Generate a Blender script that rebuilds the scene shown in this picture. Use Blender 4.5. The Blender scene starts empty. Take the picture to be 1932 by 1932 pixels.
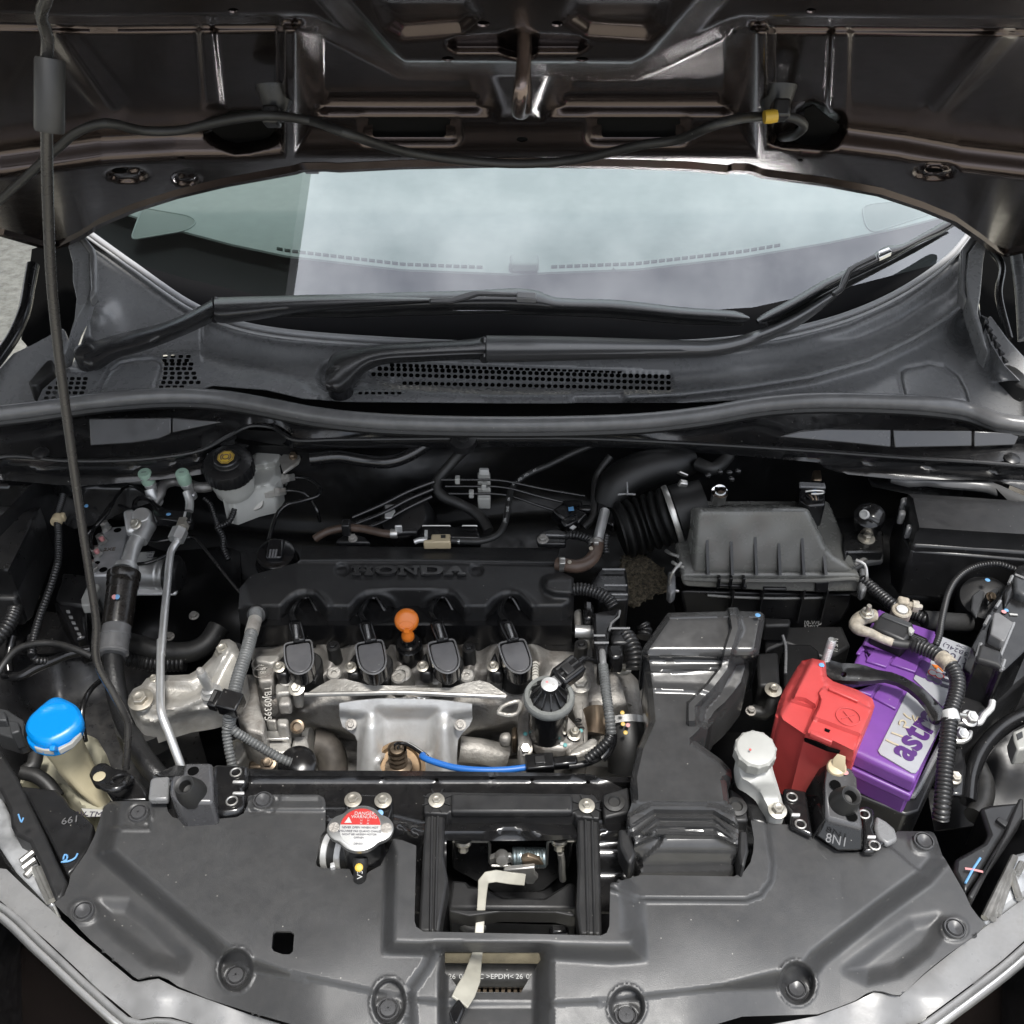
import bpy,bmesh,math,random
import numpy as np
from mathutils import Vector,Matrix,geometry

random.seed(7)
R = math.radians
scene = bpy.context.scene
COL = scene.collection

# ------------------------------------------------------------------ camera
CAM = Vector((0.0,-0.67,1.78))
PITCH = 37.0
F,CC = 1937.0,966.0            # focal length and centre of the 1932 px picture the measurements were taken in
cam_data = bpy.data.cameras.new("camera")
cam_data.sensor_width = 36
cam_data.sensor_fit = 'HORIZONTAL'
cam_data.lens = 36 * F / 1932.0
cam_data.clip_start = 0.02
cam_data.clip_end = 400
cam = bpy.data.objects.new("camera",cam_data)
cam.location = CAM
cam.rotation_euler = (R(90 - PITCH),0,0)
COL.objects.link(cam)
scene.camera = cam

# ------------------------------------------------------------------ sky, sun, exposure
world = bpy.data.worlds.new("World")
scene.world = world
world.use_nodes = True
wn = world.node_tree
wn.nodes.clear()
w_out = wn.nodes.new("ShaderNodeOutputWorld")
w_bg = wn.nodes.new("ShaderNodeBackground")
w_sky = wn.nodes.new("ShaderNodeTexSky")
w_sky.sky_type = 'NISHITA'
w_sky.sun_disc = False
w_sky.sun_elevation = R(73)
w_sky.sun_rotation = R(152)
w_sky.dust_density = 2.0
w_tc = wn.nodes.new("ShaderNodeTexCoord")
w_no = wn.nodes.new("ShaderNodeTexNoise")
w_no.inputs['Scale'].default_value = 6.0
w_no.inputs['Detail'].default_value = 7
w_no.inputs['Roughness'].default_value = 0.55
w_cr = wn.nodes.new("ShaderNodeValToRGB")
w_cr.color_ramp.elements[0].position = 0.40
w_cr.color_ramp.elements[0].color = (0.38,0.38,0.38,1)
w_cr.color_ramp.elements[1].position = 0.60
w_cr.color_ramp.elements[1].color = (1,1,1,1)
w_mx = wn.nodes.new("ShaderNodeMix")
w_mx.data_type = 'RGBA'
w_sep = wn.nodes.new("ShaderNodeSeparateXYZ")
w_rng = wn.nodes.new("ShaderNodeMapRange")
w_rng.inputs['To Min'].default_value = 6.0
w_rng.inputs['To Max'].default_value = 17.0
w_col = wn.nodes.new("ShaderNodeMix")
w_col.data_type = 'RGBA'
w_col.blend_type = 'MULTIPLY'
w_col.inputs['Factor'].default_value = 1
w_col.inputs['A'].default_value = (0.97,0.99,1.03,1)
wn.links.new(w_tc.outputs['Generated'],w_sep.inputs[0])
wn.links.new(w_sep.outputs['Z'],w_rng.inputs['Value'])
wn.links.new(w_rng.outputs['Result'],w_col.inputs['B'])
wn.links.new(w_col.outputs['Result'],w_mx.inputs['B'])
wn.links.new(w_tc.outputs['Generated'],w_no.inputs['Vector'])
wn.links.new(w_no.outputs['Fac'],w_cr.inputs['Fac'])
wn.links.new(w_cr.outputs['Color'],w_mx.inputs['Factor'])
wn.links.new(w_sky.outputs['Color'],w_mx.inputs['A'])
wn.links.new(w_mx.outputs['Result'],w_bg.inputs['Color'])
w_bg.inputs['Strength'].default_value = 0.10
wn.links.new(w_bg.outputs['Background'],w_out.inputs['Surface'])

sun_d = bpy.data.lights.new("sun",'SUN')
sun_d.energy = 2.3
sun_d.angle = R(11)
sun_d.color = (1.0,0.97,0.92)
sun = bpy.data.objects.new("sun",sun_d)
sun.rotation_euler = (R(17),0,R(28))      # from behind and above the photographer, a little to the right
COL.objects.link(sun)

scene.view_settings.view_transform = 'Standard'
scene.view_settings.look = 'None'
scene.view_settings.gamma = 1
scene.view_settings.use_curve_mapping = False
scene.view_settings.exposure = 0.98
scene.render.engine = 'CYCLES'
scene.cycles.max_bounces = 5
scene.cycles.diffuse_bounces = 2
scene.cycles.glossy_bounces = 4
scene.cycles.transparent_max_bounces = 6
scene.cycles.caustics_reflective = False
scene.cycles.caustics_refractive = False
scene.cycles.use_denoising = True
scene.cycles.adaptive_threshold = 0.02

# ------------------------------------------------------------------ measuring helpers
_fw = Vector((0,math.cos(R(PITCH)),-math.sin(R(PITCH))))
_up = Vector((0,math.sin(R(PITCH)),math.cos(R(PITCH))))
_rt = Vector((1,0,0))


def ray(x,y):
    return _fw + _rt * ((x - CC) / F) - _up * ((y - CC) / F)


def pz(x,y,z):
    d = ray(x,y)
    return CAM + d * ((z - CAM.z) / d.z)


def pY(x,y,Y):
    d = ray(x,y)
    return CAM + d * ((Y - CAM.y) / d.y)


def pX(x,y,X):
    d = ray(x,y)
    return CAM + d * ((X - CAM.x) / d.x)


def pp(x,y,co,n):
    d = ray(x,y)
    return CAM + d * ((co - CAM).dot(n) / d.dot(n))


def mpp(p):
    """metres per picture pixel at a point"""
    return (Vector(p) - CAM).dot(_fw) / F


class Crop:
    """measurements taken in an enlarged view, turned back into picture coordinates"""
    def __init__(s,x0,y0,w,W=1932.0):
        s.k = w / W
        s.x0,s.y0 = x0,y0

    def __call__(s,*a):
        q = 1932.0 / 2983.0
        if len(a) == 2:
            return ((s.x0 + a[0] * s.k) * q,(s.y0 + a[1] * s.k) * q)
        return [((s.x0 + x * s.k) * q,(s.y0 + y * s.k) * q) for x,y in a[0]]


A1,A2,A3 = Crop(0,0,1000),Crop(1000,0,1000),Crop(1983,0,1000)
A4,A5,A6 = Crop(0,600,1000),Crop(1000,700,1000),Crop(1983,600,1000)
B1,B2,B3 = Crop(0,1200,700),Crop(600,1450,650),Crop(1150,1500,700)
B4,B5,B6 = Crop(1750,1300,800),Crop(2183,1550,800),Crop(0,1850,750)
B7,B8 = Crop(850,2200,1000),Crop(1750,2150,833)
D1,D2,D3 = Crop(0,2250,900),Crop(2383,2283,600,1656),Crop(600,1850,650)
D4,D5,D6,D7 = Crop(2383,1200,600),Crop(700,1200,700),Crop(1250,1250,700),Crop(0,600,420,1159)

# ------------------------------------------------------------------ materials
MATS = {}


def mat(name,col,rough=0.5,metal=0.0,var=0.0,vscale=40,bump=0.0,bscale=250,coat=0.0,spec=0.5,
        rvar=0.0,dust=0.0,bdist=0.0006,dcol=(0.32,0.30,0.27),sss=0,col2=None,aniso=0.0,stain=0.0,scol=(0.05,0.045,0.04),alpha=None):
    if name in MATS:
        return MATS[name]
    kk = 0.62 if metal < 0.5 else 0.75
    col = tuple(c * kk for c in col)
    if col2:
        col2 = tuple(c * kk for c in col2)
    scol = tuple(c * kk for c in scol)
    dcol = tuple(c * kk for c in dcol)
    m = bpy.data.materials.new(name)
    m.use_nodes = True
    nt = m.node_tree
    N,L = nt.nodes,nt.links
    b = N['Principled BSDF']
    b.inputs['Base Color'].default_value = (*col,1)
    b.inputs['Roughness'].default_value = rough
    b.inputs['Metallic'].default_value = metal
    b.inputs['Specular IOR Level'].default_value = spec
    b.inputs['Coat Weight'].default_value = coat
    b.inputs['Coat Roughness'].default_value = 0.08
    if False:
        b.inputs['Subsurface Weight'].default_value = sss
        b.inputs['Subsurface Radius'].default_value = (0.01,0.008,0.006)
        b.inputs['Subsurface Scale'].default_value = 0.5
    tc = N.new('ShaderNodeTexCoord')
    geo = N.new('ShaderNodeNewGeometry')
    vec = geo.outputs['Position']

    def noise(scale,detail=2.5,rough_=0.6):
        n = N.new('ShaderNodeTexNoise')
        n.inputs['Scale'].default_value = scale
        n.inputs['Detail'].default_value = detail
        n.inputs['Roughness'].default_value = rough_
        L.new(vec,n.inputs['Vector'])
        return n.outputs['Fac']

    def ramp(src,lo,hi):
        r = N.new('ShaderNodeMapRange')
        r.inputs['From Min'].default_value = lo
        r.inputs['From Max'].default_value = hi
        L.new(src,r.inputs['Value'])
        return r.outputs['Result']

    def mixc(fac,a,bcol):
        x = N.new('ShaderNodeMix')
        x.data_type = 'RGBA'
        L.new(fac,x.inputs['Factor'])
        if isinstance(a,tuple):
            x.inputs['A'].default_value = (*a,1)
        else:
            L.new(a,x.inputs['A'])
        x.inputs['B'].default_value = (*bcol,1)
        return x.outputs['Result']
    cur = None
    if var or col2:
        c2 = col2 if col2 else tuple(min(1,c * (1 + var)) for c in col)
        c1 = col if col2 else tuple(c * (1 - var) for c in col)
        cur = mixc(ramp(noise(vscale),0.35,0.65),c1,c2)
    if stain:
        x = N.new('ShaderNodeMath')
        x.operation = 'MULTIPLY'
        x.inputs[1].default_value = stain
        L.new(ramp(noise(22,4,0.7),0.48,0.70),x.inputs[0])
        cur = mixc(x.outputs[0],cur if cur else col,scol)
    if dust:
        sep = N.new('ShaderNodeSeparateXYZ')
        L.new(geo.outputs['Normal'],sep.inputs[0])
        up = ramp(sep.outputs['Z'],0.25,1.0)
        dn = ramp(noise(60,4,0.75),0.38,0.75)
        x = N.new('ShaderNodeMath')
        x.operation = 'MULTIPLY'
        L.new(up,x.inputs[0])
        L.new(dn,x.inputs[1])
        y = N.new('ShaderNodeMath')
        y.operation = 'MULTIPLY'
        y.inputs[1].default_value = dust
        L.new(x.outputs[0],y.inputs[0])
        cur = mixc(y.outputs[0],cur if cur else col,dcol)
        # fine specks
        sp = N.new('ShaderNodeTexVoronoi')
        sp.inputs['Scale'].default_value = 95
        L.new(vec,sp.inputs['Vector'])
        s1 = ramp(sp.outputs['Distance'],0.085,0.05)
        z = N.new('ShaderNodeMath')
        z.operation = 'MULTIPLY'
        L.new(s1,z.inputs[0])
        L.new(ramp(noise(35,2),0.52,0.58),z.inputs[1])
        z2 = N.new('ShaderNodeMath')
        z2.operation = 'MULTIPLY'
        z2.inputs[1].default_value = 0.8
        L.new(z.outputs[0],z2.inputs[0])
        cur = mixc(z2.outputs[0],cur,(0.25,0.24,0.22))
    if cur:
        L.new(cur,b.inputs['Base Color'])
    if rvar:
        r = N.new('ShaderNodeMapRange')
        r.inputs['To Min'].default_value = max(0.02,rough - rvar)
        r.inputs['To Max'].default_value = min(1,rough + rvar)
        r.inputs['From Min'].default_value = 0.3
        r.inputs['From Max'].default_value = 0.7
        L.new(noise(55,2.5,0.7),r.inputs['Value'])
        L.new(r.outputs['Result'],b.inputs['Roughness'])
    if bump:
        bp = N.new('ShaderNodeBump')
        bp.inputs['Strength'].default_value = bump
        bp.inputs['Distance'].default_value = bdist
        L.new(noise(bscale,2,0.7),bp.inputs['Height'])
        L.new(bp.outputs['Normal'],b.inputs['Normal'])
    MATS[name] = m
    return m


# black plastics and rubbers
M_cover = mat('cover_plastic',(0.060,0.0605,0.062),0.41,var=0.08,vscale=6,bump=0.3,bscale=1100,dust=0.07,rvar=0.05,spec=0.6)
M_cowl = mat('cowl_plastic',(0.26,0.262,0.266),0.28,var=0.06,vscale=8,bump=0.2,bscale=1100,dust=0.04,rvar=0.04,spec=0.6)
M_blk = mat('black_plastic',(0.017,0.017,0.018),0.32,var=0.2,bump=0.12,bscale=700,dust=0.03,rvar=0.06)
M_blkm = mat('matte_black_plastic',(0.022,0.022,0.023),0.48,var=0.15,bump=0.25,bscale=800,dust=0.04,rvar=0.06)
M_gloss = mat('glossy_black_plastic',(0.012,0.012,0.013),0.20,bump=0.05,bscale=300,dust=0.03,rvar=0.06)
M_engcov = mat('engine_cover_plastic',(0.021,0.021,0.022),0.44,var=0.08,bump=0.35,bscale=1200,dust=0.03,rvar=0.05)
M_rub = mat('black_rubber',(0.020,0.020,0.020),0.50,var=0.2,bump=0.2,bscale=400,dust=0.12)
M_rubg = mat('grey_rubber',(0.19,0.19,0.193),0.27,var=0.12,bump=0.2,bscale=500,dust=0.10)
M_arm = mat('wiper_black',(0.030,0.030,0.032),0.27,var=0.1,bump=0.15,bscale=1200,dust=0.06)
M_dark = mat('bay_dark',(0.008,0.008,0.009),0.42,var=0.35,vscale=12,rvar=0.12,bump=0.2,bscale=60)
M_bpaint = mat('black_paint_steel',(0.013,0.013,0.014),0.22,rvar=0.08,bump=0.06,bscale=120,dust=0.05,coat=0.25)
M_conduit = mat('black_conduit',(0.020,0.020,0.021),0.35,dust=0.08)
M_gconduit = mat('grey_conduit',(0.16,0.165,0.165),0.45,var=0.2,vscale=60,stain=0.3)
M_hood = mat('hood_paint',(0.105,0.083,0.076),0.22,metal=0.9,rvar=0.04,coat=0.2,bump=0.03,bscale=90)
# metals
M_alu = mat('cast_aluminium',bdist=.0014,col=(0.58,0.56,0.52),rough=0.48,metal=0.55,var=0.25,vscale=18,bump=0.55,bscale=260,rvar=0.1,stain=0.45,scol=(0.30,0.26,0.21))
M_aluD = mat('dirty_aluminium',bdist=.0018,col=(0.44,0.42,0.39),rough=0.55,metal=0.5,var=0.3,vscale=16,bump=0.6,bscale=220,stain=0.7,scol=(0.15,0.12,0.095))
M_shield = mat('heat_shield_steel',(0.90,0.90,0.89),0.42,metal=0.55,var=0.08,vscale=20,bump=0.25,bscale=300,rvar=0.08,stain=0.3,scol=(0.36,0.32,0.27))
M_steel = mat('bright_steel',(0.70,0.69,0.66),0.36,metal=0.85,var=0.1,rvar=0.08,stain=0.25,scol=(0.25,0.22,0.18))
M_pipe = mat('aluminium_pipe',(0.74,0.74,0.73),0.38,metal=0.75,rvar=0.08,bump=0.08,bscale=90,var=0.08)
M_zinc = mat('zinc_bolt',(0.62,0.59,0.52),0.36,metal=0.8,var=0.2,vscale=60,stain=0.35,scol=(0.25,0.18,0.10))
M_brownst = mat('heat_stained_steel',(0.28,0.22,0.16),0.45,metal=0.85,var=0.35,vscale=25,stain=0.6,scol=(0.12,0.08,0.05))
M_chrome = mat('chrome',(0.80,0.80,0.80),0.10,metal=1.0)
M_lead = mat('corroded_lead',(0.50,0.44,0.35),0.75,metal=0.25,var=0.3,vscale=120,bump=0.8,bscale=300,stain=0.6,scol=(0.72,0.70,0.64))
# colours
M_blue = mat('blue_cap',(0.0,0.30,0.86),0.34,bump=0.05)
M_orange = mat('orange_plastic',(0.92,0.24,0.025),0.38,bump=0.05)
M_red = mat('red_plastic',(0.68,0.085,0.082),0.42,bump=0.15,bscale=600,var=0.04,rvar=0.05)
M_purple = mat('purple_plastic',(0.22,0.075,0.38),0.36,bump=0.12,bscale=700,var=0.05,dust=0.05)
M_purpleD = mat('purple_print',(0.10,0.03,0.19),0.4)
M_label = mat('grey_label',(0.46,0.47,0.50),0.38,var=0.04)
M_ltext = mat('label_text',(0.05,0.04,0.08),0.5)
M_white = mat('white_plastic',(0.52,0.52,0.49),0.42,sss=0.2,var=0.05)
M_cream = mat('cream_plastic',(0.70,0.58,0.38),0.45,sss=0.1)
M_tank = mat('yellowed_tank_plastic',(0.63,0.56,0.38),0.36,sss=0.3,var=0.10,vscale=14)
M_resv = mat('reservoir_plastic',(0.66,0.66,0.62),0.34,sss=0.3,var=0.06,vscale=20)
M_green = mat('pale_green_cap',(0.42,0.60,0.48),0.45,var=0.1)
M_yellow = mat('yellow_print',(0.80,0.52,0.06),0.45)
M_wtext = mat('white_print',(0.62,0.62,0.60),0.5)
M_redlab = mat('red_label',(0.62,0.035,0.03),0.4)
M_wire_b = mat('blue_sleeve',(0.03,0.20,0.68),0.42)
M_pblue = mat('blue_paint_mark',(0.20,0.48,0.85),0.5)
M_ppink = mat('pink_paint_mark',(0.85,0.38,0.38),0.5)
M_brhose = mat('brown_hose',(0.115,0.075,0.055),0.45,var=0.25,vscale=30,bump=0.2)
M_caulk = mat('grey_sealer',(0.13,0.13,0.13),0.30,bump=0.3,bscale=60)
M_void = mat('void_black',(0.004,0.004,0.004),0.95,spec=0.05)  # flat black that stands for shade in holes, gaps and wells
M_concrete = None

# ------------------------------------------------------------------ object helpers


def link(o):
    COL.objects.link(o)
    return o


def tag(o,label,cat,group=None,kind=None):
    if label:
        o['label'] = label
    if cat:
        o['category'] = cat
    if group:
        o['group'] = group
    if kind:
        o['kind'] = kind
    return o


def thing(name,label,cat,loc=(0,0,0),group=None):
    e = bpy.data.objects.new(name,None)
    e.empty_display_size = 0.02
    e.location = loc
    link(e)
    return tag(e,label,cat,group)


def root_of(o):
    while o.parent:
        o = o.parent
    return o


def obj(name,bm,m,parent=None,smooth=38,bevel=0.0,seg=2,matrix=None,solid=0.0,sub=0):
    if isinstance(bm,bpy.types.Mesh):
        me = bm
    else:
        me = bpy.data.meshes.new(name)
        bmesh.ops.recalc_face_normals(bm,faces=bm.faces) if not getattr(bm,'_keep',False) else None
        bm.to_mesh(me)
        bm.free()
        if smooth:
            me.shade_smooth()
            me.set_sharp_from_angle(angle=R(smooth))
        me.materials.append(m)
    o = bpy.data.objects.new(name,me)
    link(o)
    if matrix is not None:
        o.matrix_basis = matrix
    if parent is not None:
        o.parent = parent
        r = root_of(parent)
        o.matrix_parent_inverse = Matrix.Translation(-Vector(r.location)) if parent == r else Matrix.Identity(4)
        if parent != r:
            # parts under a part: the part sits in world coordinates already
            o.matrix_parent_inverse = parent.matrix_basis.inverted()
    if solid:
        md = o.modifiers.new('thickness','SOLIDIFY')
        md.thickness = solid
        md.offset = -1
    if bevel:
        md = o.modifiers.new('edges','BEVEL')
        md.width = bevel
        md.segments = seg
        md.limit_method = 'ANGLE'
        md.angle_limit = R(32)
        md.harden_normals = False
    if sub:
        md = o.modifiers.new('round','SUBSURF')
        md.levels = sub
        md.render_levels = sub
    return o


def prism_bm(top,vec,bm=None,scale=1.0):
    """polygon of 3-D points pushed along vec"""
    bm = bm or bmesh.new()
    vec = Vector(vec)
    n = len(top)
    c = sum((Vector(p) for p in top),Vector()) / n
    a = [bm.verts.new(p) for p in top]
    b = [bm.verts.new(c + (Vector(p) - c) * scale + vec) for p in top]
    bm.faces.new(a)
    bm.faces.new(b[::-1])
    for i in range(n):
        j = (i + 1) % n
        bm.faces.new((a[j],a[i],b[i],b[j]))
    return bm


def loft_bm(rings,cap0=True,cap1=True,bm=None):
    bm = bm or bmesh.new()
    vs = [[bm.verts.new(p) for p in r] for r in rings]
    n = len(rings[0])
    for k in range(len(vs) - 1):
        for i in range(n):
            j = (i + 1) % n
            bm.faces.new((vs[k][i],vs[k][j],vs[k + 1][j],vs[k + 1][i]))
    if cap0:
        bm.faces.new(vs[0][::-1])
    if cap1:
        bm.faces.new(vs[-1])
    return bm


def catmull(pts,step,closed=False):
    pts = [Vector(p) for p in pts]
    if len(pts) == 2:
        n = max(2,int((pts[1] - pts[0]).length / step))
        return [pts[0].lerp(pts[1],i / n) for i in range(n + 1)]
    out = []
    n = len(pts)
    P = [pts[0] * 2 - pts[1]] + pts + [pts[-1] * 2 - pts[-2]]
    for i in range(1,n):
        p0,p1,p2,p3 = P[i - 1],P[i],P[i + 1],P[i + 2]
        k = max(2,int((p2 - p1).length / step))
        # centripetal
        t0 = 0
        t1 = t0 + max(1e-6,(p1 - p0).length) ** 0.5
        t2 = t1 + max(1e-6,(p2 - p1).length) ** 0.5
        t3 = t2 + max(1e-6,(p3 - p2).length) ** 0.5
        for s in range(k):
            t = t1 + (t2 - t1) * s / k
            a1 = p0 * ((t1 - t) / (t1 - t0)) + p1 * ((t - t0) / (t1 - t0))
            a2 = p1 * ((t2 - t) / (t2 - t1)) + p2 * ((t - t1) / (t2 - t1))
            a3 = p2 * ((t3 - t) / (t3 - t2)) + p3 * ((t - t2) / (t3 - t2))
            b1 = a1 * ((t2 - t) / (t2 - t0)) + a2 * ((t - t0) / (t2 - t0))
            b2 = a2 * ((t3 - t) / (t3 - t1)) + a3 * ((t - t1) / (t3 - t1))
            out.append(b1 * ((t2 - t) / (t2 - t1)) + b2 * ((t - t1) / (t2 - t1)))
    out.append(pts[-1])
    return out


def tube_bm(pts,r,seg=12,step=0.006,rib=None,cap=True,straight=False,bm=None,flat=1.0):
    """round tube along a path; rib=(pitch, depth) makes it corrugated; r may be a list (one radius a control point)"""
    bm = bm or bmesh.new()
    ctrl = [Vector(p) for p in pts]
    if rib:
        step = rib[0] / 5.0
    path = ctrl if straight else catmull(ctrl,step)
    if rib:   # even spacing
        ev = [path[0]]
        acc = 0
        for a,b in zip(path,path[1:]):
            d = (b - a).length
            while acc + d >= step:
                t = (step - acc) / d
                a = a.lerp(b,t)
                ev.append(a.copy())
                d = (b - a).length
                acc = 0
            acc += d
        path = ev
    n = len(path)
    cum = [0.0]
    for a,b in zip(path,path[1:]):
        cum.append(cum[-1] + (b - a).length)
    tot = cum[-1] or 1
    if isinstance(r,(list,tuple)):
        cl = [0.0]
        for a,b in zip(ctrl,ctrl[1:]):
            cl.append(cl[-1] + (b - a).length)
        rad = [float(np.interp(c / tot * cl[-1],cl,r)) for c in cum]
    else:
        rad = [r] * n
    if rib:
        for i in range(n):
            ph = (cum[i] / rib[0]) % 1.0
            rad[i] = rad[i] - rib[1] * (1.0 if (ph < 0.30) else (0.35 if ph < 0.42 or ph > 0.9 else 0.0))
    tans = []
    for i in range(n):
        a = path[max(0,i - 1)]
        b = path[min(n - 1,i + 1)]
        t = (b - a)
        tans.append(t.normalized() if t.length > 1e-9 else Vector((0,0,1)))
    u = tans[0].orthogonal().normalized()
    rings = []
    for i in range(n):
        if i:
            q = tans[i - 1].rotation_difference(tans[i])
            u = (q @ u)
            u = (u - tans[i] * u.dot(tans[i])).normalized()
        v = tans[i].cross(u)
        rings.append([path[i] + (u * math.cos(2 * math.pi * k / seg) + v * math.sin(2 * math.pi * k / seg) * flat) * rad[i] for k in range(seg)])
    return loft_bm(rings,cap,cap,bm)


def frame(axis,up=None):
    """rotation whose local z is axis and local y is closest to up"""
    z = Vector(axis).normalized()
    up = Vector(up) if up is not None else Vector((0,1,0))
    y = up - z * up.dot(z)
    if y.length < 1e-4:
        y = z.orthogonal()
    y.normalize()
    x = y.cross(z)
    return Matrix((x,y,z)).transposed().to_4x4()


def lathe_bm(prof,seg=28,M=None,bm=None,lobes=None):
    """prof: (radius, height) pairs from bottom to top"""
    bm = bm or bmesh.new()
    M = M or Matrix.Identity(4)
    rings = []
    for r,h in prof:
        ring = []
        for k in range(seg):
            a = 2 * math.pi * k / seg
            rr = r * (lobes(a,r,h) if lobes else 1)
            ring.append(M @ Vector((rr * math.cos(a),rr * math.sin(a),h)))
        rings.append(ring)
    return loft_bm(rings,True,True,bm)


def box_bm(sx,sy,sz,M=None,bm=None,center=(0,0,0)):
    bm = bm or bmesh.new()
    M = M or Matrix.Identity(4)
    c = Vector(center)
    pts = [M @ (c + Vector((x * sx / 2,y * sy / 2,-sz / 2))) for x,y in ((-1,-1),(1,-1),(1,1),(-1,1))]
    pts2 = [M @ (c + Vector((x * sx / 2,y * sy / 2,sz / 2))) for x,y in ((-1,-1),(1,-1),(1,1),(-1,1))]
    return loft_bm([pts,pts2],True,True,bm)


def T(p,axis=(0,0,1),up=None):
    return Matrix.Translation(Vector(p)) @ frame(axis,up)


def bolt_bm(r,h=None,washer=1.7,M=None,bm=None,dish=True):
    """hexagon flange bolt, axis +z, sitting on z=0"""
    h = h or r * 1.1
    bm = bm or bmesh.new()
    M = M or Matrix.Identity(4)
    if washer:
        lathe_bm([(r * washer,0),(r * washer,r * 0.22),(r * 1.2,r * 0.36)],24,M,bm)
    lathe_bm([(r * 1.12,r * 0.2),(r * 1.12,h * 0.9),(r * 0.98,h)],6,M,bm)
    if dish:
        lathe_bm([(r * 0.62,h * 0.99),(r * 0.6,h * 1.06),(r * 0.45,h * 1.03)],16,M,bm)
    return bm


def add_bolt(name,p,axis,r,parent,m=None,label=None,cat=None,group=None,h=None,washer=1.7):
    o = obj(name,bolt_bm(r,h,washer),m or M_zinc,parent,smooth=30,matrix=T(p,axis))
    if parent is None:
        tag(o,label,cat,group)
    return o


def text_obj(name,s,size,M,m,parent=None,extrude=0.0003,offset=0.0,align='CENTER',shear=0.0,spacing=1.0,sx=1.0):
    cu = bpy.data.curves.new(name,'FONT')
    cu.body = s
    cu.size = size
    cu.extrude = extrude
    cu.offset = offset
    cu.align_x = align
    cu.align_y = 'CENTER'
    cu.shear = shear
    cu.space_character = spacing
    cu.resolution_u = 4
    tmp = bpy.data.objects.new(name,cu)
    me = bpy.data.meshes.new_from_object(tmp)
    bpy.data.objects.remove(tmp)
    bpy.data.curves.remove(cu)
    me.name = name
    me.materials.clear()
    me.materials.append(m)
    o = bpy.data.objects.new(name,me)
    link(o)
    o.matrix_basis = M @ Matrix.Diagonal((sx,1,1,1))
    if parent is not None:
        o.parent = parent
        r = root_of(parent)
        o.matrix_parent_inverse = Matrix.Translation(-Vector(r.location)) if parent == r else parent.matrix_basis.inverted()
    return o


# ------------------------------------------------------------------ sheets with relief
def sd_poly(X,Y,poly):
    """signed distance to a polygon, negative inside"""
    d = np.full(X.shape,1e9)
    inside = np.zeros(X.shape,bool)
    n = len(poly)
    for i in range(n):
        ax,ay = poly[i]
        bx,by = poly[(i + 1) % n]
        ex,ey = bx - ax,by - ay
        wx,wy = X - ax,Y - ay
        t = np.clip((wx * ex + wy * ey) / (ex * ex + ey * ey + 1e-12),0,1)
        d = np.minimum(d,(wx - ex * t) ** 2 + (wy - ey * t) ** 2)
        c = ((ay <= Y) & (by > Y)) | ((by <= Y) & (ay > Y))
        with np.errstate(divide='ignore',invalid='ignore'):
            xi = ax + (Y - ay) / (by - ay + 1e-12) * ex
        inside ^= c & (X < xi)
    d = np.sqrt(d)
    return np.where(inside,-d,d)


def sd_line(X,Y,line):
    d = np.full(X.shape,1e9)
    for (ax,ay),(bx,by) in zip(line,line[1:]):
        ex,ey = bx - ax,by - ay
        wx,wy = X - ax,Y - ay
        t = np.clip((wx * ex + wy * ey) / (ex * ex + ey * ey + 1e-12),0,1)
        d = np.minimum(d,(wx - ex * t) ** 2 + (wy - ey * t) ** 2)
    return np.sqrt(d)


def sstep(t):
    t = np.clip(t,0,1)
    return t * t * (3 - 2 * t)


def plateau(X,Y,poly,w):
    """1 inside, 0 outside, soft wall of width w"""
    return sstep(0.5 - sd_poly(X,Y,poly) / w)


def ridge(X,Y,line,w):
    return np.exp(-(sd_line(X,Y,line) / w) ** 2)


def lerp_fn(pts):
    xs = [p[0] for p in pts]
    ys = [p[1] for p in pts]
    return lambda v: np.interp(v,xs,ys)


def unproj_z(X,Y,Z):
    dx = (X - CC) / F
    dy = -(Y - CC) / F
    c,s = math.cos(R(PITCH)),math.sin(R(PITCH))
    rx,ry,rz = dx,c + dy * s,-s + dy * c
    t = (Z - CAM.z) / rz
    return np.stack([CAM.x + rx * t,CAM.y + ry * t,Z + 0 * t],1)


def unproj_Y(X,Y,W):
    dx = (X - CC) / F
    dy = -(Y - CC) / F
    c,s = math.cos(R(PITCH)),math.sin(R(PITCH))
    rx,ry,rz = dx,c + dy * s,-s + dy * c
    t = (W - CAM.y) / ry
    return np.stack([CAM.x + rx * t,W + 0 * t,CAM.z + rz * t],1)


def smooth_poly(poly,step=6,keep=35):
    """round a polygon a little: resample, keeping it close to the given corners"""
    out = []
    n = len(poly)
    for i in range(n):
        p0,p1,p2 = (Vector(poly[(i - 1) % n]),Vector(poly[i]),Vector(poly[(i + 1) % n]))
        a = p1.lerp(p0,min(0.45,keep / max(1e-6,(p0 - p1).length)))
        b = p1.lerp(p2,min(0.45,keep / max(1e-6,(p2 - p1).length)))
        for t in (0,0.25,0.5,0.75,1):
            q = a * (1 - t) ** 2 + p1 * 2 * t * (1 - t) + b * t * t
            out.append((q.x,q.y))
    return out


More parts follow.
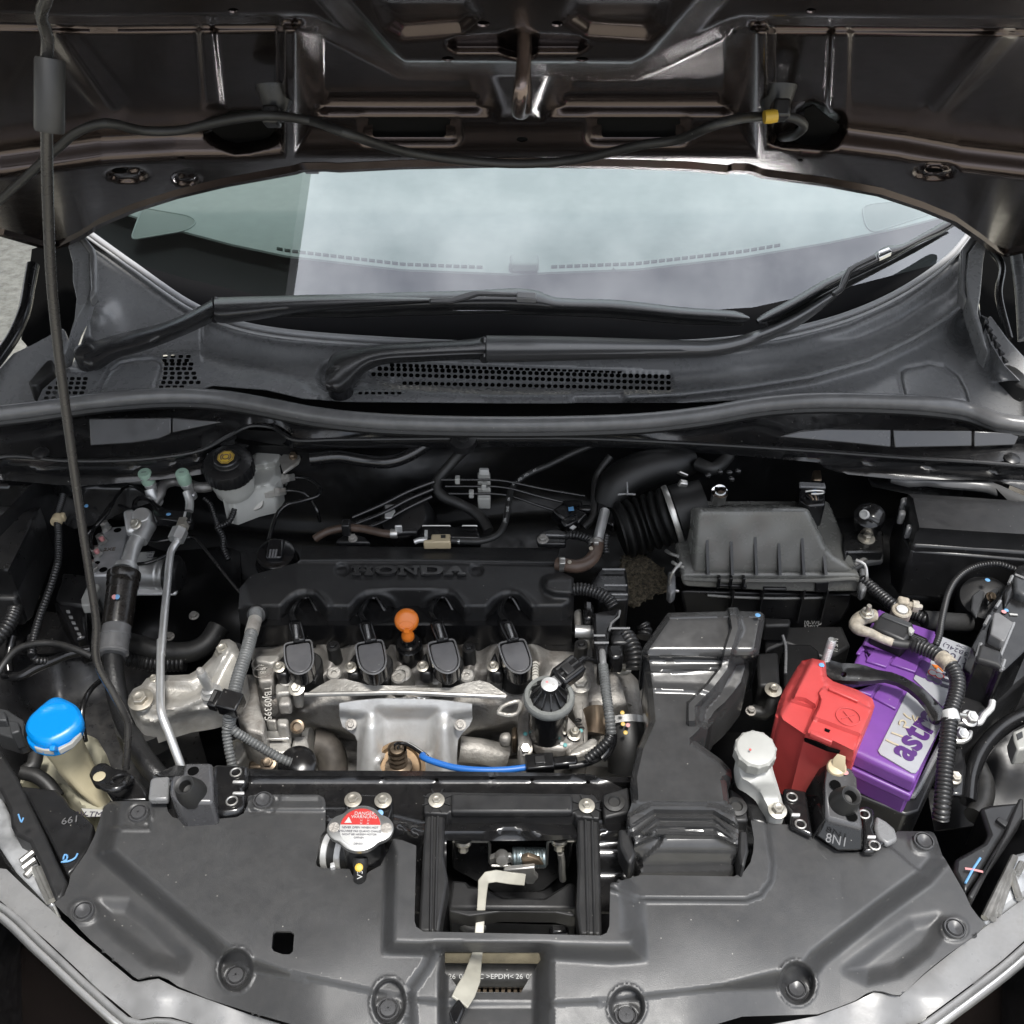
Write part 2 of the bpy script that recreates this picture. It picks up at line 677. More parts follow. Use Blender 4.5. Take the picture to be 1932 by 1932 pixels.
def sheet_bm(outline,holes,fn,step=7.0,rims=(),guides=(),lines=()):
    """triangulated sheet inside an outline (with holes); fn(X, Y) -> world points"""
    def resample(poly,s,closed=True):
        o = []
        n = len(poly)
        for i in range(n if closed else n - 1):
            a = Vector(poly[i])
            b = Vector(poly[(i + 1) % n])
            k = max(1,int((b - a).length / s))
            for t in range(k):
                q = a.lerp(b,t / k)
                o.append((q.x,q.y))
        if not closed:
            o.append(tuple(poly[-1]))
        return o
    verts,edges = [],[]

    def addloop(poly,closed=True,s=step):
        p = resample(poly,s,closed)
        i0 = len(verts)
        verts.extend(p)
        m = len(p)
        for i in range(m if closed else m - 1):
            edges.append((i0 + i,i0 + (i + 1) % m))
    addloop(outline)
    for h in holes:
        addloop(h,True,max(3.0,step * 0.8))
    for l in lines:
        addloop(l,False)
    xs = [p[0] for p in outline]
    ys = [p[1] for p in outline]
    gx = np.arange(min(xs) + step * .5,max(xs),step)
    gy = np.arange(min(ys) + step * .5,max(ys),step)
    GX,GY = np.meshgrid(gx,gy)
    GX[1::2] += step * 0.5
    GX,GY = GX.ravel(),GY.ravel()
    sdo = sd_poly(GX,GY,outline)
    ok = sdo < -(step * 0.45 + (max(rims) if rims else 0))
    # rows of points that follow the rim and the creases, so that walls are not saw-toothed
    extra = []

    def along(poly,closed,offs):
        p = resample(poly,step * 0.9,closed)
        n = len(p)
        for off in offs:
            for i in range(n):
                a = p[(i - 1) % n] if closed or i else p[0]
                b = p[(i + 1) % n] if closed or i < n - 1 else p[-1]
                tx,ty = b[0] - a[0],b[1] - a[1]
                l = math.hypot(tx,ty) or 1
                extra.append((p[i][0] - ty / l * off,p[i][1] + tx / l * off,poly,closed,abs(off)))
    for w in rims:
        along(outline,True,(w,-w))
    for g in guides:
        poly,closed,offs = g
        along(poly,closed,offs)
        dd = np.abs(sd_poly(GX,GY,poly)) if closed else sd_line(GX,GY,poly)
        ok &= dd > max(abs(o) for o in offs) + step * 0.4
    if extra:
        E = np.array([(e[0],e[1]) for e in extra])
        se = sd_poly(E[:,0],E[:,1],outline)
        good = se < -min([step * 0.5] + list(rims)) * 0.8
        by = {}
        for k,e in enumerate(extra):
            by.setdefault(id(e[2]),[]).append(k)
        for ks in by.values():
            poly,closed = extra[ks[0]][2],extra[ks[0]][3]
            ks = np.array(ks)
            dd = np.abs(sd_poly(E[ks,0],E[ks,1],poly)) if closed else sd_line(E[ks,0],E[ks,1],poly)
            want = np.array([extra[k][4] for k in ks])
            good[ks] &= dd > want * 0.93 - 0.05
        for h in holes:
            good &= sd_poly(E[:,0],E[:,1],h) > step * 0.4
        # thin out crowding
        seen = set()
        for k in np.nonzero(good)[0]:
            key = (int(E[k,0] / (step * 0.42)),int(E[k,1] / (step * 0.42)))
            if key not in seen:
                seen.add(key)
                verts.append((float(E[k,0]),float(E[k,1])))
    for h in holes:
        hx = [p[0] for p in h]
        hy = [p[1] for p in h]
        near = ok & (GX > min(hx) - step) & (GX < max(hx) + step) & (GY > min(hy) - step) & (GY < max(hy) + step)
        idx = np.nonzero(near)[0]
        if len(idx):
            ok[idx] = sd_poly(GX[idx],GY[idx],h) > step * 0.45
    verts += list(zip(GX[ok].tolist(),GY[ok].tolist()))
    vo,eo,fo,*_ = geometry.delaunay_2d_cdt([Vector(v) for v in verts],edges,[],0,1e-4,False)
    V = np.array([(v[0],v[1]) for v in vo])
    tri = np.array([f for f in fo if len(f) == 3])
    cen = V[tri].mean(1)
    keep = sd_poly(cen[:,0],cen[:,1],outline) < 0
    for h in holes:
        hx = [p[0] for p in h]
        hy = [p[1] for p in h]
        near = keep & (cen[:,0] > min(hx)) & (cen[:,0] < max(hx)) & (cen[:,1] > min(hy)) & (cen[:,1] < max(hy))
        idx = np.nonzero(near)[0]
        if len(idx):
            keep[idx] = sd_poly(cen[idx,0],cen[idx,1],h) > 0
    tri = tri[keep]
    used = np.unique(tri)
    remap = -np.ones(len(V),int)
    remap[used] = np.arange(len(used))
    V = V[used]
    tri = remap[tri]
    W = fn(V[:,0],V[:,1])
    # face the camera
    a,b,c = W[tri[0,0]],W[tri[0,1]],W[tri[0,2]]
    nrm = np.cross(W[tri[:,1]] - W[tri[:,0]],W[tri[:,2]] - W[tri[:,0]])
    to = np.array(CAM) - W[tri[:,0]]
    if ((nrm * to).sum(1) < 0).sum() > len(tri) / 2:
        tri = tri[:,::-1]
    me = bpy.data.meshes.new('sheet')
    me.from_pydata(W.tolist(),[],tri.tolist())
    return me


def sheet(name,outline,holes,fn,m,parent=None,step=7.0,solid=0.003,smooth=50,rims=(),guides=()):
    me = sheet_bm(outline,holes,fn,step,rims,guides)
    me.name = name
    me.shade_smooth()
    if smooth:
        me.set_sharp_from_angle(angle=R(smooth))
    cnt = np.zeros(len(me.edges),int)
    le = np.zeros(len(me.loops),int)
    me.loops.foreach_get('edge_index',le)
    np.add.at(cnt,le,1)
    for i in np.nonzero(cnt == 1)[0]:
        me.edges[int(i)].use_edge_sharp = True
    me.materials.append(m)
    return obj(name,me,m,parent,solid=solid)


def slab(name,poly,z,h,m,parent=None,bevel=0.002,smooth=38,seg=2,zs=None,taper=1.0):
    """outline measured in the picture, laid at height z (or heights zs), pushed h downward"""
    top = [pz(x,y,(zs[i] if zs else z)) for i,(x,y) in enumerate(poly)]
    return obj(name,prism_bm(top,(0,0,-h),scale=taper),m,parent,smooth=smooth,bevel=bevel,seg=seg)


def ellipse(cx,cy,rx,ry,n=20,rot=0):
    c,s = math.cos(rot),math.sin(rot)
    return [(cx + rx * math.cos(t) * c - ry * math.sin(t) * s,cy + rx * math.cos(t) * s + ry * math.sin(t) * c)
            for t in [2 * math.pi * i / n for i in range(n)]]


def rrect(cx,cy,w,h,r,n=3):
    out = []
    for sx,sy,a0 in ((1,1,0),(-1,1,90),(-1,-1,180),(1,-1,270)):
        for k in range(n + 1):
            a = R(a0 + 90 * k / n)
            out.append((cx + sx * (w / 2 - r) + r * math.cos(a),cy + sy * (h / 2 - r) + r * math.sin(a)))
    return out


def copy_tree(o,parent=None):
    c = o.copy()
    COL.objects.link(c)
    inv = o.matrix_parent_inverse.copy()
    c.parent = parent
    c.matrix_parent_inverse = inv
    for ch in list(o.children):
        copy_tree(ch,c)
    return c


def dot(name,p,r,m,parent,n=(0,-0.4,0.9)):
    """small flat dab of paint"""
    return obj(name,lathe_bm([(r,0),(r * .9,0.0004),(r * 0.5,0.0006)],14),m,parent,matrix=T(p,n))


def block(name,outline,fn,m,parent,h,step=6.0,smooth=45,bevel=0.0,holes=(),rims=(),guides=()):
    """sheet with relief whose rim is carried straight down by h: a closed-looking solid"""
    me = sheet_bm(outline,list(holes),fn,step,rims,guides)
    bm = bmesh.new()
    bm.from_mesh(me)
    bpy.data.meshes.remove(me)
    be = [e for e in bm.edges if e.is_boundary]
    g = bmesh.ops.extrude_edge_only(bm,edges=be)
    for v in g['geom']:
        if isinstance(v,bmesh.types.BMVert):
            v.co.z -= h
    me = bpy.data.meshes.new(name)
    bm.to_mesh(me)
    bm.free()
    me.shade_smooth()
    me.set_sharp_from_angle(angle=R(smooth))
    me.materials.append(m)
    return obj(name,me,m,parent,bevel=bevel)


def tubepx(name,cr,pts,r,m,parent,rib=None,seg=12,step=0.006):
    """tube through measured points (x, y, height)"""
    return obj(name,tube_bm([pz(*cr(p[0],p[1]),p[2]) for p in pts],r,seg,step,rib),m,parent)
# ================================================================== ground and surroundings
def concrete_mat():
    m = bpy.data.materials.new('concrete_ground')
    m.use_nodes = True
    N,L = m.node_tree.nodes,m.node_tree.links
    b = N['Principled BSDF']
    g = N.new('ShaderNodeNewGeometry')
    n1 = N.new('ShaderNodeTexNoise')
    n1.inputs['Scale'].default_value = 18
    n1.inputs['Detail'].default_value = 9
    n1.inputs['Roughness'].default_value = 0.75
    L.new(g.outputs['Position'],n1.inputs['Vector'])
    cr = N.new('ShaderNodeValToRGB')
    cr.color_ramp.elements[0].position = 0.3
    cr.color_ramp.elements[0].color = (0.20,0.19,0.155,1)
    cr.color_ramp.elements[1].position = 0.7
    cr.color_ramp.elements[1].color = (0.56,0.54,0.46,1)
    L.new(n1.outputs['Fac'],cr.inputs['Fac'])
    L.new(cr.outputs['Color'],b.inputs['Base Color'])
    b.inputs['Roughness'].default_value = 0.9
    bp = N.new('ShaderNodeBump')
    bp.inputs['Strength'].default_value = 0.6
    bp.inputs['Distance'].default_value = 0.01
    L.new(n1.outputs['Fac'],bp.inputs['Height'])
    L.new(bp.outputs['Normal'],b.inputs['Normal'])
    return m


M_concrete = concrete_mat()
bm = bmesh.new()
vs = [bm.verts.new(p) for p in ((-150,-150,0),(150,-150,0),(150,150,0),(-150,150,0))]
bm.faces.new(vs)
tag(obj('ground',bm,M_concrete),'pale rough concrete ground under the car','ground',kind='structure')

# the roof that the left of the windscreen mirrors
bm = box_bm(7.0,12.0,0.16,Matrix.Translation((-4.60,1.0,4.1)) @ Matrix.Rotation(R(-9),4,'Z'))
for yy in (-4.0,0.0,4.0):
    box_bm(0.12,0.12,4.0,Matrix.Translation((-7.6,yy,2.0)),bm)
tag(obj('canopy_roof',bm,mat('canopy_dark',(0.05,0.05,0.052),0.7)),'dark flat canopy roof mirrored in the left of the windscreen','canopy',kind='structure')

# ================================================================== car body: bay walls, floor, wings
body = thing('engine_bay','dark painted engine bay walls, floor and wings of the car','engine bay',(0,0.3,0.4))


def quad(name,pts,m,parent,solid=0.0,bevel=0.0):
    bm = bmesh.new()
    bm.faces.new([bm.verts.new(p) for p in pts])
    return obj(name,bm,m,parent,solid=solid,bevel=bevel)


def wall_sheet(name,x0,x1,z0,z1,fn,m,parent,nx=60,nz=40):
    V,Fc = [],[]
    for j in range(nz + 1):
        for i in range(nx + 1):
            V.append(fn(x0 + (x1 - x0) * i / nx,z0 + (z1 - z0) * j / nz))
    for j in range(nz):
        for i in range(nx):
            a = j * (nx + 1) + i
            Fc.append((a,a + 1,a + nx + 2,a + nx + 1))
    me = bpy.data.meshes.new(name)
    me.from_pydata(V,[],Fc)
    me.shade_smooth()
    me.materials.append(m)
    return obj(name,me,m,parent)


def fire(x,z):
    y = 0.655 + 0.02 * math.sin(x * 9 + 1) + 0.025 * math.exp(-((x - 0.05) / 0.13) ** 2 - ((z - 0.80) / 0.06) ** 2)
    y -= 0.03 / (1 + math.exp(-(z - 0.93) * 150))
    y -= 0.05 / (1 + math.exp((z - 0.70) * 90)) * (1 if abs(x) < 2 else 0)
    y -= 0.018 * math.exp(-((x + 0.12) / 0.10) ** 4 - ((z - 0.84) / 0.045) ** 4)
    y -= 0.012 * math.exp(-((z - 0.76) / 0.012) ** 2)
    return (x,y,z)


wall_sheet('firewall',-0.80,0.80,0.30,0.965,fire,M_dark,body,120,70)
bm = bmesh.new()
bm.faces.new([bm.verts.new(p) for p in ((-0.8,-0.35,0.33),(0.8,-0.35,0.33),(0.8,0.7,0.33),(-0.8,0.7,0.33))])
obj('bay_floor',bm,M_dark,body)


def fender_in(s):
    def fn(y,z):
        x = 0.70 + 0.03 * math.sin(y * 7) - 0.10 / (1 + math.exp((z - 0.66) * 60)) * (0.5 + 0.5 * math.cos((y - 0.25) * 5))
        return (s * x,y,z)
    return fn


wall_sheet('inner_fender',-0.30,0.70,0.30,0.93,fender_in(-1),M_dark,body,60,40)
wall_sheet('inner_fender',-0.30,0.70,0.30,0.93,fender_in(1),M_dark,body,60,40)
# outer skin so that no daylight leaks in from the sides
for s in (-1,1):
    bm = bmesh.new()
    ring = [(s * 0.74,-0.35),(s * 0.86,-0.25),(s * 0.88,0.6),(s * 0.88,1.0)]
    lo = [bm.verts.new((x,y,0.2)) for x,y in ring]
    hi = [bm.verts.new((x,y,0.90)) for x,y in ring]
    for i in range(3):
        bm.faces.new((lo[i],lo[i + 1],hi[i + 1],hi[i]))
    obj('wing_panel',bm,M_hood,body,solid=0.004)

# top flange of each wing, running back to the hood hinge
WL = [(-60,905,.90),(-30,870,.92),(15,830,.94),(60,800,.955),(100,740,.985),(130,640,1.03),(120,615,1.045),(60,650,1.03),(25,665,1.015),(0,690,1.005),(-60,745,.985),(-120,800,.96)]
o = obj('fender_flange',prism_bm([pz(x,y,z) for x,y,z in WL],(0,0,-0.03)),M_cowl,body,bevel=0.004)
fl_edge = [pz(x,y,z) for x,y,z in ((-60,745,1.0),(0,672,1.025),(28,630,1.04),(45,590,1.06),(55,540,1.08),(62,500,1.10))]
obj('fender_edge',tube_bm(fl_edge,0.010,10),M_bpaint,body)
WR = [(1932 + 60,905,.90),(1960,870,.93),(1905,700,1.0),(1850,640,1.03),(1868,590,1.055),(1905,640,1.035),(1960,700,1.01),(2060,800,.97)]
obj('fender_flange',prism_bm([pz(x,y,z) for x,y,z in WR],(0,0,-0.03)),M_cowl,body,bevel=0.004)

# black sheets standing for the shaded wells beside the cowl, under the hinges
quad('hinge_well_shade',[pz(60,470,1.04),pz(150,440,1.05),pz(150,600,.99),pz(110,720,.95),pz(40,640,.98)],M_void,body)
quad('hinge_well_shade',[pz(1835,425,1.07),pz(2040,425,1.07),pz(2040,740,.95),pz(1900,700,.96),pz(1850,600,.99)],M_void,body)
obj('hinge_arm',tube_bm([pz(1870,470,1.10),pz(1890,500,1.09),pz(1885,560,1.07),pz(1905,640,1.03)],.006,10),M_bpaint,body)
obj('hinge_arm',tube_bm([pz(1915,470,1.10),pz(1925,540,1.07),pz(1932,640,1.03)],.010,10,flat=.4),M_cowl,body)

# ================================================================== hood
HT = R(33)
HP = Vector((0,0.90,1.142))
HN = np.array((0.0,-math.sin(HT),-math.cos(HT)))       # points down, at the camera


def hood_pts(X,Y,D,crown=0.06):
    dx = (X - CC) / F
    dy = -(Y - CC) / F
    c,s = math.cos(R(PITCH)),math.sin(R(PITCH))
    ry,rz = c + dy * s,-s + dy * c
    den = ry * HN[1] + rz * HN[2]
    x = np.zeros_like(dx)
    base = (np.array(HP) - np.array(CAM)) @ HN
    for _ in range(10):
        cr = crown * np.clip(1 - (x / 0.75) ** 2,-0.2,1)
        t = (base - cr + D) / den
        x = x * 0.3 + dx * t * 0.7
    x = dx * t
    return np.stack([CAM.x + x,CAM.y + ry * t,CAM.z + rz * t],1)


def hp(x,y,d):
    return Vector(hood_pts(np.array([float(x)]),np.array([float(y)]),np.array([float(d)]))[0])


hood_out = [(-560,-110),(2490,-110),(2110,440),(1990,455),(1932,462),(1900,470),(1878,462),(1850,440),(1800,405),(1740,380),(1660,353),(1560,334),
            (1440,318),(1424,312),(1412,308),(1385,307),(1372,311),(1300,304),(1180,300),(966,297),(760,301),(640,307),(612,305),(570,306),(555,311),(420,336),(330,358),(250,384),
            (190,410),(150,436),(120,450),(95,458),(0,430),(-130,440)]
front_beam = [(-600,-300),(-600,20),(0,40),(180,45),(560,42),(590,45),(690,95),(760,131),(1195,133),(1250,112),(1375,52),(1400,45),(1932,50),(2500,60),(2500,-300)]
band = [(-700,700),(-700,360),(-200,320),(0,300),(110,285),(170,245),(300,215),(440,225),(520,222),(560,205),(612,205),(650,196),(890,198),(925,222),(1045,222),(1085,198),
        (1330,196),(1370,205),(1440,205),(1500,195),(1560,202),(1700,232),(1830,262),(1932,262),(2200,300),(2600,360),(2600,700)]
rib_l = [(540,0),(618,0),(614,235),(545,235)]
rib_r = [(1362,0),(1440,0),(1440,235),(1366,235)]
rib_c = [(895,100),(1075,100),(1035,205),(1040,240),(925,240),(930,205)]
flg_r = [(1570,20),(1606,20),(1600,215),(1560,215)]
flg_l = [(372,20),(400,20),(420,200),(385,200)]
hole_rects = [rrect(772,243,138,32,6),rrect(1205,243,140,32,6)]
hole_l = A1([(1200,730),(1330,680),(1460,680),(1530,735),(1500,765),(1400,795),(1330,805),(1260,770)])
hole_r = A3([(700,640),(740,625),(780,655),(875,715),(830,790),(780,820),(680,815),(545,755),(580,740),(660,730),(695,690)])
# pressings: (outline, depth, wall)
SLOT = [(862,72),(940,68),(985,55),(1015,68),(1092,72),(1110,82),(1092,94),(1015,94),(985,108),(940,94),(862,94),(842,82)]
dimple_l = [(720,8),(880,8),(895,30),(870,52),(760,60),(735,45)]
dimple_r = [(1085,8),(1250,8),(1245,45),(1220,62),(1110,55),(1075,30)]


def ramp_l(v):
    v = np.clip(v,0,1)
    return v * 0.6 + 0.4 * v * v * (3 - 2 * v)


yb_l = lerp_fn([(-400,300),(0,278),(120,262),(190,252),(330,244),(470,244),(560,235)])
yb_r = lerp_fn([(1420,225),(1500,226),(1560,230),(1700,248),(1810,268),(1932,282),(2300,310)])


def hood_relief(X,Y):
    # skin between the pressings is d = 0; the pressed frame stands 40 mm proud
    inner = 1 - np.maximum(np.maximum(ramp_l((612 - X) / 57.0),ramp_l((X - 1365) / 66.0)),0.38 * ramp_l((Y - 198) / 22.0) + 0.62 * ramp_l((Y - 225) / 70.0))
    left = 1 - np.maximum(ramp_l((X - 522) / 16.0),ramp_l((Y - yb_l(X)) / 58.0))
    right = 1 - np.maximum(ramp_l((1462 - X) / 16.0),ramp_l((Y - yb_r(X)) / 56.0))
    pocket = np.maximum(inner,np.maximum(0.73 * left,0.73 * right))
    d = 0.040 - 0.040 * np.clip(pocket,0,1)
    d = np.maximum(d,0.022 * plateau(X,Y,rib_c,60))
    d = d + 0.005 * plateau(X,Y,flg_r,16) + 0.005 * plateau(X,Y,flg_l,16)
    d = d + 0.006 * ridge(X,Y,[(1890,60),(1764,205)],22)
    d = d + 0.006 * ridge(X,Y,[(110,60),(215,205)],22)
    fb = plateau(X,Y,front_beam,34)
    d = np.maximum(d,0.085 * fb)
    d = d - 0.016 * plateau(X,Y,SLOT,12) - 0.008 * plateau(X,Y,dimple_l,44) - 0.008 * plateau(X,Y,dimple_r,44)
    # side chamfers of the latch beam
    d = d - 0.06 * 0.6 * sstep((np.abs(X - 985) - (205 + (130 - Y) * 0.9)) / 70.0) * sstep((150 - Y) / 15) * fb
    for c in ((772,246),(1205,246)):
        d = d - 0.004 * plateau(X,Y,rrect(c[0],c[1],190,46,16),26)
    for poly in (hole_l,hole_r):
        d = d - 0.008 * np.clip(1 - np.maximum(sd_poly(X,Y,poly),0) / 22,0,1)
    for cx,cy,rx,ry in ((1763,322,34,11),(240,328,32,10),(352,336,20,9)):
        e = np.abs(np.hypot((X - cx) / rx,(Y - cy) / ry) - 1)
        d = d - 0.005 * np.exp(-(e / 0.25) ** 2)
    return d


hood = thing('hood','raised dark glossy bonnet seen from underneath','bonnet',(0,0.9,1.14))
small_holes = [ellipse(x,y,rx,ry,10) for x,y,rx,ry in
               ((738,180 - 112,0.1,0.1),)][:0]
pin = [ellipse(*a,10) for a in ((912,45,13,6),(1051,45,12,6),(845,111,12,5),(1098,112,12,5),(1530,20,10,5),(440,20,10,5),(985,263,11,5),(342,298,8,3),(1762,321,19,7),(226,322,16,6),(1510,302,5,2.5))]
sheet('inner_panel',hood_out,hole_rects + [hole_l,hole_r] + pin,lambda X,Y: hood_pts(X,Y,hood_relief(X,Y)),M_hood,hood,step=4.8,solid=0.0015,smooth=0,guides=[(front_beam[1:-1],False,(-9,0,9)),([(612,30),(612,230)],False,(0,)),([(555,30),(555,290)],False,(0,)),([(1365,30),(1365,230)],False,(0,)),([(1431,30),(1431,290)],False,(0,)),([(612,198),(1365,198)],False,(0,8,22)),(SLOT,True,(-4,4)),(dimple_l,True,(-9,0,9)),(dimple_r,True,(-9,0,9))])
HSKIN = mat('hood_cavity_shade',(0.010,0.010,0.010),0.9,spec=0.08)  # near-black colour carries the shade inside the hood
sheet('outer_skin',[(-560,-112),(2490,-112),(2110,438)] + hood_out[3:-1] + [(-130,438)],[],lambda X,Y: hood_pts(X,Y,0 * X - 0.014),HSKIN,hood,step=30,solid=0.0012,smooth=80)
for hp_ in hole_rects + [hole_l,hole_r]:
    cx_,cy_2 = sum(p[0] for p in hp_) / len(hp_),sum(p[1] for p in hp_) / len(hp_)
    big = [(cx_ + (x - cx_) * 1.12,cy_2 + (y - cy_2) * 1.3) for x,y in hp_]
    obj('cavity_shade_plate',prism_bm([hp(x,y,0.014) for x,y in big],-Vector(HN) * 0.002),HSKIN,hood)  # added plates; their black stands for shade behind the holes
# folded rim joining both
rim = [hp(x,y,0.012) for x,y in hood_out[2:]]
obj('rim',tube_bm(rim,0.0125,8,straight=True),M_hood,hood)
# latch striker: a bent rod loop welded under the front beam
S0 = hp(990,64,0.070)
n3 = Vector(HN)
fwd_h = Vector((0,math.cos(HT),-math.sin(HT)))
tipv = n3 * 0.047
sb = [S0,S0 + tipv * 0.55 + Vector((-.001,0,0)),S0 + tipv * 0.9 + Vector((-.003,0,0)),S0 + tipv + fwd_h * 0.012 + Vector((-.004,0,0)),S0 + tipv + fwd_h * 0.036 + Vector((-.004,0,0)),S0 + tipv * 0.9 + fwd_h * 0.046,S0 + fwd_h * 0.046 + n3 * 0.01]
obj('striker',tube_bm(sb,0.0058,14,0.003),mat('striker_steel',(0.24,0.19,0.17),0.22,metal=0.9,rvar=0.06),hood)
# two rubber clips hanging at the rear edge
for x in (588,1399):
    c = hp(x,306,0.006)
    b_ = obj('edge_clip',box_bm(0.034,0.016,0.012,T(c,n3,(0,1,0))),M_blk,hood,bevel=0.002)
    box = obj('clip_foot',box_bm(0.018,0.012,0.020,T(c + n3 * 0.004,n3,(0,1,0))),M_bpaint,hood,bevel=0.001)
# rubber buffers
for x,y in ((520,172),(1465,172)):
    c = hp(x,y,0.03)
    bm = lathe_bm([(0.020,-0.004),(0.019,0.0),(0.011,0.022),(0.008,0.028)],20)
    obj('nozzle_cover',bm,M_blk,hood,matrix=T(c,n3 + Vector((0,-0.3,-0.9))))

# washer hose slung under the hood
hose = thing('washer_hose','thin black washer hose slung below the raised bonnet','hose',hp(966,300,.06))
hpts = A1([(-60,1180),(120,1020),(330,830),(450,735),(600,692),(800,735),(1000,735),(1250,682),(1500,650),(1750,680)]) + A2([(0,745),(350,855),(700,905),(1000,922),(1300,900),(1700,812)]) + A3([(-30,790),(200,700),(450,655),(600,655),(680,685),(690,720),(650,755),(560,775)])
hd = []
for x,y in hpts:
    hd.append(hp(x,y,0.062 + (0.03 if 620 < x < 1400 else 0)))
hd[-1] = hp(*hpts[-1],0.02)
obj('tube',tube_bm(hd,0.0046,12,0.01),M_rub,hose)
c = hp(*A3(505,655),0.066)
obj('yellow_band',lathe_bm([(0.0062,-0.006),(0.0066,0),(0.0062,0.006)],14),M_yellow,hose,matrix=T(c,(1,0.1,0.1)))
for x,y in (A1(1530,655),A3(560,620)):
    obj('hose_clip',box_bm(0.016,0.020,0.018,T(hp(x,y,0.058),n3)),M_blk,hose,bevel=0.003)

# prop rod
rod = thing('prop_rod','long thin metal prop rod holding up the bonnet','prop rod',pz(*B6(950,980),.80))


def pdz(x,y,dep):
    return CAM + ray(x,y) * dep


dtop = (hp(80,0,0.085) - CAM).dot(_fw)
yb = 1215
prp = [(*B6(945,1000),1.205),(*B6(958,800),1.190),(*B6(962,660),1.182),(*B6(925,575),1.172),(*B6(830,400),1.158),(*B6(745,250),1.146),(*B6(715,120),1.136)]
for x,y in ((182,1180),(168,1080),(150,960),(128,800),(110,660),(98,540),(91,400),(88,260)):
    prp.append((x,y,1.13 + (dtop - 1.13) * (1200 - y) / 1200))
prp += [(88,108,dtop + 0.06),(90,72,dtop + 0.05),(78,30,dtop + 0.03),(86,2,dtop + 0.01),(96,-30,dtop)]
rp = [pdz(*q) for q in prp]
obj('rod',tube_bm(rp,0.0044,14,0.01),mat('prop_rod_steel',(0.085,0.082,0.080),0.28,metal=0.6,rvar=0.1),rod)
s0,s1 = pdz(93,250,dtop + 0.075),pdz(94,110,dtop + 0.058)
ax = (s1 - s0)
obj('grip_sleeve',lathe_bm([(0.0095,0),(0.0103,0.002),(0.0103,ax.length - 0.002),(0.0095,ax.length)],20),M_rub,rod,matrix=T(s0,ax))

# ================================================================== windscreen and dashboard
GP = Vector((0,0.796,1.02))
GN = Vector((0,-0.543,1.0)).normalized()


def gl(x,y,off=0.0):
    return pp(x,y,GP + GN * off,GN)


def gl_np(off):
    def fn(X,Y):
        return np.array([gl(x,y,off) for x,y in zip(X,Y)])
    return fn


def glass_mat():
    m = bpy.data.materials.new('windscreen_glass')
    m.use_nodes = True
    N,L = m.node_tree.nodes,m.node_tree.links
    N.clear()
    out = N.new('ShaderNodeOutputMaterial')
    mx = N.new('ShaderNodeMixShader')
    tr = N.new('ShaderNodeBsdfTransparent')
    tr.inputs['Color'].default_value = (0.70,0.775,0.765,1)
    gs = N.new('ShaderNodeBsdfGlossy')
    gs.inputs['Roughness'].default_value = 0.015
    gs.inputs['Color'].default_value = (0.93,0.95,1.0,1)
    fr = N.new('ShaderNodeFresnel')
    fr.inputs['IOR'].default_value = 2.1
    L.new(fr.outputs[0],mx.inputs[0])
    L.new(tr.outputs[0],mx.inputs[1])
    L.new(gs.outputs[0],mx.inputs[2])
    L.new(mx.outputs[0],out.inputs['Surface'])
    return m


ws = thing('windshield','large tinted windscreen mirroring a cloudy sky','windscreen',GP)
base_curve = [(140,425),(165,442),(250,503),(360,578),(440,612),(530,630),(760,648),(966,655),(1200,654),(1350,648),(1480,630),(1600,598),(1700,553),(1790,490),(1840,432),(1860,405)]
low = [(x,y + 1) for x,y in base_curve]
glass_out = low + [(1950,330),(1960,200),(0,200),(40,340)]
me = bpy.data.meshes.new('glass_pane')
gv = [tuple(gl(x,y)) for x,y in glass_out]
gm = glass_mat()
me.from_pydata(gv,[],[tuple(range(len(gv)))])
if me.polygons[0].normal.z < 0:
    me.flip_normals()
me.materials.append(gm)
obj('glass_pane',me,gm,ws)
frit_top = [(130,440),(215,486),(350,525),(483,556),(700,580),(966,590),(1250,590),(1420,580),(1600,541),(1800,490),(1850,470)]
poly = frit_top + [(x,y + 1) for x,y in base_curve[::-1] if 430 < y]
sheet('black_border',poly,[],gl_np(0.0015),mat('frit_and_reflection_black',(0.006,0.006,0.007),0.85,spec=0.15),ws,step=25,solid=0)  # printed border; its matte black also stands for the hood's dark reflection

dash = thing('dashboard','pale dashboard top seen through the windscreen','dashboard',(0,1.0,0.95))
arc = [(60,330),(150,372),(215,396),(330,432),(440,461),(540,482),(760,508),(966,516),(1200,507),(1400,484),(1560,457),(1700,428),(1810,400),(1900,372)]


def dz(Y):
    return 1.035 + 0 * Y


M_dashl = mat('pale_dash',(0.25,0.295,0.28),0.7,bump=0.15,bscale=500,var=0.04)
vents = []
slots = [A4(1580,240),A4(1620,248)]
# defroster slots follow the edge of the pale pad
arcv = [Vector(p) for p in arc]


def arc_y(x):
    return float(np.interp(x,[p[0] for p in arc],[p[1] for p in arc]))


for x0,x1 in ((522,905),(1040,1470)):
    x = x0
    while x < x1:
        t = (x - x0) / (x1 - x0)
        y = arc_y(x) - 9.5
        y2 = arc_y(x + 11.5) - 9.5
        vents.append([(x,y - 3.2),(x + 11.5,y2 - 3.2),(x + 11.5,y2 + 3.4),(x,y + 3.4)])
        x += 14.5
pad = arc + [(2000,300),(2000,200),(0,200),(0,300)]
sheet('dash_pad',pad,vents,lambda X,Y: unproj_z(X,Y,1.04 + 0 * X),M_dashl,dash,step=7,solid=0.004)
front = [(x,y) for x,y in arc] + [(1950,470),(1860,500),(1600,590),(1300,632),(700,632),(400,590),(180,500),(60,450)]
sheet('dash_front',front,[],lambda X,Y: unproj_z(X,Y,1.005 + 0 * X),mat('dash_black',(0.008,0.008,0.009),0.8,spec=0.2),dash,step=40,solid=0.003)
quad('vent_duct',[pz(480,520,1.0),pz(1500,520,1.0),pz(1500,440,1.0),pz(480,440,1.0)],M_dark,dash)
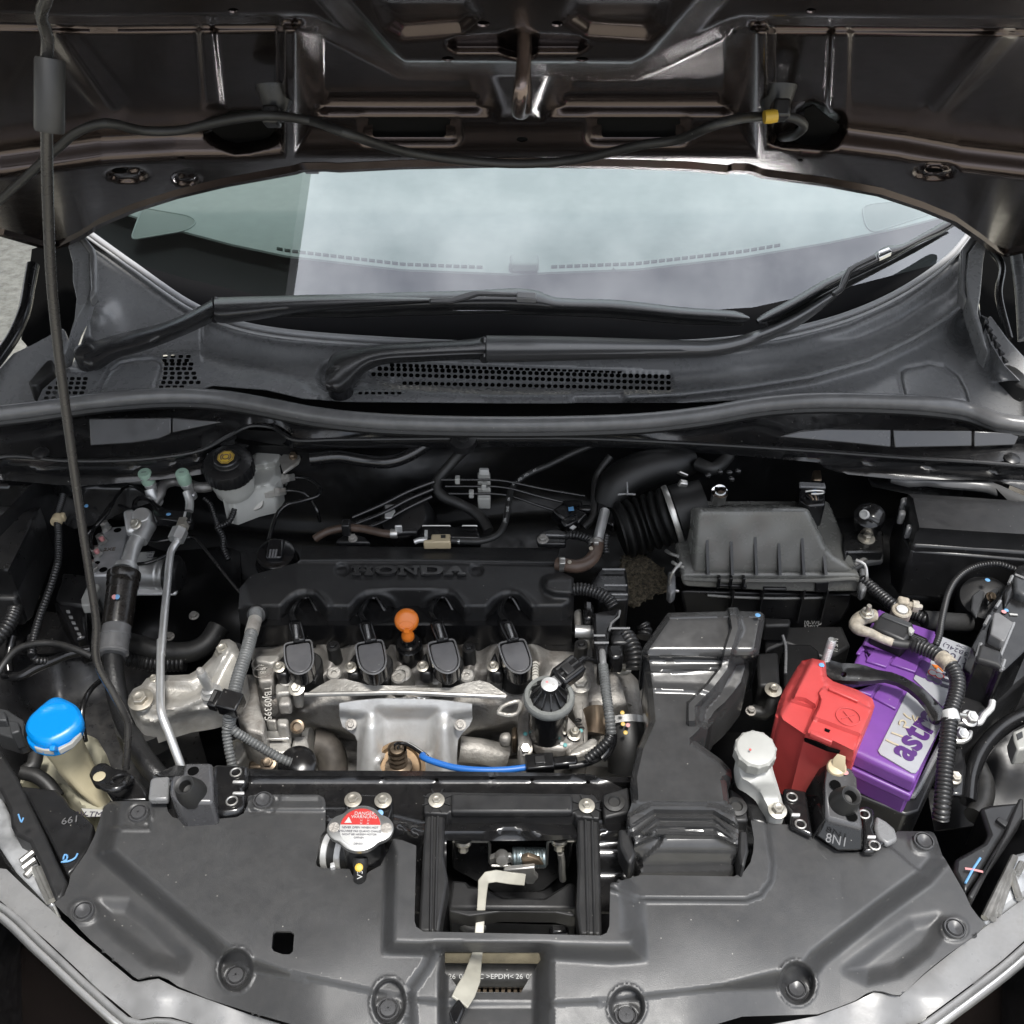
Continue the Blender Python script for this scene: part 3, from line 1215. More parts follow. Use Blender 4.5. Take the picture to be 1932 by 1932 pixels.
# corner speaker grilles
for gx in (A4([(735,190),(770,90),(800,10),(1060,55),(1100,80),(1095,105),(1060,130),(1010,145)]),A3([(1020,1170),(1060,1150),(1380,1120),(1420,1200),(1080,1310),(1040,1270)])):
    g = [pz(x,y,1.0408) for x,y in smooth_poly(gx,keep=12)]
    obj('speaker_grille',prism_bm(g,(0,0,-0.002)),mat('grille_cloth',(0.20,0.235,0.22),0.8,bump=1.0,bscale=1500),dash)
    loop = [pz(x,y,1.041) for x,y in smooth_poly(gx,keep=12)]
    obj('grille_rim',tube_bm(loop + [loop[0]],0.0016,6,straight=True),M_dashl,dash)
# mirror sensor foot at the middle of the pad
obj('sensor_foot',box_bm(0.05,0.04,0.02,Matrix.Translation(pz(989,497,1.05))),M_dashl,dash,bevel=0.005)
# ================================================================== cowl panel between windscreen and bay
cz_y = lerp_fn([(380,1.150),(440,1.120),(540,1.068),(640,1.022),(720,1.004),(790,0.990),(860,0.985)])
seal_line = [(-60,790),(0,782),(60,775),(110,768),(190,757),(330,748),(420,753),(500,766),(600,785),(720,797),(966,803),(1200,797),(1330,783),(1430,766),(1520,758),(1620,758),(1750,764),(1830,776),(1885,796),(1932,803),(2000,806)]


def seal_y(x):
    return float(np.interp(x,[p[0] for p in seal_line],[p[1] for p in seal_line]))


cowl = thing('cowl_panel','dark grey plastic scuttle panel below the windscreen','cowl panel',pz(966,760,.99))
edge_l = [(60,780),(80,735),(120,700),(135,690),(150,660),(165,615),(168,570),(160,530),(150,500),(148,470),(140,440),(150,425)]
edge_r = [(1845,425),(1858,440),(1835,480),(1840,520),(1842,560),(1850,600),(1870,650),(1895,690),(1925,720),(1970,740),(1970,800)]
cowl_out = [(x,y) for x,y in edge_l] + [(x,y - 4) for x,y in base_curve[1:-1]] + edge_r + [(x,y) for x,y in seal_line[::-1] if 1560 < x < 1960] + [(1530,757),(1502,753),(1452,751),(1284,760),(966,760),(648,757),(570,751),(503,735),(402,727),(369,737),(345,745)] + [(x,y) for x,y in seal_line[::-1] if 70 < x < 340]


def hexrow(cr,x0,x1,y0,y1,n,rx,ry,th0=1.0,th1=1.0,skip=()):
    out = []
    for i in range(n):
        if i in skip:
            continue
        t = i / max(1,n - 1)
        q = cr(x0 + (x1 - x0) * t,y0 + (y1 - y0) * t)
        s = th0 + (th1 - th0) * t
        out.append(rrect(q[0],q[1],rx,ry * s,min(rx,ry * s) * 0.36,2))
    return out


holes = []
# main grille, four rows
holes += hexrow(A5,275,1555,702,742,38,8.6,7.0,1.0,0.55)
holes += hexrow(A5,205,1830,722,768,47,8.8,8.4)
holes += hexrow(A5,170,1830,752,800,48,8.8,8.6)
holes += hexrow(A5,345,1830,802,832,43,8.8,8.4)
# lower strip
holes += hexrow(A5,15,870,888,888,24,8.4,7.0,1.05,0.5)
holes += hexrow(A5,1190,1860,894,898,19,8.4,6.6,0.5,1.05)
holes += hexrow(A5,95,315,858,858,7,8.4,6.6)
# left cluster
rows = [(845,930,1060,4),(868,925,1050,4),(888,935,1075,5),(914,930,1070,5),(940,930,1090,5),(966,925,1095,5),(992,918,1115,6),(1018,905,1140,7)]
for y,xa,xb,n in rows:
    holes += hexrow(A4,xa,xb,y,y,n,9.6,7.6)
for y,xa,xb,n in ((970,295,480,6),(995,290,475,6),(1022,280,470,6),(1050,270,460,6),(1080,262,380,4)):
    holes += hexrow(A4,xa,xb,y,y,n,9.4,7.6)
SO = sd_poly(np.array([c[0][0] for c in holes]),np.array([c[0][1] for c in holes]),cowl_out)
holes = [h for h,s in zip(holes,SO) if s < -10]

lid_l = A4([(555,1062),(580,1000),(620,930),(680,885),(760,868),(860,862),(900,885),(910,910),(880,1000),(878,1062)])
lid_r = A6([(1265,1090),(1240,990),(1240,930),(1270,912),(1400,888),(1480,905),(1550,960),(1590,1030),(1615,1104)])
raised_l = A4([(640,870),(700,850),(900,832),(1080,822),(1180,830),(1350,875),(1500,915),(1640,950),(1700,990),(1740,1040),(1800,1075),(1780,1120),(1000,1130),(400,1150),(560,1010)])
gr_main = A5([(140,720),(300,690),(1500,735),(1840,745),(1860,855),(1300,852),(800,848),(350,820),(150,800)])
strip_lo = A5([(-60,880),(110,838),(300,835),(500,850),(900,868),(1500,862),(1890,862),(1890,918),(-60,918)])


def cowl_fn(X,Y):
    z = cz_y(Y)
    bc = np.interp(X,[p[0] for p in base_curve],[p[1] for p in base_curve])
    t = (Y - bc)
    z = z + 0.006 * np.exp(-((t - 4) / 5.0) ** 2) - 0.004 * np.exp(-((t - 13) / 6.0) ** 2)
    # hollow below the glass, then a ridge, then the tray
    z = z - 0.012 * np.exp(-((t - 55) / 28.0) ** 2) * (X > 380)
    z = z + 0.013 * ridge(X,Y,A6([(-300,1075),(0,1060),(360,1020),(720,965),(1050,870),(1300,750),(1500,630),(1600,545)]),6)
    z = z - 0.016 * plateau(X,Y,A6([(-600,1090),(0,1075),(400,1030),(760,975),(1080,885),(1330,765),(1540,640),(1640,560),(1700,700),(1800,900),(1932,1000),(1960,1300),(-600,1300)]),26)
    # scoops around the spindles
    for cx,cy,rr in ((*A4(480,830),40),(*A4(1900,965),44)):
        r = np.hypot(X - cx,(Y - cy) * 1.25)
        z = z - 0.014 * sstep((rr - r) / 18)
    z = z + 0.006 * plateau(X,Y,raised_l,9)
    z = z - 0.004 * plateau(X,Y,gr_main,6) + 0.003 * plateau(X,Y,strip_lo,5)
    for lid in (lid_l,lid_r):
        z = z - 0.004 * np.exp(-(sd_poly(X,Y,lid) / 2.6) ** 2)
    # bumps on the left flank
    z = z + 0.008 * np.exp(-((X - 188) / 26.0) ** 2 - ((Y - 588) / 22.0) ** 2)
    z = z - 0.005 * np.exp(-((X - 255) / 40.0) ** 2 - ((Y - 610) / 40.0) ** 2)
    z = z + 0.018 * sstep((172 - X) / 26) * (Y < 700)
    z = z + 0.020 * sstep((X - 1826 - np.clip((Y - 560) * 0.25,0,80)) / 26) * (Y < 720)
    z = z - 0.020 * np.exp(-((X - 1812) / 30.0) ** 2 - ((Y - 620) / 60.0) ** 2)
    return unproj_z(X,Y,z)


sheet('cowl_cover',cowl_out,holes,cowl_fn,M_cowl,cowl,step=4.2,solid=0.0012,smooth=0,guides=[(lid_l,True,(-2.6,0,2.6)),(lid_r,True,(-2.6,0,2.6)),(raised_l,True,(-4,4)),(A6([(-300,1075),(0,1060),(360,1020),(720,965),(1050,870),(1300,750),(1500,630),(1600,545)]),False,(-8,-4,0,4,8,14)),(gr_main,True,(-4,4))])
# tray under the grille; its flat black stands for the shade there
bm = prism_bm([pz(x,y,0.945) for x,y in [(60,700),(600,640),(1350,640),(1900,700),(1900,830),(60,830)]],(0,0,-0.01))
obj('cowl_tray',bm,mat('tray_shade_black',(0.004,0.004,0.004),0.95,spec=0.05),cowl)
# soft edge mouldings against the glass, and the foam ends by the wings
M_mld = mat('moulding_grey',(0.55,0.55,0.56),0.35)
for nm,off,rr,fl_ in (('glass_moulding',-5,.0050,.45),('moulding_bead',6,.0022,1)):
    obj(nm,tube_bm([pz(x,y + off,float(cz_y(y)) + 0.007) for x,y in base_curve[1:-1]],rr,10,0.012),M_mld,cowl)
mould_l = D7([(640,185),(760,330),(775,400),(775,680),(715,745),(725,660),(715,350),(610,215)])
obj('end_moulding',prism_bm([pz(x,y,float(cz_y(y)) + 0.034) for x,y in mould_l],(0,0,-0.02)),M_rubg,cowl,bevel=0.004)
mould_r = A6([(1660,130),(1580,240),(1572,480),(1600,520),(1618,525),(1605,480),(1610,260),(1690,165)])
obj('end_moulding',prism_bm([pz(x,y,float(cz_y(y)) + 0.034) for x,y in mould_r],(0,0,-0.02)),M_rubg,cowl,bevel=0.004)
side_l = D7([(560,235),(640,190),(715,350),(725,660),(700,750),(620,900),(570,1030),(540,1150),(510,1210),(530,1150),(600,900),(615,740),(585,600),(585,450),(550,330)])
obj('side_flange',prism_bm([pz(x,y,float(cz_y(y)) + 0.030) for x,y in side_l],(0,0,-0.03)),M_cowl,cowl,bevel=0.003)
side_r = A6([(1690,165),(1720,220),(1705,300),(1690,480),(1675,600),(1690,680),(1735,825),(1700,780),(1640,600),(1618,520),(1605,400),(1620,260)])
obj('side_flange',prism_bm([pz(x,y,float(cz_y(y)) + 0.036) for x,y in side_r],(0,0,-0.03)),M_cowl,cowl,bevel=0.003)
# comb of foam teeth on the right end
for i in range(6):
    q = A6(1690 + i * 22,610 + i * 44)
    e = A6(1760 + i * 26,640 + i * 48)
    a,b = pz(*q,1.055 - i * 0.008),pz(*e,1.03 - i * 0.008)
    obj('foam_tooth',prism_bm([a,b,b + Vector((0.004,-0.022,-0.004)),a + Vector((0,-0.018,0))],(0,0,-0.02)),M_blk,cowl,bevel=0.002)
foam = A6([(1735,825),(1800,830),(1932,940),(1980,1000),(1980,1040),(1900,1010),(1780,920)])
obj('foam_block',prism_bm([pz(x,y,1.005) for x,y in foam],(0,0,-0.03)),M_rub,cowl,bevel=0.003)
foam2 = D7([(225,1410),(400,1210),(420,1230),(440,1330),(300,1430),(240,1440)])
obj('foam_block',prism_bm([pz(x,y,1.012) for x,y in foam2],(0,0,-0.03)),M_rub,cowl,bevel=0.003)

# hood seal
seal = thing('hood_seal','rounded black rubber seal running across the back of the bay','seal',pz(966,800,1.0))
sp = []
for x,y in seal_line:
    sp.append(pz(x,y - 2,1.004 + (0.012 if 1500 < x < 1830 or 110 < x < 420 else 0.0)))
obj('seal_bulb',tube_bm(sp,0.0115,16,0.012),M_rubg,seal)
obj('seal_foot',tube_bm([p + Vector((0,-0.004,-0.013)) for p in sp],0.0062,8,0.02),M_rub,seal)

# plastic channel under the seal
fas = thing('bulkhead_cover','glossy black plastic channel below the rear seal','bulkhead cover',pz(966,820,.97))
fas_low = [(-60,900),(0,862),(120,868),(215,868),(300,862),(380,848),(430,822),(470,803),(516,806),(552,828),(640,828),(860,826),(1090,826),(1200,830),(1350,838),(1540,850),(1700,862),(1860,872),(1932,878),(2000,882)]
fas_out = [(x,y + 4) for x,y in seal_line] + fas_low[::-1]
fy0 = lambda X: np.interp(X,[p[0] for p in seal_line],[p[1] for p in seal_line])
fy1 = lambda X: np.interp(X,[p[0] for p in fas_low],[p[1] for p in fas_low])


def fas_fn(X,Y):
    t = np.clip((Y - fy0(X)) / np.maximum(6,fy1(X) - fy0(X)),0,1)
    z = 0.988 - 0.026 * t
    return unproj_z(X,Y,z)


sheet('channel',fas_out,[],fas_fn,M_bpaint,fas,step=6,solid=0.003,smooth=60)
for pl,y0 in (([(168,790),(322,788),(322,818),(300,828),(250,836),(170,841)],841),([(325,788),(420,796),(325,817)],841),([(1470,824),(1510,813),(1560,809),(1681,811),(1681,844),(1600,836)],844),([(1685,811),(1834,813),(1834,842),(1688,845)],844),([(1838,813),(1925,818),(1915,840),(1838,843)],844)):
    co = pz(1760 if y0 == 844 else 240,y0,.976)
    nn = Vector((0,-.86,.51)).normalized()
    obj('channel_panel',prism_bm([pp(x,y,co,nn) for x,y in pl],-nn * .003),mat('panel_gloss',(0.05,0.05,0.052),0.22,rvar=.06,spec=.8),fas,bevel=.0015)
lip = [pz(x,y + 1,0.969) for x,y in fas_low]
obj('channel_lip',tube_bm(lip,0.0030,8,0.012),M_blk,fas)
for x,y in (D4(1815,445),B1(330,335)):
    obj('push_pin',lathe_bm([(0.0115,0),(0.011,0.003),(0.007,0.005),(0.002,0.0055)],20),M_blk,fas,matrix=T(pz(x,y,0.972),(0,-.2,1)))
c = pz(*D5(1790,215),0.975)
obj('screw_boss',lathe_bm([(0.020,-0.012),(0.019,0.0),(0.009,0.002),(0.008,0.005),(0.004,0.006)],24),M_blk,fas,matrix=T(c,(0,-.3,1)))
# painted upper rail of the bulkhead below it, sealer beads at both ends
rail = [(x,y) for x,y in fas_low]
ro = rail + [(2000,935),(1932,925),(1880,905),(1700,905),(1600,895),(1540,872),(1350,856),(1200,846),(1090,842),(640,846),(552,846),(516,830),(470,838),(430,868),(380,895),(300,905),(180,915),(110,915),(0,905),(-60,920)]
sheet('bulkhead_rail',ro,[],lambda X,Y: unproj_z(X,Y,0.958 - 0.0006 * (Y - fy1(X)) - 0.006 * np.exp(-((Y - fy1(X) - 18) / 8.0) ** 2)),M_bpaint,body,step=8,solid=0.004)
beadr = D4([(700,610),(850,650),(1000,640),(1200,665),(1400,680),(1600,705),(1750,770),(1932,850)])
obj('sealer_bead',tube_bm([pz(x,y,0.925) for x,y in beadr],0.009,10,0.01,flat=0.7),M_caulk,body)
beadl = B1([(620,560),(800,530),(950,520),(1080,530),(1180,525),(1240,490)])
obj('sealer_bead',tube_bm([pz(x,y,0.925) for x,y in beadl],0.008,10,0.01,flat=0.7),M_caulk,body)

# ================================================================== wipers


def wz(y):
    return float(cz_y(y))


def wslab(name,poly,dz_,h,m,parent,bevel=0.003,keep=None):
    pts = [pz(x,y,wz(y) + dz_) for x,y in poly]
    return obj(name,prism_bm(pts,(0,h * .9,-h * .55)),m,parent,bevel=min(.0075,bevel * 1.7),seg=4,smooth=60)


def dome(name,up,lo,dz_,h,m,parent,n=64):
    """rounded bar between two edges measured in the picture"""
    def rs(c):
        p = catmull([Vector((x,y,0)) for x,y in c],6)
        cum = np.concatenate([[0],np.cumsum([(b - a).length for a,b in zip(p,p[1:])])])
        t = np.linspace(0,cum[-1],n)
        return np.stack([np.interp(t,cum,[v.x for v in p]),np.interp(t,cum,[v.y for v in p])],1)
    U,L_ = rs(up),rs(lo)
    rings = []
    for i in range(n):
        ring = []
        for k in range(9):
            t = k / 8
            x,y = U[i] * (1 - t) + L_[i] * t
            b = 1 - abs(2 * t - 1) ** 2.6
            ring.append(pz(x,y,wz(y) + dz_ - h * .8 + h * b))
        ymid = (U[i] + L_[i]) / 2
        lowp = [pz(x,y,wz(y) + dz_ - h * .8) + Vector((0,h * .7,-h * .45)) for x,y in (L_[i],U[i])]
        rings.append(ring + lowp)
    return obj(name,loft_bm(rings),m,parent,smooth=55)


M_arm2 = mat('wiper_black_pale',(0.075,0.075,0.078),0.30,dust=.04)  # paler black for the second wiper's arm
w1 = thing('windshield_wiper','long black wiper whose spindle is at the far left of the cowl','wiper',pz(*A4(480,830),1.0),'windscreen wipers')
arm1 = A4([(500,785),(540,760),(700,712),(900,662),(1030,612),(1130,560),(1195,528),(1200,640),(1100,690),(980,742),(800,810),(640,858),(520,925),(470,900),(450,850)])
dome('arm_head',A4([(470,800),(540,760),(700,712),(900,662),(1030,612),(1130,560),(1195,526)]),A4([(470,905),(520,925),(640,858),(800,810),(980,742),(1100,690),(1200,640)]),0.036,0.014,M_arm,w1)
arm1b = A4([(1205,515),(1235,512),(1932,500)]) + A5([(250,312),(495,318),(495,358),(200,385)]) + A4([(1932,585),(1600,612),(1400,640),(1225,655),(1205,640)])
dome('arm',A4([(1205,515),(1500,507),(1932,500)]) + A5([(250,312),(495,318)]),A4([(1205,645),(1225,655),(1400,640),(1600,612),(1932,585)]) + A5([(250,375),(495,358)]),0.042,0.014,M_arm,w1)
arm1c = A5([(480,325),(600,322),(680,296),(740,282),(800,283),(980,292),(1075,292),(1075,318),(900,315),(760,312),(690,335),(610,356),(480,358)])
wslab('arm_hook',arm1c,0.047,0.010,M_arm,w1,0.002)
obj('clip_pad',prism_bm([pz(x,y,wz(y) + 0.050) for x,y in A5([(975,287),(1085,292),(1088,328),(975,324)])],(0,0,-0.008)),M_rubg,w1,bevel=0.0015)
bl1 = A5([(-600,330),(-300,310),(0,303),(350,292),(720,282),(1000,270),(1100,285),(1180,318),(1540,335),(1932,378)]) + A6([(0,568),(200,582),(330,596),(385,622),(385,645),(360,658),(0,645)]) + A5([(1932,452),(1500,415),(1100,402),(800,395),(400,400),(0,420),(-600,400)])
dome('blade',A5([(-600,330),(-300,310),(0,303),(350,292),(720,282),(1000,270),(1100,285),(1180,318),(1540,335),(1932,378)]) + A6([(200,582),(330,596),(388,625)]),A5([(-600,385),(0,410),(400,395),(800,390),(1100,400),(1500,412),(1932,448)]) + A6([(200,650),(360,656),(390,640)]),0.036,0.012,M_arm,w1)
bl1r = A5([(-600,400),(0,415),(400,400),(800,395),(1100,402),(1500,415),(1932,452)]) + A6([(0,645),(360,658),(350,672),(0,662)]) + A5([(1932,470),(1500,432),(1100,418),(800,410),(0,432),(-600,420)])
wslab('blade_rubber',bl1r,0.020,0.010,M_rub,w1,0.001)
c = pz(*A4(482,835),wz(A4(482,835)[1]) + 0.030)
obj('spindle_cap',lathe_bm([(0.0165,-0.02),(0.0165,0.004),(0.0145,0.009),(0.009,0.012),(0.003,0.0125)],24),M_arm,w1,matrix=T(c,(0,-0.25,1)))
obj('hinge_pin',lathe_bm([(0.006,0),(0.006,0.041),(0.004,0.042)],14),M_blk,w1,matrix=T(pz(*A4(1212,645),wz(A4(0,645)[1]) + .030),pz(*A4(1212,525),wz(A4(0,525)[1]) + .030) - pz(*A4(1212,645),wz(A4(0,645)[1]) + .030)))

w2 = thing('windshield_wiper','shorter wiper sweeping right from the spindle at the cowl middle','wiper',pz(*A4(1900,965),.99),'windscreen wipers')
arm2 = A5([(-60,640),(-20,625),(60,608),(200,585),(450,570),(745,553),(800,540),(800,672),(745,665),(450,680),(230,695),(150,720),(90,765),(50,810),(-20,860),(-90,850),(-100,720)])
dome('arm_head',A5([(-105,760),(-60,640),(60,608),(200,585),(450,570),(745,553),(800,538)]),A5([(-95,845),(-20,860),(50,810),(90,765),(150,720),(230,695),(450,680),(745,668),(800,672)]),0.036,0.016,M_arm,w2)
arm2b = A5([(806,536),(1200,540),(1932,562)]) + A6([(0,758),(150,758),(300,738),(450,692),(640,610),(850,490),(878,512),(760,610),(640,690),(480,765),(300,825),(150,850),(0,855)]) + A5([(1932,660),(1400,672),(1000,682),(806,684)])
dome('arm',A5([(806,536),(1200,540),(1932,562)]) + A6([(150,758),(300,738),(450,692),(640,610),(850,490)]),A5([(806,684),(1000,682),(1400,672),(1932,660)]) + A6([(150,850),(300,825),(480,765),(640,690),(760,610),(878,512)]),0.042,0.016,M_arm2,w2)
arm2c = A6([(850,490),(895,455),(915,400),(945,345),(990,318),(1095,268),(1110,295),(1000,348),(965,375),(945,430),(915,485),(878,512)])
wslab('arm_hook',arm2c,0.048,0.010,M_arm,w2,0.002)
bl2 = A6([(428,635),(470,605),(620,525),(800,420),(920,362),(1080,275),(1160,225),(1190,232),(1240,215),(1400,135),(1540,60),(1570,62),(1578,82),(1500,140),(1350,210),(1230,265),(1190,300),(960,412),(830,480),(600,608),(480,660),(440,660)])
dome('blade',A6([(428,638),(470,605),(620,525),(800,420),(920,362),(1080,275),(1160,225),(1240,215),(1400,135),(1540,60),(1575,66)]),A6([(440,660),(480,660),(600,608),(830,480),(960,412),(1190,300),(1350,210),(1500,140),(1580,84)]),0.036,0.012,M_arm,w2)
bl2r = A6([(480,660),(830,482),(960,412),(1190,302),(1300,238),(1500,140),(1515,150),(1320,262),(980,440),(700,590),(500,680)])
wslab('blade_rubber',bl2r,0.020,0.010,M_rub,w2,0.001)
obj('clip_pad',prism_bm([pz(x,y,wz(y) + 0.052) for x,y in A6([(1108,255),(1172,228),(1192,255),(1118,290)])],(0,0,-0.008)),M_chrome,w2,bevel=0.0015)
c = pz(*A4(1905,965),1.034)
obj('spindle_cap',lathe_bm([(0.0185,-0.03),(0.0185,0.004),(0.0165,0.010),(0.010,0.0135),(0.003,0.014)],24),M_arm,w2,matrix=T(c,(0,-0.25,1)))
obj('hinge_pin',lathe_bm([(0.0062,0),(0.0062,0.046),(0.004,0.047)],14),M_blk,w2,matrix=T(pz(*A5(795,675),wz(A5(0,675)[1]) + .032),pz(*A5(795,545),wz(A5(0,545)[1]) + .032) - pz(*A5(795,675),wz(A5(0,675)[1]) + .032)))
# ================================================================== radiator support, cover, latch
sup = thing('radiator_support','black painted upper cross member in front of the engine','cross member',pz(966,1480,.8))
sup_out = [(290,1462),(330,1444)] + B7([(0,85),(700,88),(1500,100),(1680,118),(1800,150),(1880,200),(1932,330)]) + [(1230,1500),(1450,1500),(1480,1530),(1500,1640),(1450,1720),(500,1720),(300,1600),(285,1500)]
sup_hole = B7([(870,480),(1000,480),(1115,482),(1440,480),(1600,470),(1620,1000),(870,1000)])
cap_hole = B7([(150,470),(330,420),(480,480),(470,620),(420,720),(330,720),(150,650)])


def sup_fn(X,Y):
    z = 0.826 + 0 * X
    z = z + 0.008 * np.exp(-((Y - 1462) / 9.0) ** 2)
    z = z + 0.012 * ridge(X,Y,B7([(190,360),(300,360),(560,400),(720,440),(880,430),(1080,430),(1180,408),(1280,408),(1400,440),(1600,450),(1900,420)]),12)
    z = z - 0.02 * plateau(X,Y,B7([(300,480),(720,520),(720,700),(300,700)]),30)
    z = z - 0.02 * sstep((Y - 1600) / 60)
    return unproj_z(X,Y,z)


pinh = [ellipse(*B7(x,y),4.2,3.2,9) for x,y in ((512,128),(815,140),(1125,130),(1352,138),(1668,152))]
sheet('cross_member',sup_out,[sup_hole,cap_hole] + pinh,sup_fn,M_bpaint,sup,step=8,solid=0.004,smooth=60)
obj('member_face',prism_bm([pz(x,y,0.822) for x,y in [(290,1466),(1195,1466),(1195,1476),(290,1476)]],(0,0.0,-0.12)),M_bpaint,sup)

# ------------------------------------------------------------------ plastic radiator cover
cov_l = D1([(340,815),(400,770),(430,700),(442,640),(540,500),(590,400),(625,290),(650,215),(690,180),(1020,180),(1040,200),(1050,245),(1080,280),(1110,288),(1340,292),(1480,280),(1525,255),(1548,205),(1560,160),(1590,140),(1762,138)])
cov_m = B7([(0,222),(150,222),(180,238),(190,265),(188,420),(165,450),(135,590),(140,622),(170,636),(325,640),(340,675),(375,692),(410,680),(435,655),(500,620),(540,540),(570,470),(620,478),(700,508),(690,930),(700,965),(740,992),(1000,998),(1740,1015),(1772,1000),(1788,960),(1792,730),(1800,716),(1850,716)])
cov_r = B8([(60,985),(100,983),(135,965),(270,925),(600,930),(900,935),(965,905),(1012,840),(1032,760),(1035,680),(1015,555),(1120,578),(1275,585),(1440,665),(1600,765),(1700,772),(1850,765)])
cov_e = D2([(440,546),(470,525),(640,382),(900,382),(930,395),(950,430),(1000,578),(1022,605),(1100,740),(1180,880),(1230,990),(1290,1070),(1350,1132),(1300,1185),(1240,1235),(1040,1372),(860,1520),(700,1672),(655,1700),(600,1695),(520,1670),(450,1664),(390,1685),(300,1742),(140,1805),(0,1852)])
cov_f = [(1400,1918),(1260,1960),(1100,1988),(966,1994),(820,1988),(660,1962),(560,1935)] + D1([(1560,1500),(1290,1412),(1110,1335),(1050,1292),(990,1270),(930,1275),(862,1292),(830,1272),(560,1040)])
cov_out = cov_l + cov_m + cov_r + cov_e + cov_f
slot = B7([(862,1108),(1392,1112),(1400,1150),(1340,1250),(1290,1335),(1000,1335),(950,1330),(900,1260),(862,1225)])
sq_hole = D1([(1725,990),(1815,993),(1840,1010),(1832,1120),(1810,1138),(1770,1138),(1712,1118),(1698,1095),(1706,1005)])
main_pl = D1([(700,190),(690,350),(650,500),(1380,1120),(1580,1205),(1900,1290)]) + B7([(0,1232),(480,1335),(700,1378),(1000,1400),(1430,1400),(1800,1380)]) + B8([(0,1790),(300,1745),(900,1675),(1250,1625),(1420,1550)]) + D2([(0,1400),(500,1010),(860,750),(1000,590),(900,400),(640,350)]) + [(1600,1300),(400,1300)]
rim_in = B7([(560,440),(600,545),(585,1040),(790,1045),(1400,1048),(1900,1050)]) + B8([(120,1330),(105,1000),(60,950)]) + B7([(1850,700),(1850,440)])
rim_out = B7([(520,430),(500,1130),(760,1138),(800,1092),(1410,1098),(1440,1160),(1800,1190)]) + B8([(330,1525),(318,1080),(200,940)]) + B7([(1850,440)])
duct_rim = B8([(40,1000),(250,1090),(320,1092),(980,1098),(1080,1062),(1150,965),(1162,850),(1120,560),(1000,520),(300,800)])
chan = B7([(800,1092),(760,1190),(668,1320),(680,1700),(1440,1700),(1440,1150),(1405,1098)])
chan_in = B7([(870,1110),(850,1230),(850,1700),(1370,1700),(1390,1300),(1395,1112)])
pockets = [(D1,1474,1235,100,128,.10),(B7,548,1390,90,125,.03),(B8,176,1815,112,128,.02),(B8,1326,1655,112,138,-.12)]
pk = []
for cr,x,y,rx,ry,rot in pockets:
    c = cr(x,y)
    k = cr.k * 1932 / 2983
    pk.append(ellipse(c[0],c[1],rx * k,ry * k,28,rot))
flat_l = D1([(430,660),(600,810),(650,960),(860,1200),(1000,1290),(820,1300),(320,850)])
bowl_l = D1([(640,825),(800,835),(960,950),(1150,1150),(1120,1210),(940,1170),(760,1030),(660,930)])
bowl_r = D2([(960,1085),(760,1120),(500,1300),(250,1490),(400,1560),(640,1500),(860,1340),(940,1230)])
clips = [(*D1(868,258),.004),(*D1(1645,178),.002),(*D1(523,872),-.018),(*D1(1478,1275),0),(*B7(543,1432),0),(*B8(170,1880),0),(*B8(1318,1700),0),(*D2(1095,1168),-.018),(*D2(848,468),.002)]


def cov_z(X,Y):
    side = np.clip(np.abs(X - 966) / 620.0,0,1)
    z = 0.845 - 0.030 * np.clip((Y - 1700) / 290.0,0,1) ** 2 - 0.012 * side ** 2
    h = 0.005 + 0.024 * sstep((np.abs(X - 950) - 330) / 230.0)
    w = 14 + 30 * sstep((np.abs(X - 950) - 380) / 160.0)
    z = z - h * (1 - sstep(0.5 - sd_poly(X,Y,main_pl) / w))
    sdo,sdi = sd_poly(X,Y,rim_out),sd_poly(X,Y,rim_in)
    t = np.clip(sdo / np.where(np.abs(sdo - sdi) < 1e-3,1e-3,(sdo - sdi)),0,1)
    t = np.where(sdo > 0,0,np.where(sdi < 0,1,t))
    z = z + 0.026 * sstep(t) * (1 - plateau(X,Y,chan,6))
    z = z + 0.009 * plateau(X,Y,duct_rim,12)
    ch = plateau(X,Y,chan,26)
    z = z - 0.016 * ch - 0.026 * plateau(X,Y,chan_in,22) * np.clip((2020 - Y) / 150.0,0.2,1)
    for p in pk:
        z = z - 0.016 * plateau(X,Y,p,9) + 0.003 * np.exp(-((sd_poly(X,Y,p) - 2) / 3.5) ** 2)
    z = z - 0.008 * plateau(X,Y,bowl_l,38) - 0.008 * plateau(X,Y,bowl_r,38)
    # tabs and ledges
    z = z + 0.004 * np.exp(-(sd_line(X,Y,D1([(690,350),(930,350)])) / 2.6) ** 2)
    z = z - 0.004 * plateau(X,Y,D1([(680,170),(940,170),(935,352),(680,352)]),5)
    z = z - 0.003 * plateau(X,Y,D1([(1570,140),(1745,140),(1740,200),(1700,255),(1560,262),(1540,230)]),4)
    z = z - 0.004 * plateau(X,Y,D2([(540,475),(640,370),(930,370),(1010,590),(850,735)]),4)
    z = z + 0.004 * np.exp(-(sd_poly(X,Y,B7([(-500,232),(170,232),(180,300),(-500,300)])) / 3.0) ** 2) * (X < 640)
    for x,y,_ in clips:
        z = z + 0.0025 * np.exp(-((np.hypot(X - x,(Y - y) * 1.2) - 24) / 4.0) ** 2)
    # slight waviness of the moulding
    z = z + 0.0010 * np.sin(X * 0.021 + 1.2 * np.sin(Y * 0.013)) * np.sin(Y * 0.026 + 0.7)
    return z


cover = thing('radiator_cover','wide matt black plastic cover over the radiator','radiator cover',pz(966,1800,.8))
sheet('cover_sheet',cov_out,[slot,sq_hole],lambda X,Y: unproj_z(X,Y,cov_z(X,Y)),M_cover,cover,step=4.0,solid=0.003,smooth=0,guides=[(p,True,(-4.5,-1.5,1.5,4.5)) for p in pk] + [(main_pl,True,(-7,0,7)),(duct_rim,True,(-6,0,6)),(chan,True,(-13,0,13))])


def czz(x,y):
    return float(cov_z(np.array([x]),np.array([y]))[0])


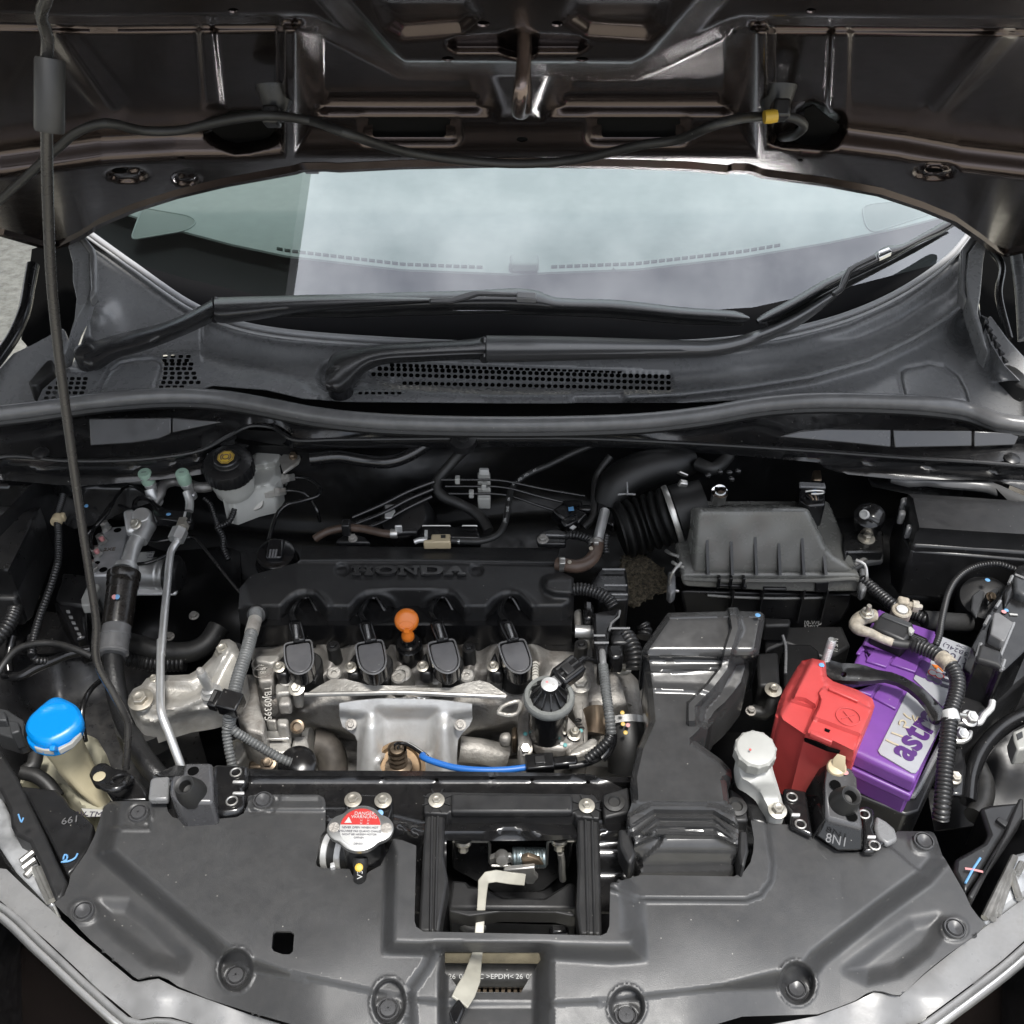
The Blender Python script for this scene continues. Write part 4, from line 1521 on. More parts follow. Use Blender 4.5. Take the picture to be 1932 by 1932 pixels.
# push-in clips, one mesh shared by all
def clip_mesh(cross):
    bm = lathe_bm([(0.0132,-0.004),(0.0132,0.0012),(0.0122,0.0026),(0.0112,0.0026),(0.0106,0.0002),(0.0098,0.0002),(0.0092,0.0026),(0.0086,0.0034),(0.005,0.0036 if cross else 0.0026),(0.001,0.0036 if cross else 0.0016)],30)
    if cross:
        for a in (0.4,0.4 + math.pi / 2):
            box_bm(0.0085,0.0018,0.0006,Matrix.Rotation(a,4,'Z') @ Matrix.Translation((0,0,0.0037)),bm)
    return bm


M_clip = mat('clip_plastic',(0.085,0.085,0.088),0.32)
pc = [obj('push_clip',clip_mesh(True),M_clip,None),obj('push_clip',clip_mesh(False),M_clip,None)]
names = ['round push clip with a cross slot at the far left rear of the radiator cover','domed round clip beside the left rubber stop on the radiator cover','domed round clip at the far left front corner of the radiator cover',
         'cross-slotted clip in the oval pocket left of the square hole','cross-slotted clip in the oval pocket left of the front slot','cross-slotted clip in the oval pocket right of the front slot',
         'domed clip in the oval pocket at the right front','domed round clip at the far right front corner of the radiator cover','domed round clip beside the right bracket, near the ribbed conduit']
kinds = [0,1,1,0,0,0,1,1,1]
usedk = [False,False]
crossm = mat('clip_cross',(0.004,0.004,0.004),0.7)
for (x,y,dzc),nm,k in zip(clips,names,kinds):
    if not usedk[k]:
        o = pc[k]
        usedk[k] = True
    else:
        o = pc[k].copy()
        COL.objects.link(o)
    dn = Vector(pz(x,y + 3,czz(x,y + 3))) - Vector(pz(x,y - 3,czz(x,y - 3)))
    z = czz(x,y) + 0.002
    o.matrix_basis = T(pz(x,y,z),(0.0,-0.06,1)) @ Matrix.Rotation(x,4,'Z') @ Matrix.Diagonal((.84,.84,1.1,1))
    tag(o,nm,'clip','push clips of the radiator cover')

# ------------------------------------------------------------------ radiator seen through the slot
rad = thing('radiator','radiator top with fins seen through the front slot','radiator',pz(930,1860,.7))
quad_foam = B7([(840,1105),(1400,1105),(1400,1205),(840,1205)])
obj('foam_strip',prism_bm([pz(x,y,0.770) for x,y in quad_foam],(0,0,-0.02)),mat('tan_foam',(0.19,0.165,0.11),0.95,bump=1,bscale=300,var=0.25),rad,bevel=0.003)
a,b = pz(*B7(820,1238),.772),pz(*B7(1440,1243),.772)
obj('rubber_seal',tube_bm([a,b],0.0115,20),M_rub,rad)
seal_o = rad.children[-1]
for s,x in (('26',905),('08',965),('TPC >EPDM<',1128),('26',1280),('08',1338)):
    text_obj('seal_print',s,0.0066,T(pz(*B7(x,1240),.772) + Vector((0,-0.0066,0.0099)),(0,-0.56,0.83),(0,0.8,0.5)),M_wtext,seal_o,extrude=0.0002,sx=1.15)
for i in range(17):
    x = 850 + i * 34
    p = pz(*B7(x,1315),.752)
    obj('fin',box_bm(0.0035,0.05,0.02,Matrix.Translation(p)),M_brownst,rad)
obj('core',prism_bm([pz(x,y,0.742) for x,y in B7([(800,1260),(1450,1260),(1450,1420),(800,1420)])],(0,0,-0.05)),mat('fin_dark',(0.10,0.07,0.05),0.7),rad)
obj('end_bar',prism_bm([pz(x,y,0.768) for x,y in B7([(1000,1328),(1290,1330),(1288,1358),(1005,1362)])],(0,0,-0.006)),M_shield,rad,bevel=0.002)
# ================================================================== hood latch in its frame
fr = thing('latch_housing','black plastic frame around the bonnet latch opening','frame',pz(*B7(1230,600),.8))
for pl,z,h in ((B7([(750,330),(862,338),(855,560),(880,700),(850,860),(830,995),(712,990),(735,560)]),0.842,0.03),
                 (B7([(1605,350),(1730,362),(1738,590),(1745,1012),(1620,1008),(1600,860),(1612,590)]),0.842,0.03),
                 (B7([(880,868),(1570,875),(1600,900),(1575,905),(1480,885),(1180,880),(1000,905),(890,880)]),0.82,0.02)):
    slab('frame_rail',pl,z,h,M_blkm,fr,bevel=0.003)
for x0,y0,x1,y1 in ((790,345,780,990),(822,345,806,990),(1652,365,1668,1008),(1690,365,1706,1008)):
    a,b = pz(*B7(x0,y0),.8435),pz(*B7(x1,y1),.8435)
    obj('frame_rib',tube_bm([a,b],0.0016,6),M_blkm,fr)
slab('frame_top',B7([(760,215),(790,205),(1610,215),(1700,222),(1735,260),(1732,358),(1600,345),(1590,325),(890,320),(880,332),(745,325),(745,240)]),.848,.022,M_blkm,fr,bevel=0.004)
slab('frame_bar',B7([(895,212),(1580,218),(1585,318),(895,318)]),.852,.01,M_blkm,fr,bevel=0.003)
for x,y in ((815,255),(1660,285)):
    obj('frame_bolt',bolt_bm(0.0042,washer=2.1),M_zinc,fr,matrix=T(pz(*B7(x,y),.851),(0,-.15,1)),smooth=30)
    for a in range(8):
        c = pz(*B7(x,y),.8495)
        d = Vector((math.cos(a * .785 + .4),math.sin(a * .785 + .4),0))
        obj('boss_rib',box_bm(0.008,0.0012,0.0016,T(c + d * 0.0125,(0,0,1),d.cross(Vector((0,0,1))))),M_blkm,fr)
slab('lower_bracket',B7([(900,700),(985,705),(1000,735),(1080,740),(1190,795),(1420,800),(1560,710),(1600,720),(1600,865),(880,860)]),.775,.06,M_blkm,fr,bevel=0.004)
quad('frame_floor',[pz(*B7(860,1100),.70),pz(*B7(1640,1100),.70),pz(*B7(1640,480),.70),pz(*B7(860,480),.70)],M_dark,fr)
for pth in ([(930,900),(960,930),(985,970),(1040,985)],[(960,905),(1000,945),(1030,965),(1090,960)]):
    obj('lower_hose',tube_bm([pz(*B7(x,y),.735) for x,y in pth],0.008,10),M_rub,fr)
slab('lower_plug',B7([(1450,925),(1560,930),(1560,1005),(1450,1005)]),.74,.03,M_gloss,fr,bevel=0.004)

la = thing('hood_latch','steel bonnet latch with spring inside the plastic frame','latch',pz(*B7(1270,650),.78))
obj('latch_plate',prism_bm([pY(x,y,pz(*B7(1270,480),.80).y) for x,y in B7([(900,478),(1115,482),(1120,620),(1430,625),(1438,482),(1590,476),(1560,640),(1420,760),(1300,800),(1150,780),(1000,690),(905,640)])],(0,0.012,0)),M_bpaint,la,bevel=0.002)
edge = B7([(905,482),(1105,484),(1114,500),(1114,600),(1125,622),(1420,628),(1434,612),(1440,490),(1455,482),(1590,480)])
yl = pz(*B7(1270,480),.80).y - 0.002
obj('latch_edge',tube_bm([pY(x,y,yl) for x,y in edge],0.0018,8,straight=True),M_steel,la)
for x,y in ((965,515),(1505,508)):
    c = pY(*B7(x,y - 18),yl - 0.006)
    bm = bolt_bm(0.0050,0.010,1.75)
    obj('latch_bolt',bm,M_zinc,la,matrix=T(c,(0,-0.45,-0.9)),smooth=30)
    obj('bolt_washer',lathe_bm([(0.0092,-0.004),(0.0092,-0.001)],24),M_steel,la,matrix=T(c,(0,-0.45,-0.9)))
c0,c1 = pY(*B7(1248,572),yl - 0.012),pY(*B7(1428,575),yl - 0.012)
hel = []
for i in range(15 * 12 + 1):
    t = i / (15 * 12)
    a = i / 12 * 2 * math.pi
    hel.append(c0.lerp(c1,t) + Vector((0,math.cos(a) * 0.0095,math.sin(a) * 0.0095)))
obj('coil_spring',tube_bm(hel,0.0019,6,straight=True),mat('spring_steel',(0.42,0.50,0.52),0.35,metal=0.9),la)
ysl = yl - 0.02
for pl,m,yy in ((B7([(1112,585),(1150,570),(1235,572),(1245,595),(1225,612),(1115,612)]),M_steel,ysl),(B7([(1290,585),(1330,570),(1395,590),(1420,620),(1300,618)]),M_brownst,ysl - .004),
                  (B7([(1190,648),(1290,640),(1368,632),(1368,670),(1388,692),(1360,728),(1320,728),(1290,668),(1200,660)]),M_steel,ysl - .012),(B7([(1230,600),(1300,600),(1310,640),(1240,645)]),M_steel,ysl + .004)):
    obj('latch_claw',prism_bm([pY(x,y,yy) for x,y in pl],(0,0.006,0)),m,la,bevel=0.0012)
obj('pivot_pin',lathe_bm([(0.0075,0),(0.0075,0.01),(0.006,0.013),(0.002,0.0135)],18),M_steel,la,matrix=T(pY(*B7(1182,565),ysl),(0,-.85,.5)))
obj('cable_end',tube_bm([pY(*B7(x,y),yl - .01) for x,y in ((1512,550),(1520,600),(1520,650),(1525,700))],0.004,8),M_steel,la)

lev = thing('latch_release_lever','long pale metal bonnet release lever with a black tip','lever',pz(*B7(1050,1000),.8))
M_lev = mat('pale_lever_paint',(0.56,0.54,0.46),0.42,var=0.1,stain=0.2)
path = [(1310,700,.815),(1230,692,.828),(1150,680,.836),(1100,688,.836),(1078,712,.832),(1072,780,.822),(1066,860,.812),(1055,1000,.80),(1045,1110,.797),(1030,1180,.805),(1012,1260,.815),(978,1330,.823),(945,1390,.828)]
wid = [.006,.006,.006,.006,.0055,.0046,.0044,.0046,.0052,.0066,.0088,.0100,.0092]
top_l,top_r = [],[]
P3 = [pz(*B7(x,y),z) for x,y,z in path]
bm = bmesh.new()
rings = []
for i,p in enumerate(P3):
    t = (P3[min(i + 1,len(P3) - 1)] - P3[max(0,i - 1)]).normalized()
    sd = t.cross(Vector((0,-0.6,0.8))).normalized()
    nn = sd.cross(t).normalized()
    rings.append([p + sd * wid[i] + nn * .0014,p - sd * wid[i] + nn * .0014,p - sd * wid[i] - nn * .0014,p + sd * wid[i] - nn * .0014])
obj('lever_strip',loft_bm(rings),M_lev,lev,bevel=0.0007)
q = [pz(*B7(x,y),z) for x,y,z in ((938,1362,.834),(980,1418,.834),(935,1520,.836),(905,1510,.836),(880,1445,.836))]
obj('lever_grip',prism_bm(q,(0,0.002,-0.014)),M_gloss,lev,bevel=0.003)

# ================================================================== radiator cap and its neck
rc = thing('pressure_cap','silver radiator cap with a red and white warning label','cap',pz(*B7(385,430),.86))
CA = Vector((0.02,-0.16,1)).normalized()
Cc = pz(*B7(386,412),.892)
Mc = T(Cc,CA,(0,1,0))


def lob(a,r,h):
    return 1.0 + 0.36 * (max(0,abs(math.cos(a)) - 0.80) / 0.20) ** 1.2 if r > 0.02 else 1.0


bm = lathe_bm([(0.0245,-0.006),(0.0252,-0.002),(0.0248,0.0008),(0.0235,0.0015)],64,Mc,lobes=lob)
obj('cap_body',bm,mat('cap_steel',(0.48,0.48,0.47),0.34,metal=.85,var=.1),rc,smooth=45)
obj('cap_skirt',lathe_bm([(0.019,-0.018),(0.0205,-0.012),(0.0205,-0.004)],32,Mc),M_steel,rc)
disc = obj('label_disc',lathe_bm([(0.0208,0.0012),(0.0208,0.0021),(0.0205,0.0023)],48,Mc),M_wtext,rc)
seg_pts = [Mc @ Vector((0.0206 * math.cos(a),0.0206 * math.sin(a),0.0027)) for a in [R(8 + i * 164 / 24) for i in range(25)]]
obj('red_field',prism_bm(seg_pts,-CA * 0.0004),M_redlab,disc,smooth=0)
for s,x,y,sz,m_ in (('DANGER',0.003,0.0150,0.0052,M_wtext),('WARNUNG',0.003,0.0112,0.0050,M_wtext),('NEVER OPEN WHEN HOT',0,-0.0005,0.0032,M_ltext),("N'OUVREZ PAS QUAND CHAUD",0,-0.0045,0.0030,M_ltext),
                        ('NICHT BEI HEISSEM MOTOR',0,-0.0080,0.0028,M_ltext),('OFFNEN',0,-0.0115,0.0028,M_ltext),('DENSO',0,-0.0180,0.0028,M_ltext)):
    text_obj('label_print',s,sz,Mc @ Matrix.Translation((x,y,0.0029)),m_,disc,extrude=0.0001)
tri = [Mc @ Vector((x,y,0.0030)) for x,y in ((-0.0165,0.0045),(-0.0090,0.0045),(-0.01275,0.0112))]
obj('warning_triangle',prism_bm(tri,-CA * 0.0002),M_wtext,disc,smooth=0)
for dx in (0.0005,0.0075):
    for dy in (0.0072,0.0040):
        text_obj('label_print','\u2020' if False else 'H',0.0030,Mc @ Matrix.Translation((dx,dy,0.0029)),M_wtext,disc,extrude=0.0001)
obj('ear_mark',lathe_bm([(0.0055,0.0014),(0.0055,0.0018)],20,Mc @ Matrix.Translation((-0.0265,0,0))),M_aluD,rc)
obj('ear_mark',lathe_bm([(0.0055,0.0014),(0.0055,0.0018)],20,Mc @ Matrix.Translation((0.0265,0,0))),M_aluD,rc)
nk = thing('filler_neck','black filler neck bracket under the radiator cap','filler neck',pz(*B7(385,480),.83))
obj('neck',lathe_bm([(0.022,-0.07),(0.021,-0.02),(0.019,-0.012)],28,Mc),M_blk,nk)
slab('neck_bracket',B7([(300,225),(330,212),(540,218),(572,235),(570,300),(530,420),(430,560),(330,420),(300,320)]),.846,.02,M_bpaint,nk,bevel=0.004)
for x,y in ((345,252),(514,256)):
    obj('neck_bolt',bolt_bm(0.0050,washer=1.9),M_zinc,nk,matrix=T(pz(*B7(x,y),.850),(0,-.12,1)),smooth=30)
dot('paint_dab',pz(*B7(498,325),.8475),0.0035,M_pblue,nk)
dot('paint_dab',pz(*B7(432,308),.8475),0.003,M_orange,nk)
rh = thing('radiator_hose','short black radiator hose with a steel clamp under the cap','hose',pz(*B7(200,560),.82))
a,b = pz(*B7(120,535),.820),pz(*B7(370,560),.824)
obj('hose_body',tube_bm([a + Vector((-0.03,0.0,-0.01)),a,a.lerp(b,.5),b],0.0185,24),M_rub,rh)
for t in (0.36,0.66):
    c = a.lerp(b,t)
    obj('clamp_band',lathe_bm([(0.0190,-0.0035),(0.0196,-0.003),(0.0196,0.003),(0.0190,0.0035)],32),M_shield,rh,matrix=T(c,b - a))
obj('clamp_tab',prism_bm([pz(x,y,.846) for x,y in B7([(215,605),(240,598),(245,625),(215,632)])],(0,0,-0.006)),M_shield,rh,bevel=0.001)
oh = thing('overflow_hose','thin overflow hose with a yellow mark in front of the cap','hose',pz(*B7(385,640),.82))
ohp = [pz(*B7(388,540),.862),pz(*B7(388,600),.860),pz(*B7(384,660),.852),pz(*B7(382,730),.83)]
obj('hose_body',tube_bm(ohp,0.0067,16),M_rub,oh)
obj('hose_end',tube_bm([ohp[0],ohp[0].lerp(ohp[1],.9)],0.0058,14),M_gloss,oh)
obj('hose_collar',lathe_bm([(0.0074,-0.005),(0.0078,0),(0.0074,0.005)],18),M_rub,oh,matrix=T(ohp[1],ohp[2] - ohp[1]))
dot('yellow_mark',pz(*B7(378,632),.8685),0.0042,M_yellow,oh)
text_obj('hose_print','V3',0.008,T(pz(*B7(385,672),.8635),(0,-.6,.8),(-1,0,0)),M_wtext,oh,extrude=0.0001)

# ================================================================== front end: grille top, bumper
gt = thing('bumper_upper','weathered grey upper edge of the front bumper','bumper',pz(966,1990,.7))
bu_in = [(-260,1500),(-80,1630)] + D1([(0,600),(40,605),(150,710),(330,870),(480,1010),(830,1300),(862,1310),(990,1290),(1110,1352),(1560,1515)]) + [(660,1972),(966,2006),(1260,1970)] + D2([(0,1866),(300,1752),(450,1676),(655,1712),(860,1530),(1040,1385),(1350,1150),(1656,920)]) + [(2060,1600),(2200,1500)]
bu_out = D2([(1700,1225),(1480,1420),(1250,1600),(1020,1770),(800,1930),(700,1990)]) + [(1500,2015),(1200,2060),(966,2070),(700,2060),(520,2005)] + D1([(1260,1590),(1080,1532),(980,1527),(870,1545),(830,1535),(600,1340),(300,1060),(0,800)]) + [(-120,1670),(-260,1560)]


def bu_fn(X,Y):
    return unproj_z(X,Y,0.800 - 0.00022 * np.maximum(0,Y - 1880) + 0.002 * np.sin(X * .05) - 0.02 * np.clip(np.abs(X - 966) / 800,0,1.2) ** 2)


M_bump = mat('bumper_grey',(0.24,0.24,0.24),0.34,col2=(0.38,0.38,0.38),vscale=22,rvar=0.1,bump=0.2,bscale=120,stain=0.35,scol=(0.10,0.09,0.08))
sheet('upper_edge',bu_in + bu_out,[],bu_fn,M_bump,gt,step=12,solid=0.004)
bu2_in = [(x,y + 3) for x,y in bu_out]


def offs(poly,d):
    o = []
    for x,y in poly:
        v = Vector((x - 966,(y - 1000)))
        v.normalize()
        o.append((x + v.x * d,y + v.y * d))
    return o


M_satin = mat('satin_chrome',(1.2,1.2,1.2),0.28,metal=.8)
b1,b2,b3 = offs(bu_out,3),offs(bu_out,19),offs(bu_out,36)

def strip(name,A,B,zA,zB,m,parent):
    """smooth ribbon between two curves that run side by side"""
    def rs(c,n=90):
        p = catmull([Vector((x,y,0)) for x,y in c],12)
        cum = np.concatenate([[0],np.cumsum([(b - a).length for a,b in zip(p,p[1:])])])
        t = np.linspace(0,cum[-1],n)
        return list(zip(np.interp(t,cum,[v.x for v in p]),np.interp(t,cum,[v.y for v in p])))
    a,b = rs(A),rs(B)
    V = [pz(x,y,zA) for x,y in a] + [pz(x,y,(zA + zB) / 2 + .003) for x,y in [((p[0] + q[0]) / 2,(p[1] + q[1]) / 2) for p,q in zip(a,b)]] + [pz(x,y,zB) for x,y in b]
    n = len(a)
    me = bpy.data.meshes.new(name)
    me.from_pydata([tuple(v) for v in V],[],[(i + k * n,i + 1 + k * n,i + 1 + (k + 1) * n,i + (k + 1) * n) for k in (0,1) for i in range(n - 1)])
    me.shade_smooth()
    me.materials.append(m)
    return obj(name,me,m,parent,solid=0.003)


strip('lower_edge',b1,b2,.778,.770,M_bump,gt)
strip('chrome_strip',b2,b3,.768,.758,M_satin,gt)
fb = thing('front_bumper','dark painted front bumper below the chrome strip','bumper',pz(966,2050,.5))
b4,b5 = offs(bu_out,39),offs(bu_out,400)
sheet('bumper_skin',b4 + b5[::-1],[],lambda X,Y: unproj_z(X,Y,0.73 - 0.0009 * np.maximum(0,np.hypot(X - 966,Y - 1000) - 1000)),M_hood,fb,step=30,solid=0.004)

# ================================================================== headlamps and their black ducts
def lamp(side,frame_poly,lens,ribs,label):
    h = thing('headlamp',label,'headlamp',pz(*lens[0],.72),'headlamps')
    slab('lens',lens,.775,.05,mat('lamp_clear',(0.55,0.56,0.57),0.12,metal=0.35,coat=0.6,var=0.4,vscale=30),h,bevel=0.006)
    slab('frame',frame_poly,.80,.03,M_blkm,h,bevel=0.004)
    for i,(p,q) in enumerate(ribs):
        obj('reflector_rib',tube_bm([pz(*p,.779),pz(*q,.779)],0.004,8),M_steel,h)
    return h


fpl = D1([(-60,-160),(0,-150),(110,30),(150,110),(290,400),(350,540),(425,690),(390,780),(345,800),(260,590),(180,430),(100,390),(65,330),(60,240),(0,110),(-60,60)])
lamp(-1,fpl,D1([(-80,100),(0,130),(60,260),(90,390),(190,460),(300,720),(345,830),(300,830),(170,690),(100,620),(0,470),(-80,360)]),
     [(D1(130,560),D1(205,500)),(D1(140,600),D1(215,545)),(D1(160,650),D1(205,600)),(D1(215,600),D1(310,810)),(D1(240,600),D1(330,800))],
     'clear headlamp edge at the left front corner below the bumper line')
fpr = D2([(1656,120),(1656,260),(1530,450),(1400,640),(1330,780),(1250,930),(1200,900),(1300,740),(1400,560),(1500,400),(1580,200),(1620,110)])
lamp(1,fpr,D2([(1720,520),(1580,560),(1450,770),(1300,1080),(1360,1140),(1500,1020),(1720,860)]),
     [(D2(1580,590),D2(1340,1080)),(D2(1560,700),D2(1440,1050)),(D2(1560,740),D2(1620,930)),(D2(1640,640),D2(1600,720)),(D2(1530,690),D2(1400,1090))],
     'clear headlamp edge at the right front corner below the bumper line')
dl = thing('headlamp_duct','black moulded cover marked 199 behind the left headlamp','cover',pz(*D1(350,350),.75))
slab('duct_body',D1([(110,95),(150,85),(350,105),(400,150),(440,215),(520,265),(585,325),(560,470),(470,600),(420,640),(300,400),(160,130)]),.80,.10,M_blk,dl,bevel=0.008,seg=3)
text_obj('mould_number','199',0.013,T(pz(*D1(440,295),.8015),(0,0,1),(0.25,-1,0)),M_rubg,dl,extrude=0.0004)
obj('chalk_mark',tube_bm([pz(*D1(x,y),.802) for x,y in ((395,545),(405,515),(420,520),(415,548),(385,560),(430,555),(470,535),(485,508))],0.0011,6,0.003),M_pblue,dl)
obj('chalk_mark',tube_bm([pz(*D1(x,y),.8325) for x,y in ((115,262),(128,300),(134,312),(146,285))],0.0009,6,0.003),M_pblue,dl)
dr = thing('headlamp_duct','black moulded cover with a chalk cross behind the right headlamp','cover',pz(*D2(1300,600),.75))
slab('duct_body',D2([(1300,190),(1380,165),(1656,140),(1600,200),(1500,400),(1400,560),(1290,740),(1190,880),(1090,700),(1100,600),(1330,470),(1370,400)]),.798,.10,M_blk,dr,bevel=0.008,seg=3)
for p in ([(1305,598),(1245,690),(1185,800)],[(1180,682),(1250,692),(1325,710)]):
    obj('chalk_mark',tube_bm([pz(*D2(x,y),.801) for x,y in p],0.0013,6,0.003),M_pblue if p[0][0] > 1200 else M_ppink,dr)
slab('ribbed_pad',D2([(1430,285),(1455,262),(1535,310),(1510,345)]),.803,.006,M_blkm,dr,bevel=0.001)

# ================================================================== rubber stop brackets at both ends of the cross member


def stop(parent,c,ax,r=0.0158):
    M = T(c,ax)
    s = obj('rubber_stop',lathe_bm([(r,-0.004),(r,0.004),(r * .93,0.009),(r * .72,0.021),(r * .66,0.023),(r * .58,0.0225),(r * .42,0.020),(r * .40,0.009),(r * .1,0.008)],32),M_rub,parent,matrix=M)
    return s


bl = thing('stop_bracket','black steel bracket with a rubber stop at the left end of the cross member','bracket',pz(*B6(1480,1200),.84),'rubber stop brackets')
M_brk = mat('bracket_top_sheen',(0.10,0.10,0.105),0.26,rvar=.06,dust=.1)  # sky sheen on the bracket tops is put into this paler black
slab('bracket_top',B6([(1385,955),(1595,955),(1600,1255),(1330,1258),(1270,1190),(1285,1050),(1370,1045)]),.874,.05,M_brk,bl,bevel=0.004)
slab('bracket_foot',B6([(1600,965),(1870,975),(1850,1100),(1815,1140),(1845,1200),(1830,1290),(1780,1330),(1690,1340),(1610,1330),(1590,1258)]),.842,.012,M_bpaint,bl,bevel=0.004)
slab('bracket_tab',B6([(1125,1080),(1160,1062),(1270,1055),(1260,1230),(1110,1232)]),.852,.01,M_cowl,bl,bevel=0.003)
stop(bl,pz(*B6(1445,1190),.872),(-0.17,-0.25,1))
for x,y in ((1450,1020),):
    dot('drain_hole_shade',pz(*B6(x,y),.8745),0.0062,M_void,bl,(0,0,1))  # black disc stands for the shade in the hole
for x,y in ((1770,1030),(1740,1245)):
    obj('rivet_ring',tube_bm([pz(*B6(x,y),.8435) + Vector((0.006 * math.cos(a),0.006 * math.sin(a),0)) for a in [i * .5236 for i in range(13)]],0.0011,6,straight=True),M_steel,bl)
for y in (1097,1182):
    slab('bracket_slot',B6([(1750,y - 10),(1835,y - 10),(1830,y + 10),(1740,y + 8)]),.8445,.003,M_shield,bl,bevel=0.001)
br = thing('stop_bracket','black steel bracket marked 8N1 with a rubber stop on the right','bracket',pz(*B8(1640,500),.84),'rubber stop brackets')
rings = [[pz(*B8(x,y),z) for x,y,z in ((1530,170,.880),(1700,200,.880),(1725,290,.885),(1775,610,.868),(1520,545,.868),(1520,290,.885))]]
obj('bracket_top',prism_bm(rings[0],(0,0.0,-0.02)),M_brk,br,bevel=0.004)
obj('bracket_front',prism_bm([pz(*B8(x,y),z) for x,y,z in ((1520,545,.866),(1775,610,.866),(1775,765,.842),(1600,768,.842),(1445,660,.842))],(0,0.03,-0.01)),M_bpaint,br,bevel=0.003)
obj('bracket_side',prism_bm([pz(*B8(x,y),z) for x,y,z in ((1525,175,.878),(1520,545,.866),(1440,660,.842),(1385,350,.842),(1480,200,.86))],(0,0.0,-0.01)),M_bpaint,br,bevel=0.003)
slab('bracket_foot',B8([(1235,335),(1280,335),(1390,355),(1435,660),(1280,590),(1285,500),(1235,440)]),.846,.008,M_bpaint,br,bevel=0.003)
slab('bracket_foot',B8([(1755,460),(1800,455),(1850,480),(1855,560),(1840,600),(1870,680),(1932,700),(1850,768),(1775,765),(1775,620)]),.846,.008,M_bpaint,br,bevel=0.003)
slab('bracket_flange',B8([(1860,520),(1932,560),(1990,610),(2010,680),(1940,720),(1870,670),(1850,600)]),.843,.008,M_cowl,br,bevel=0.003)
stop(br,pz(*B8(1635,440),.872),(0.17,-0.30,1))
for x,y in ((1585,315),(1697,530)):
    dot('drain_hole_shade',pz(*B8(x,y),.8825 if y < 400 else .872),0.0060,M_void,br,(0,-.1,1))
Mt = T(pz(*B8(1590,690),.8655),(0,-0.75,0.66),(0.1,1,1))
text_obj('stamped_mark','8N1',0.0135,T((pz(*B8(1590,690),.8535) + Vector((0,-0.001,0.001))),(0.05,-0.62,0.78),(0.25,0.8,0.6)),M_rubg,br,extrude=0.0004)
for x,y in ((1292,398),(1780,515),(1350,582),(1850,725)):
    obj('rivet_ring',tube_bm([pz(*B8(x,y),.8475) + Vector((0.0055 * math.cos(a),0.0055 * math.sin(a),0)) for a in [i * .5236 for i in range(13)]],0.0011,6,straight=True),M_steel,br)
for x,y in ((1320,515),(1832,665)):
    slab('bracket_slot',B8([(x - 30,y - 12),(x + 30,y - 10),(x + 28,y + 10),(x - 32,y + 8)]),.8485,.003,M_shield,br,bevel=0.001)
# cream cap plugged on the right bracket
cp = thing('cream_plug','small cream plastic plug with a raised tab on the right bracket','plug',pz(*B8(1595,200),.88))
obj('plug_disc',lathe_bm([(0.0105,0),(0.0105,0.003),(0.009,0.005),(0.003,0.006)],26),M_cream,cp,matrix=T(pz(*B8(1592,205),.881),(-0.15,-0.3,1)))
obj('plug_tab',prism_bm([pz(*B8(x,y),z) for x,y,z in ((1562,140,.892),(1600,100,.902),(1660,120,.902),(1650,165,.895),(1600,160,.892))],(0,-0.006,-0.010)),M_cream,cp,bevel=0.0015)
dot('pink_dab',pz(*B8(1652,232),.8825),0.0035,M_ppink,br,(0,0,1))
# ================================================================== engine
eng = thing('engine','dirty aluminium engine casting below the black top cover','engine',pz(780,1350,.6))
rng = np.random.default_rng(5)


def vnoise(X,Y,s,seed=0):
    r = np.random.default_rng(seed)
    z = 0
    for k in range(5):
        a,b,c,d = r.uniform(.6,1.6),r.uniform(-1,1),r.uniform(0,6),r.uniform(.6,1.6)
        z = z + np.sin(X * s * a + b * Y * s + c) * np.sin(Y * s * d - b * X * s * .6 + c * 2)
    return z / 5


crease = [(440,1150),(462,1144),(528,1143),(545,1124),(562,1114),(577,1112),(594,1115),(608,1130),(617,1143),(658,1143),(676,1122),(690,1114),(705,1112),(845,1112),(858,1118),(868,1130),(876,1143),(916,1143),(932,1124),(948,1115),(962,1113),(980,1117),(994,1132),(1003,1143),(1060,1143),(1076,1134),(1100,1128)]
cut_b = 1181


def arch(cx):
    return [(cx - 27,cut_b + 6),(cx - 24,1172),(cx - 20,1158),(cx - 10,1135),(cx - 3,1126),(cx + 4,1125),(cx + 11,1131),(cx + 24,1160),(cx + 31,1172),(cx + 33,cut_b + 6)]


cov_top = [(474,1085),(560,1062),(566,1057),(575,1055),(760,1055),(1047,1060),(1052,1075),(1078,1088),(1083,1092),(1083,1122),(1082,1150),(1083,1172),(1074,1181)]
bottom = []
for cx in (964,836):
    bottom += [(x,min(y,cut_b)) for x,y in arch(cx)[::-1]]
# cut for the dipstick between the two middle arches
bottom += [(808,1178),(795,1160),(782,1148),(752,1148),(738,1160)]
for cx in (706,578):
    bottom += [(x,min(y,cut_b)) for x,y in arch(cx)[::-1]]
cov_bot = bottom + [(462,1181),(452,1174),(450,1150),(452,1110)]
ec_out = cov_top + cov_bot
cy_ = lambda X: np.interp(X,[p[0] for p in crease],[p[1] for p in crease])


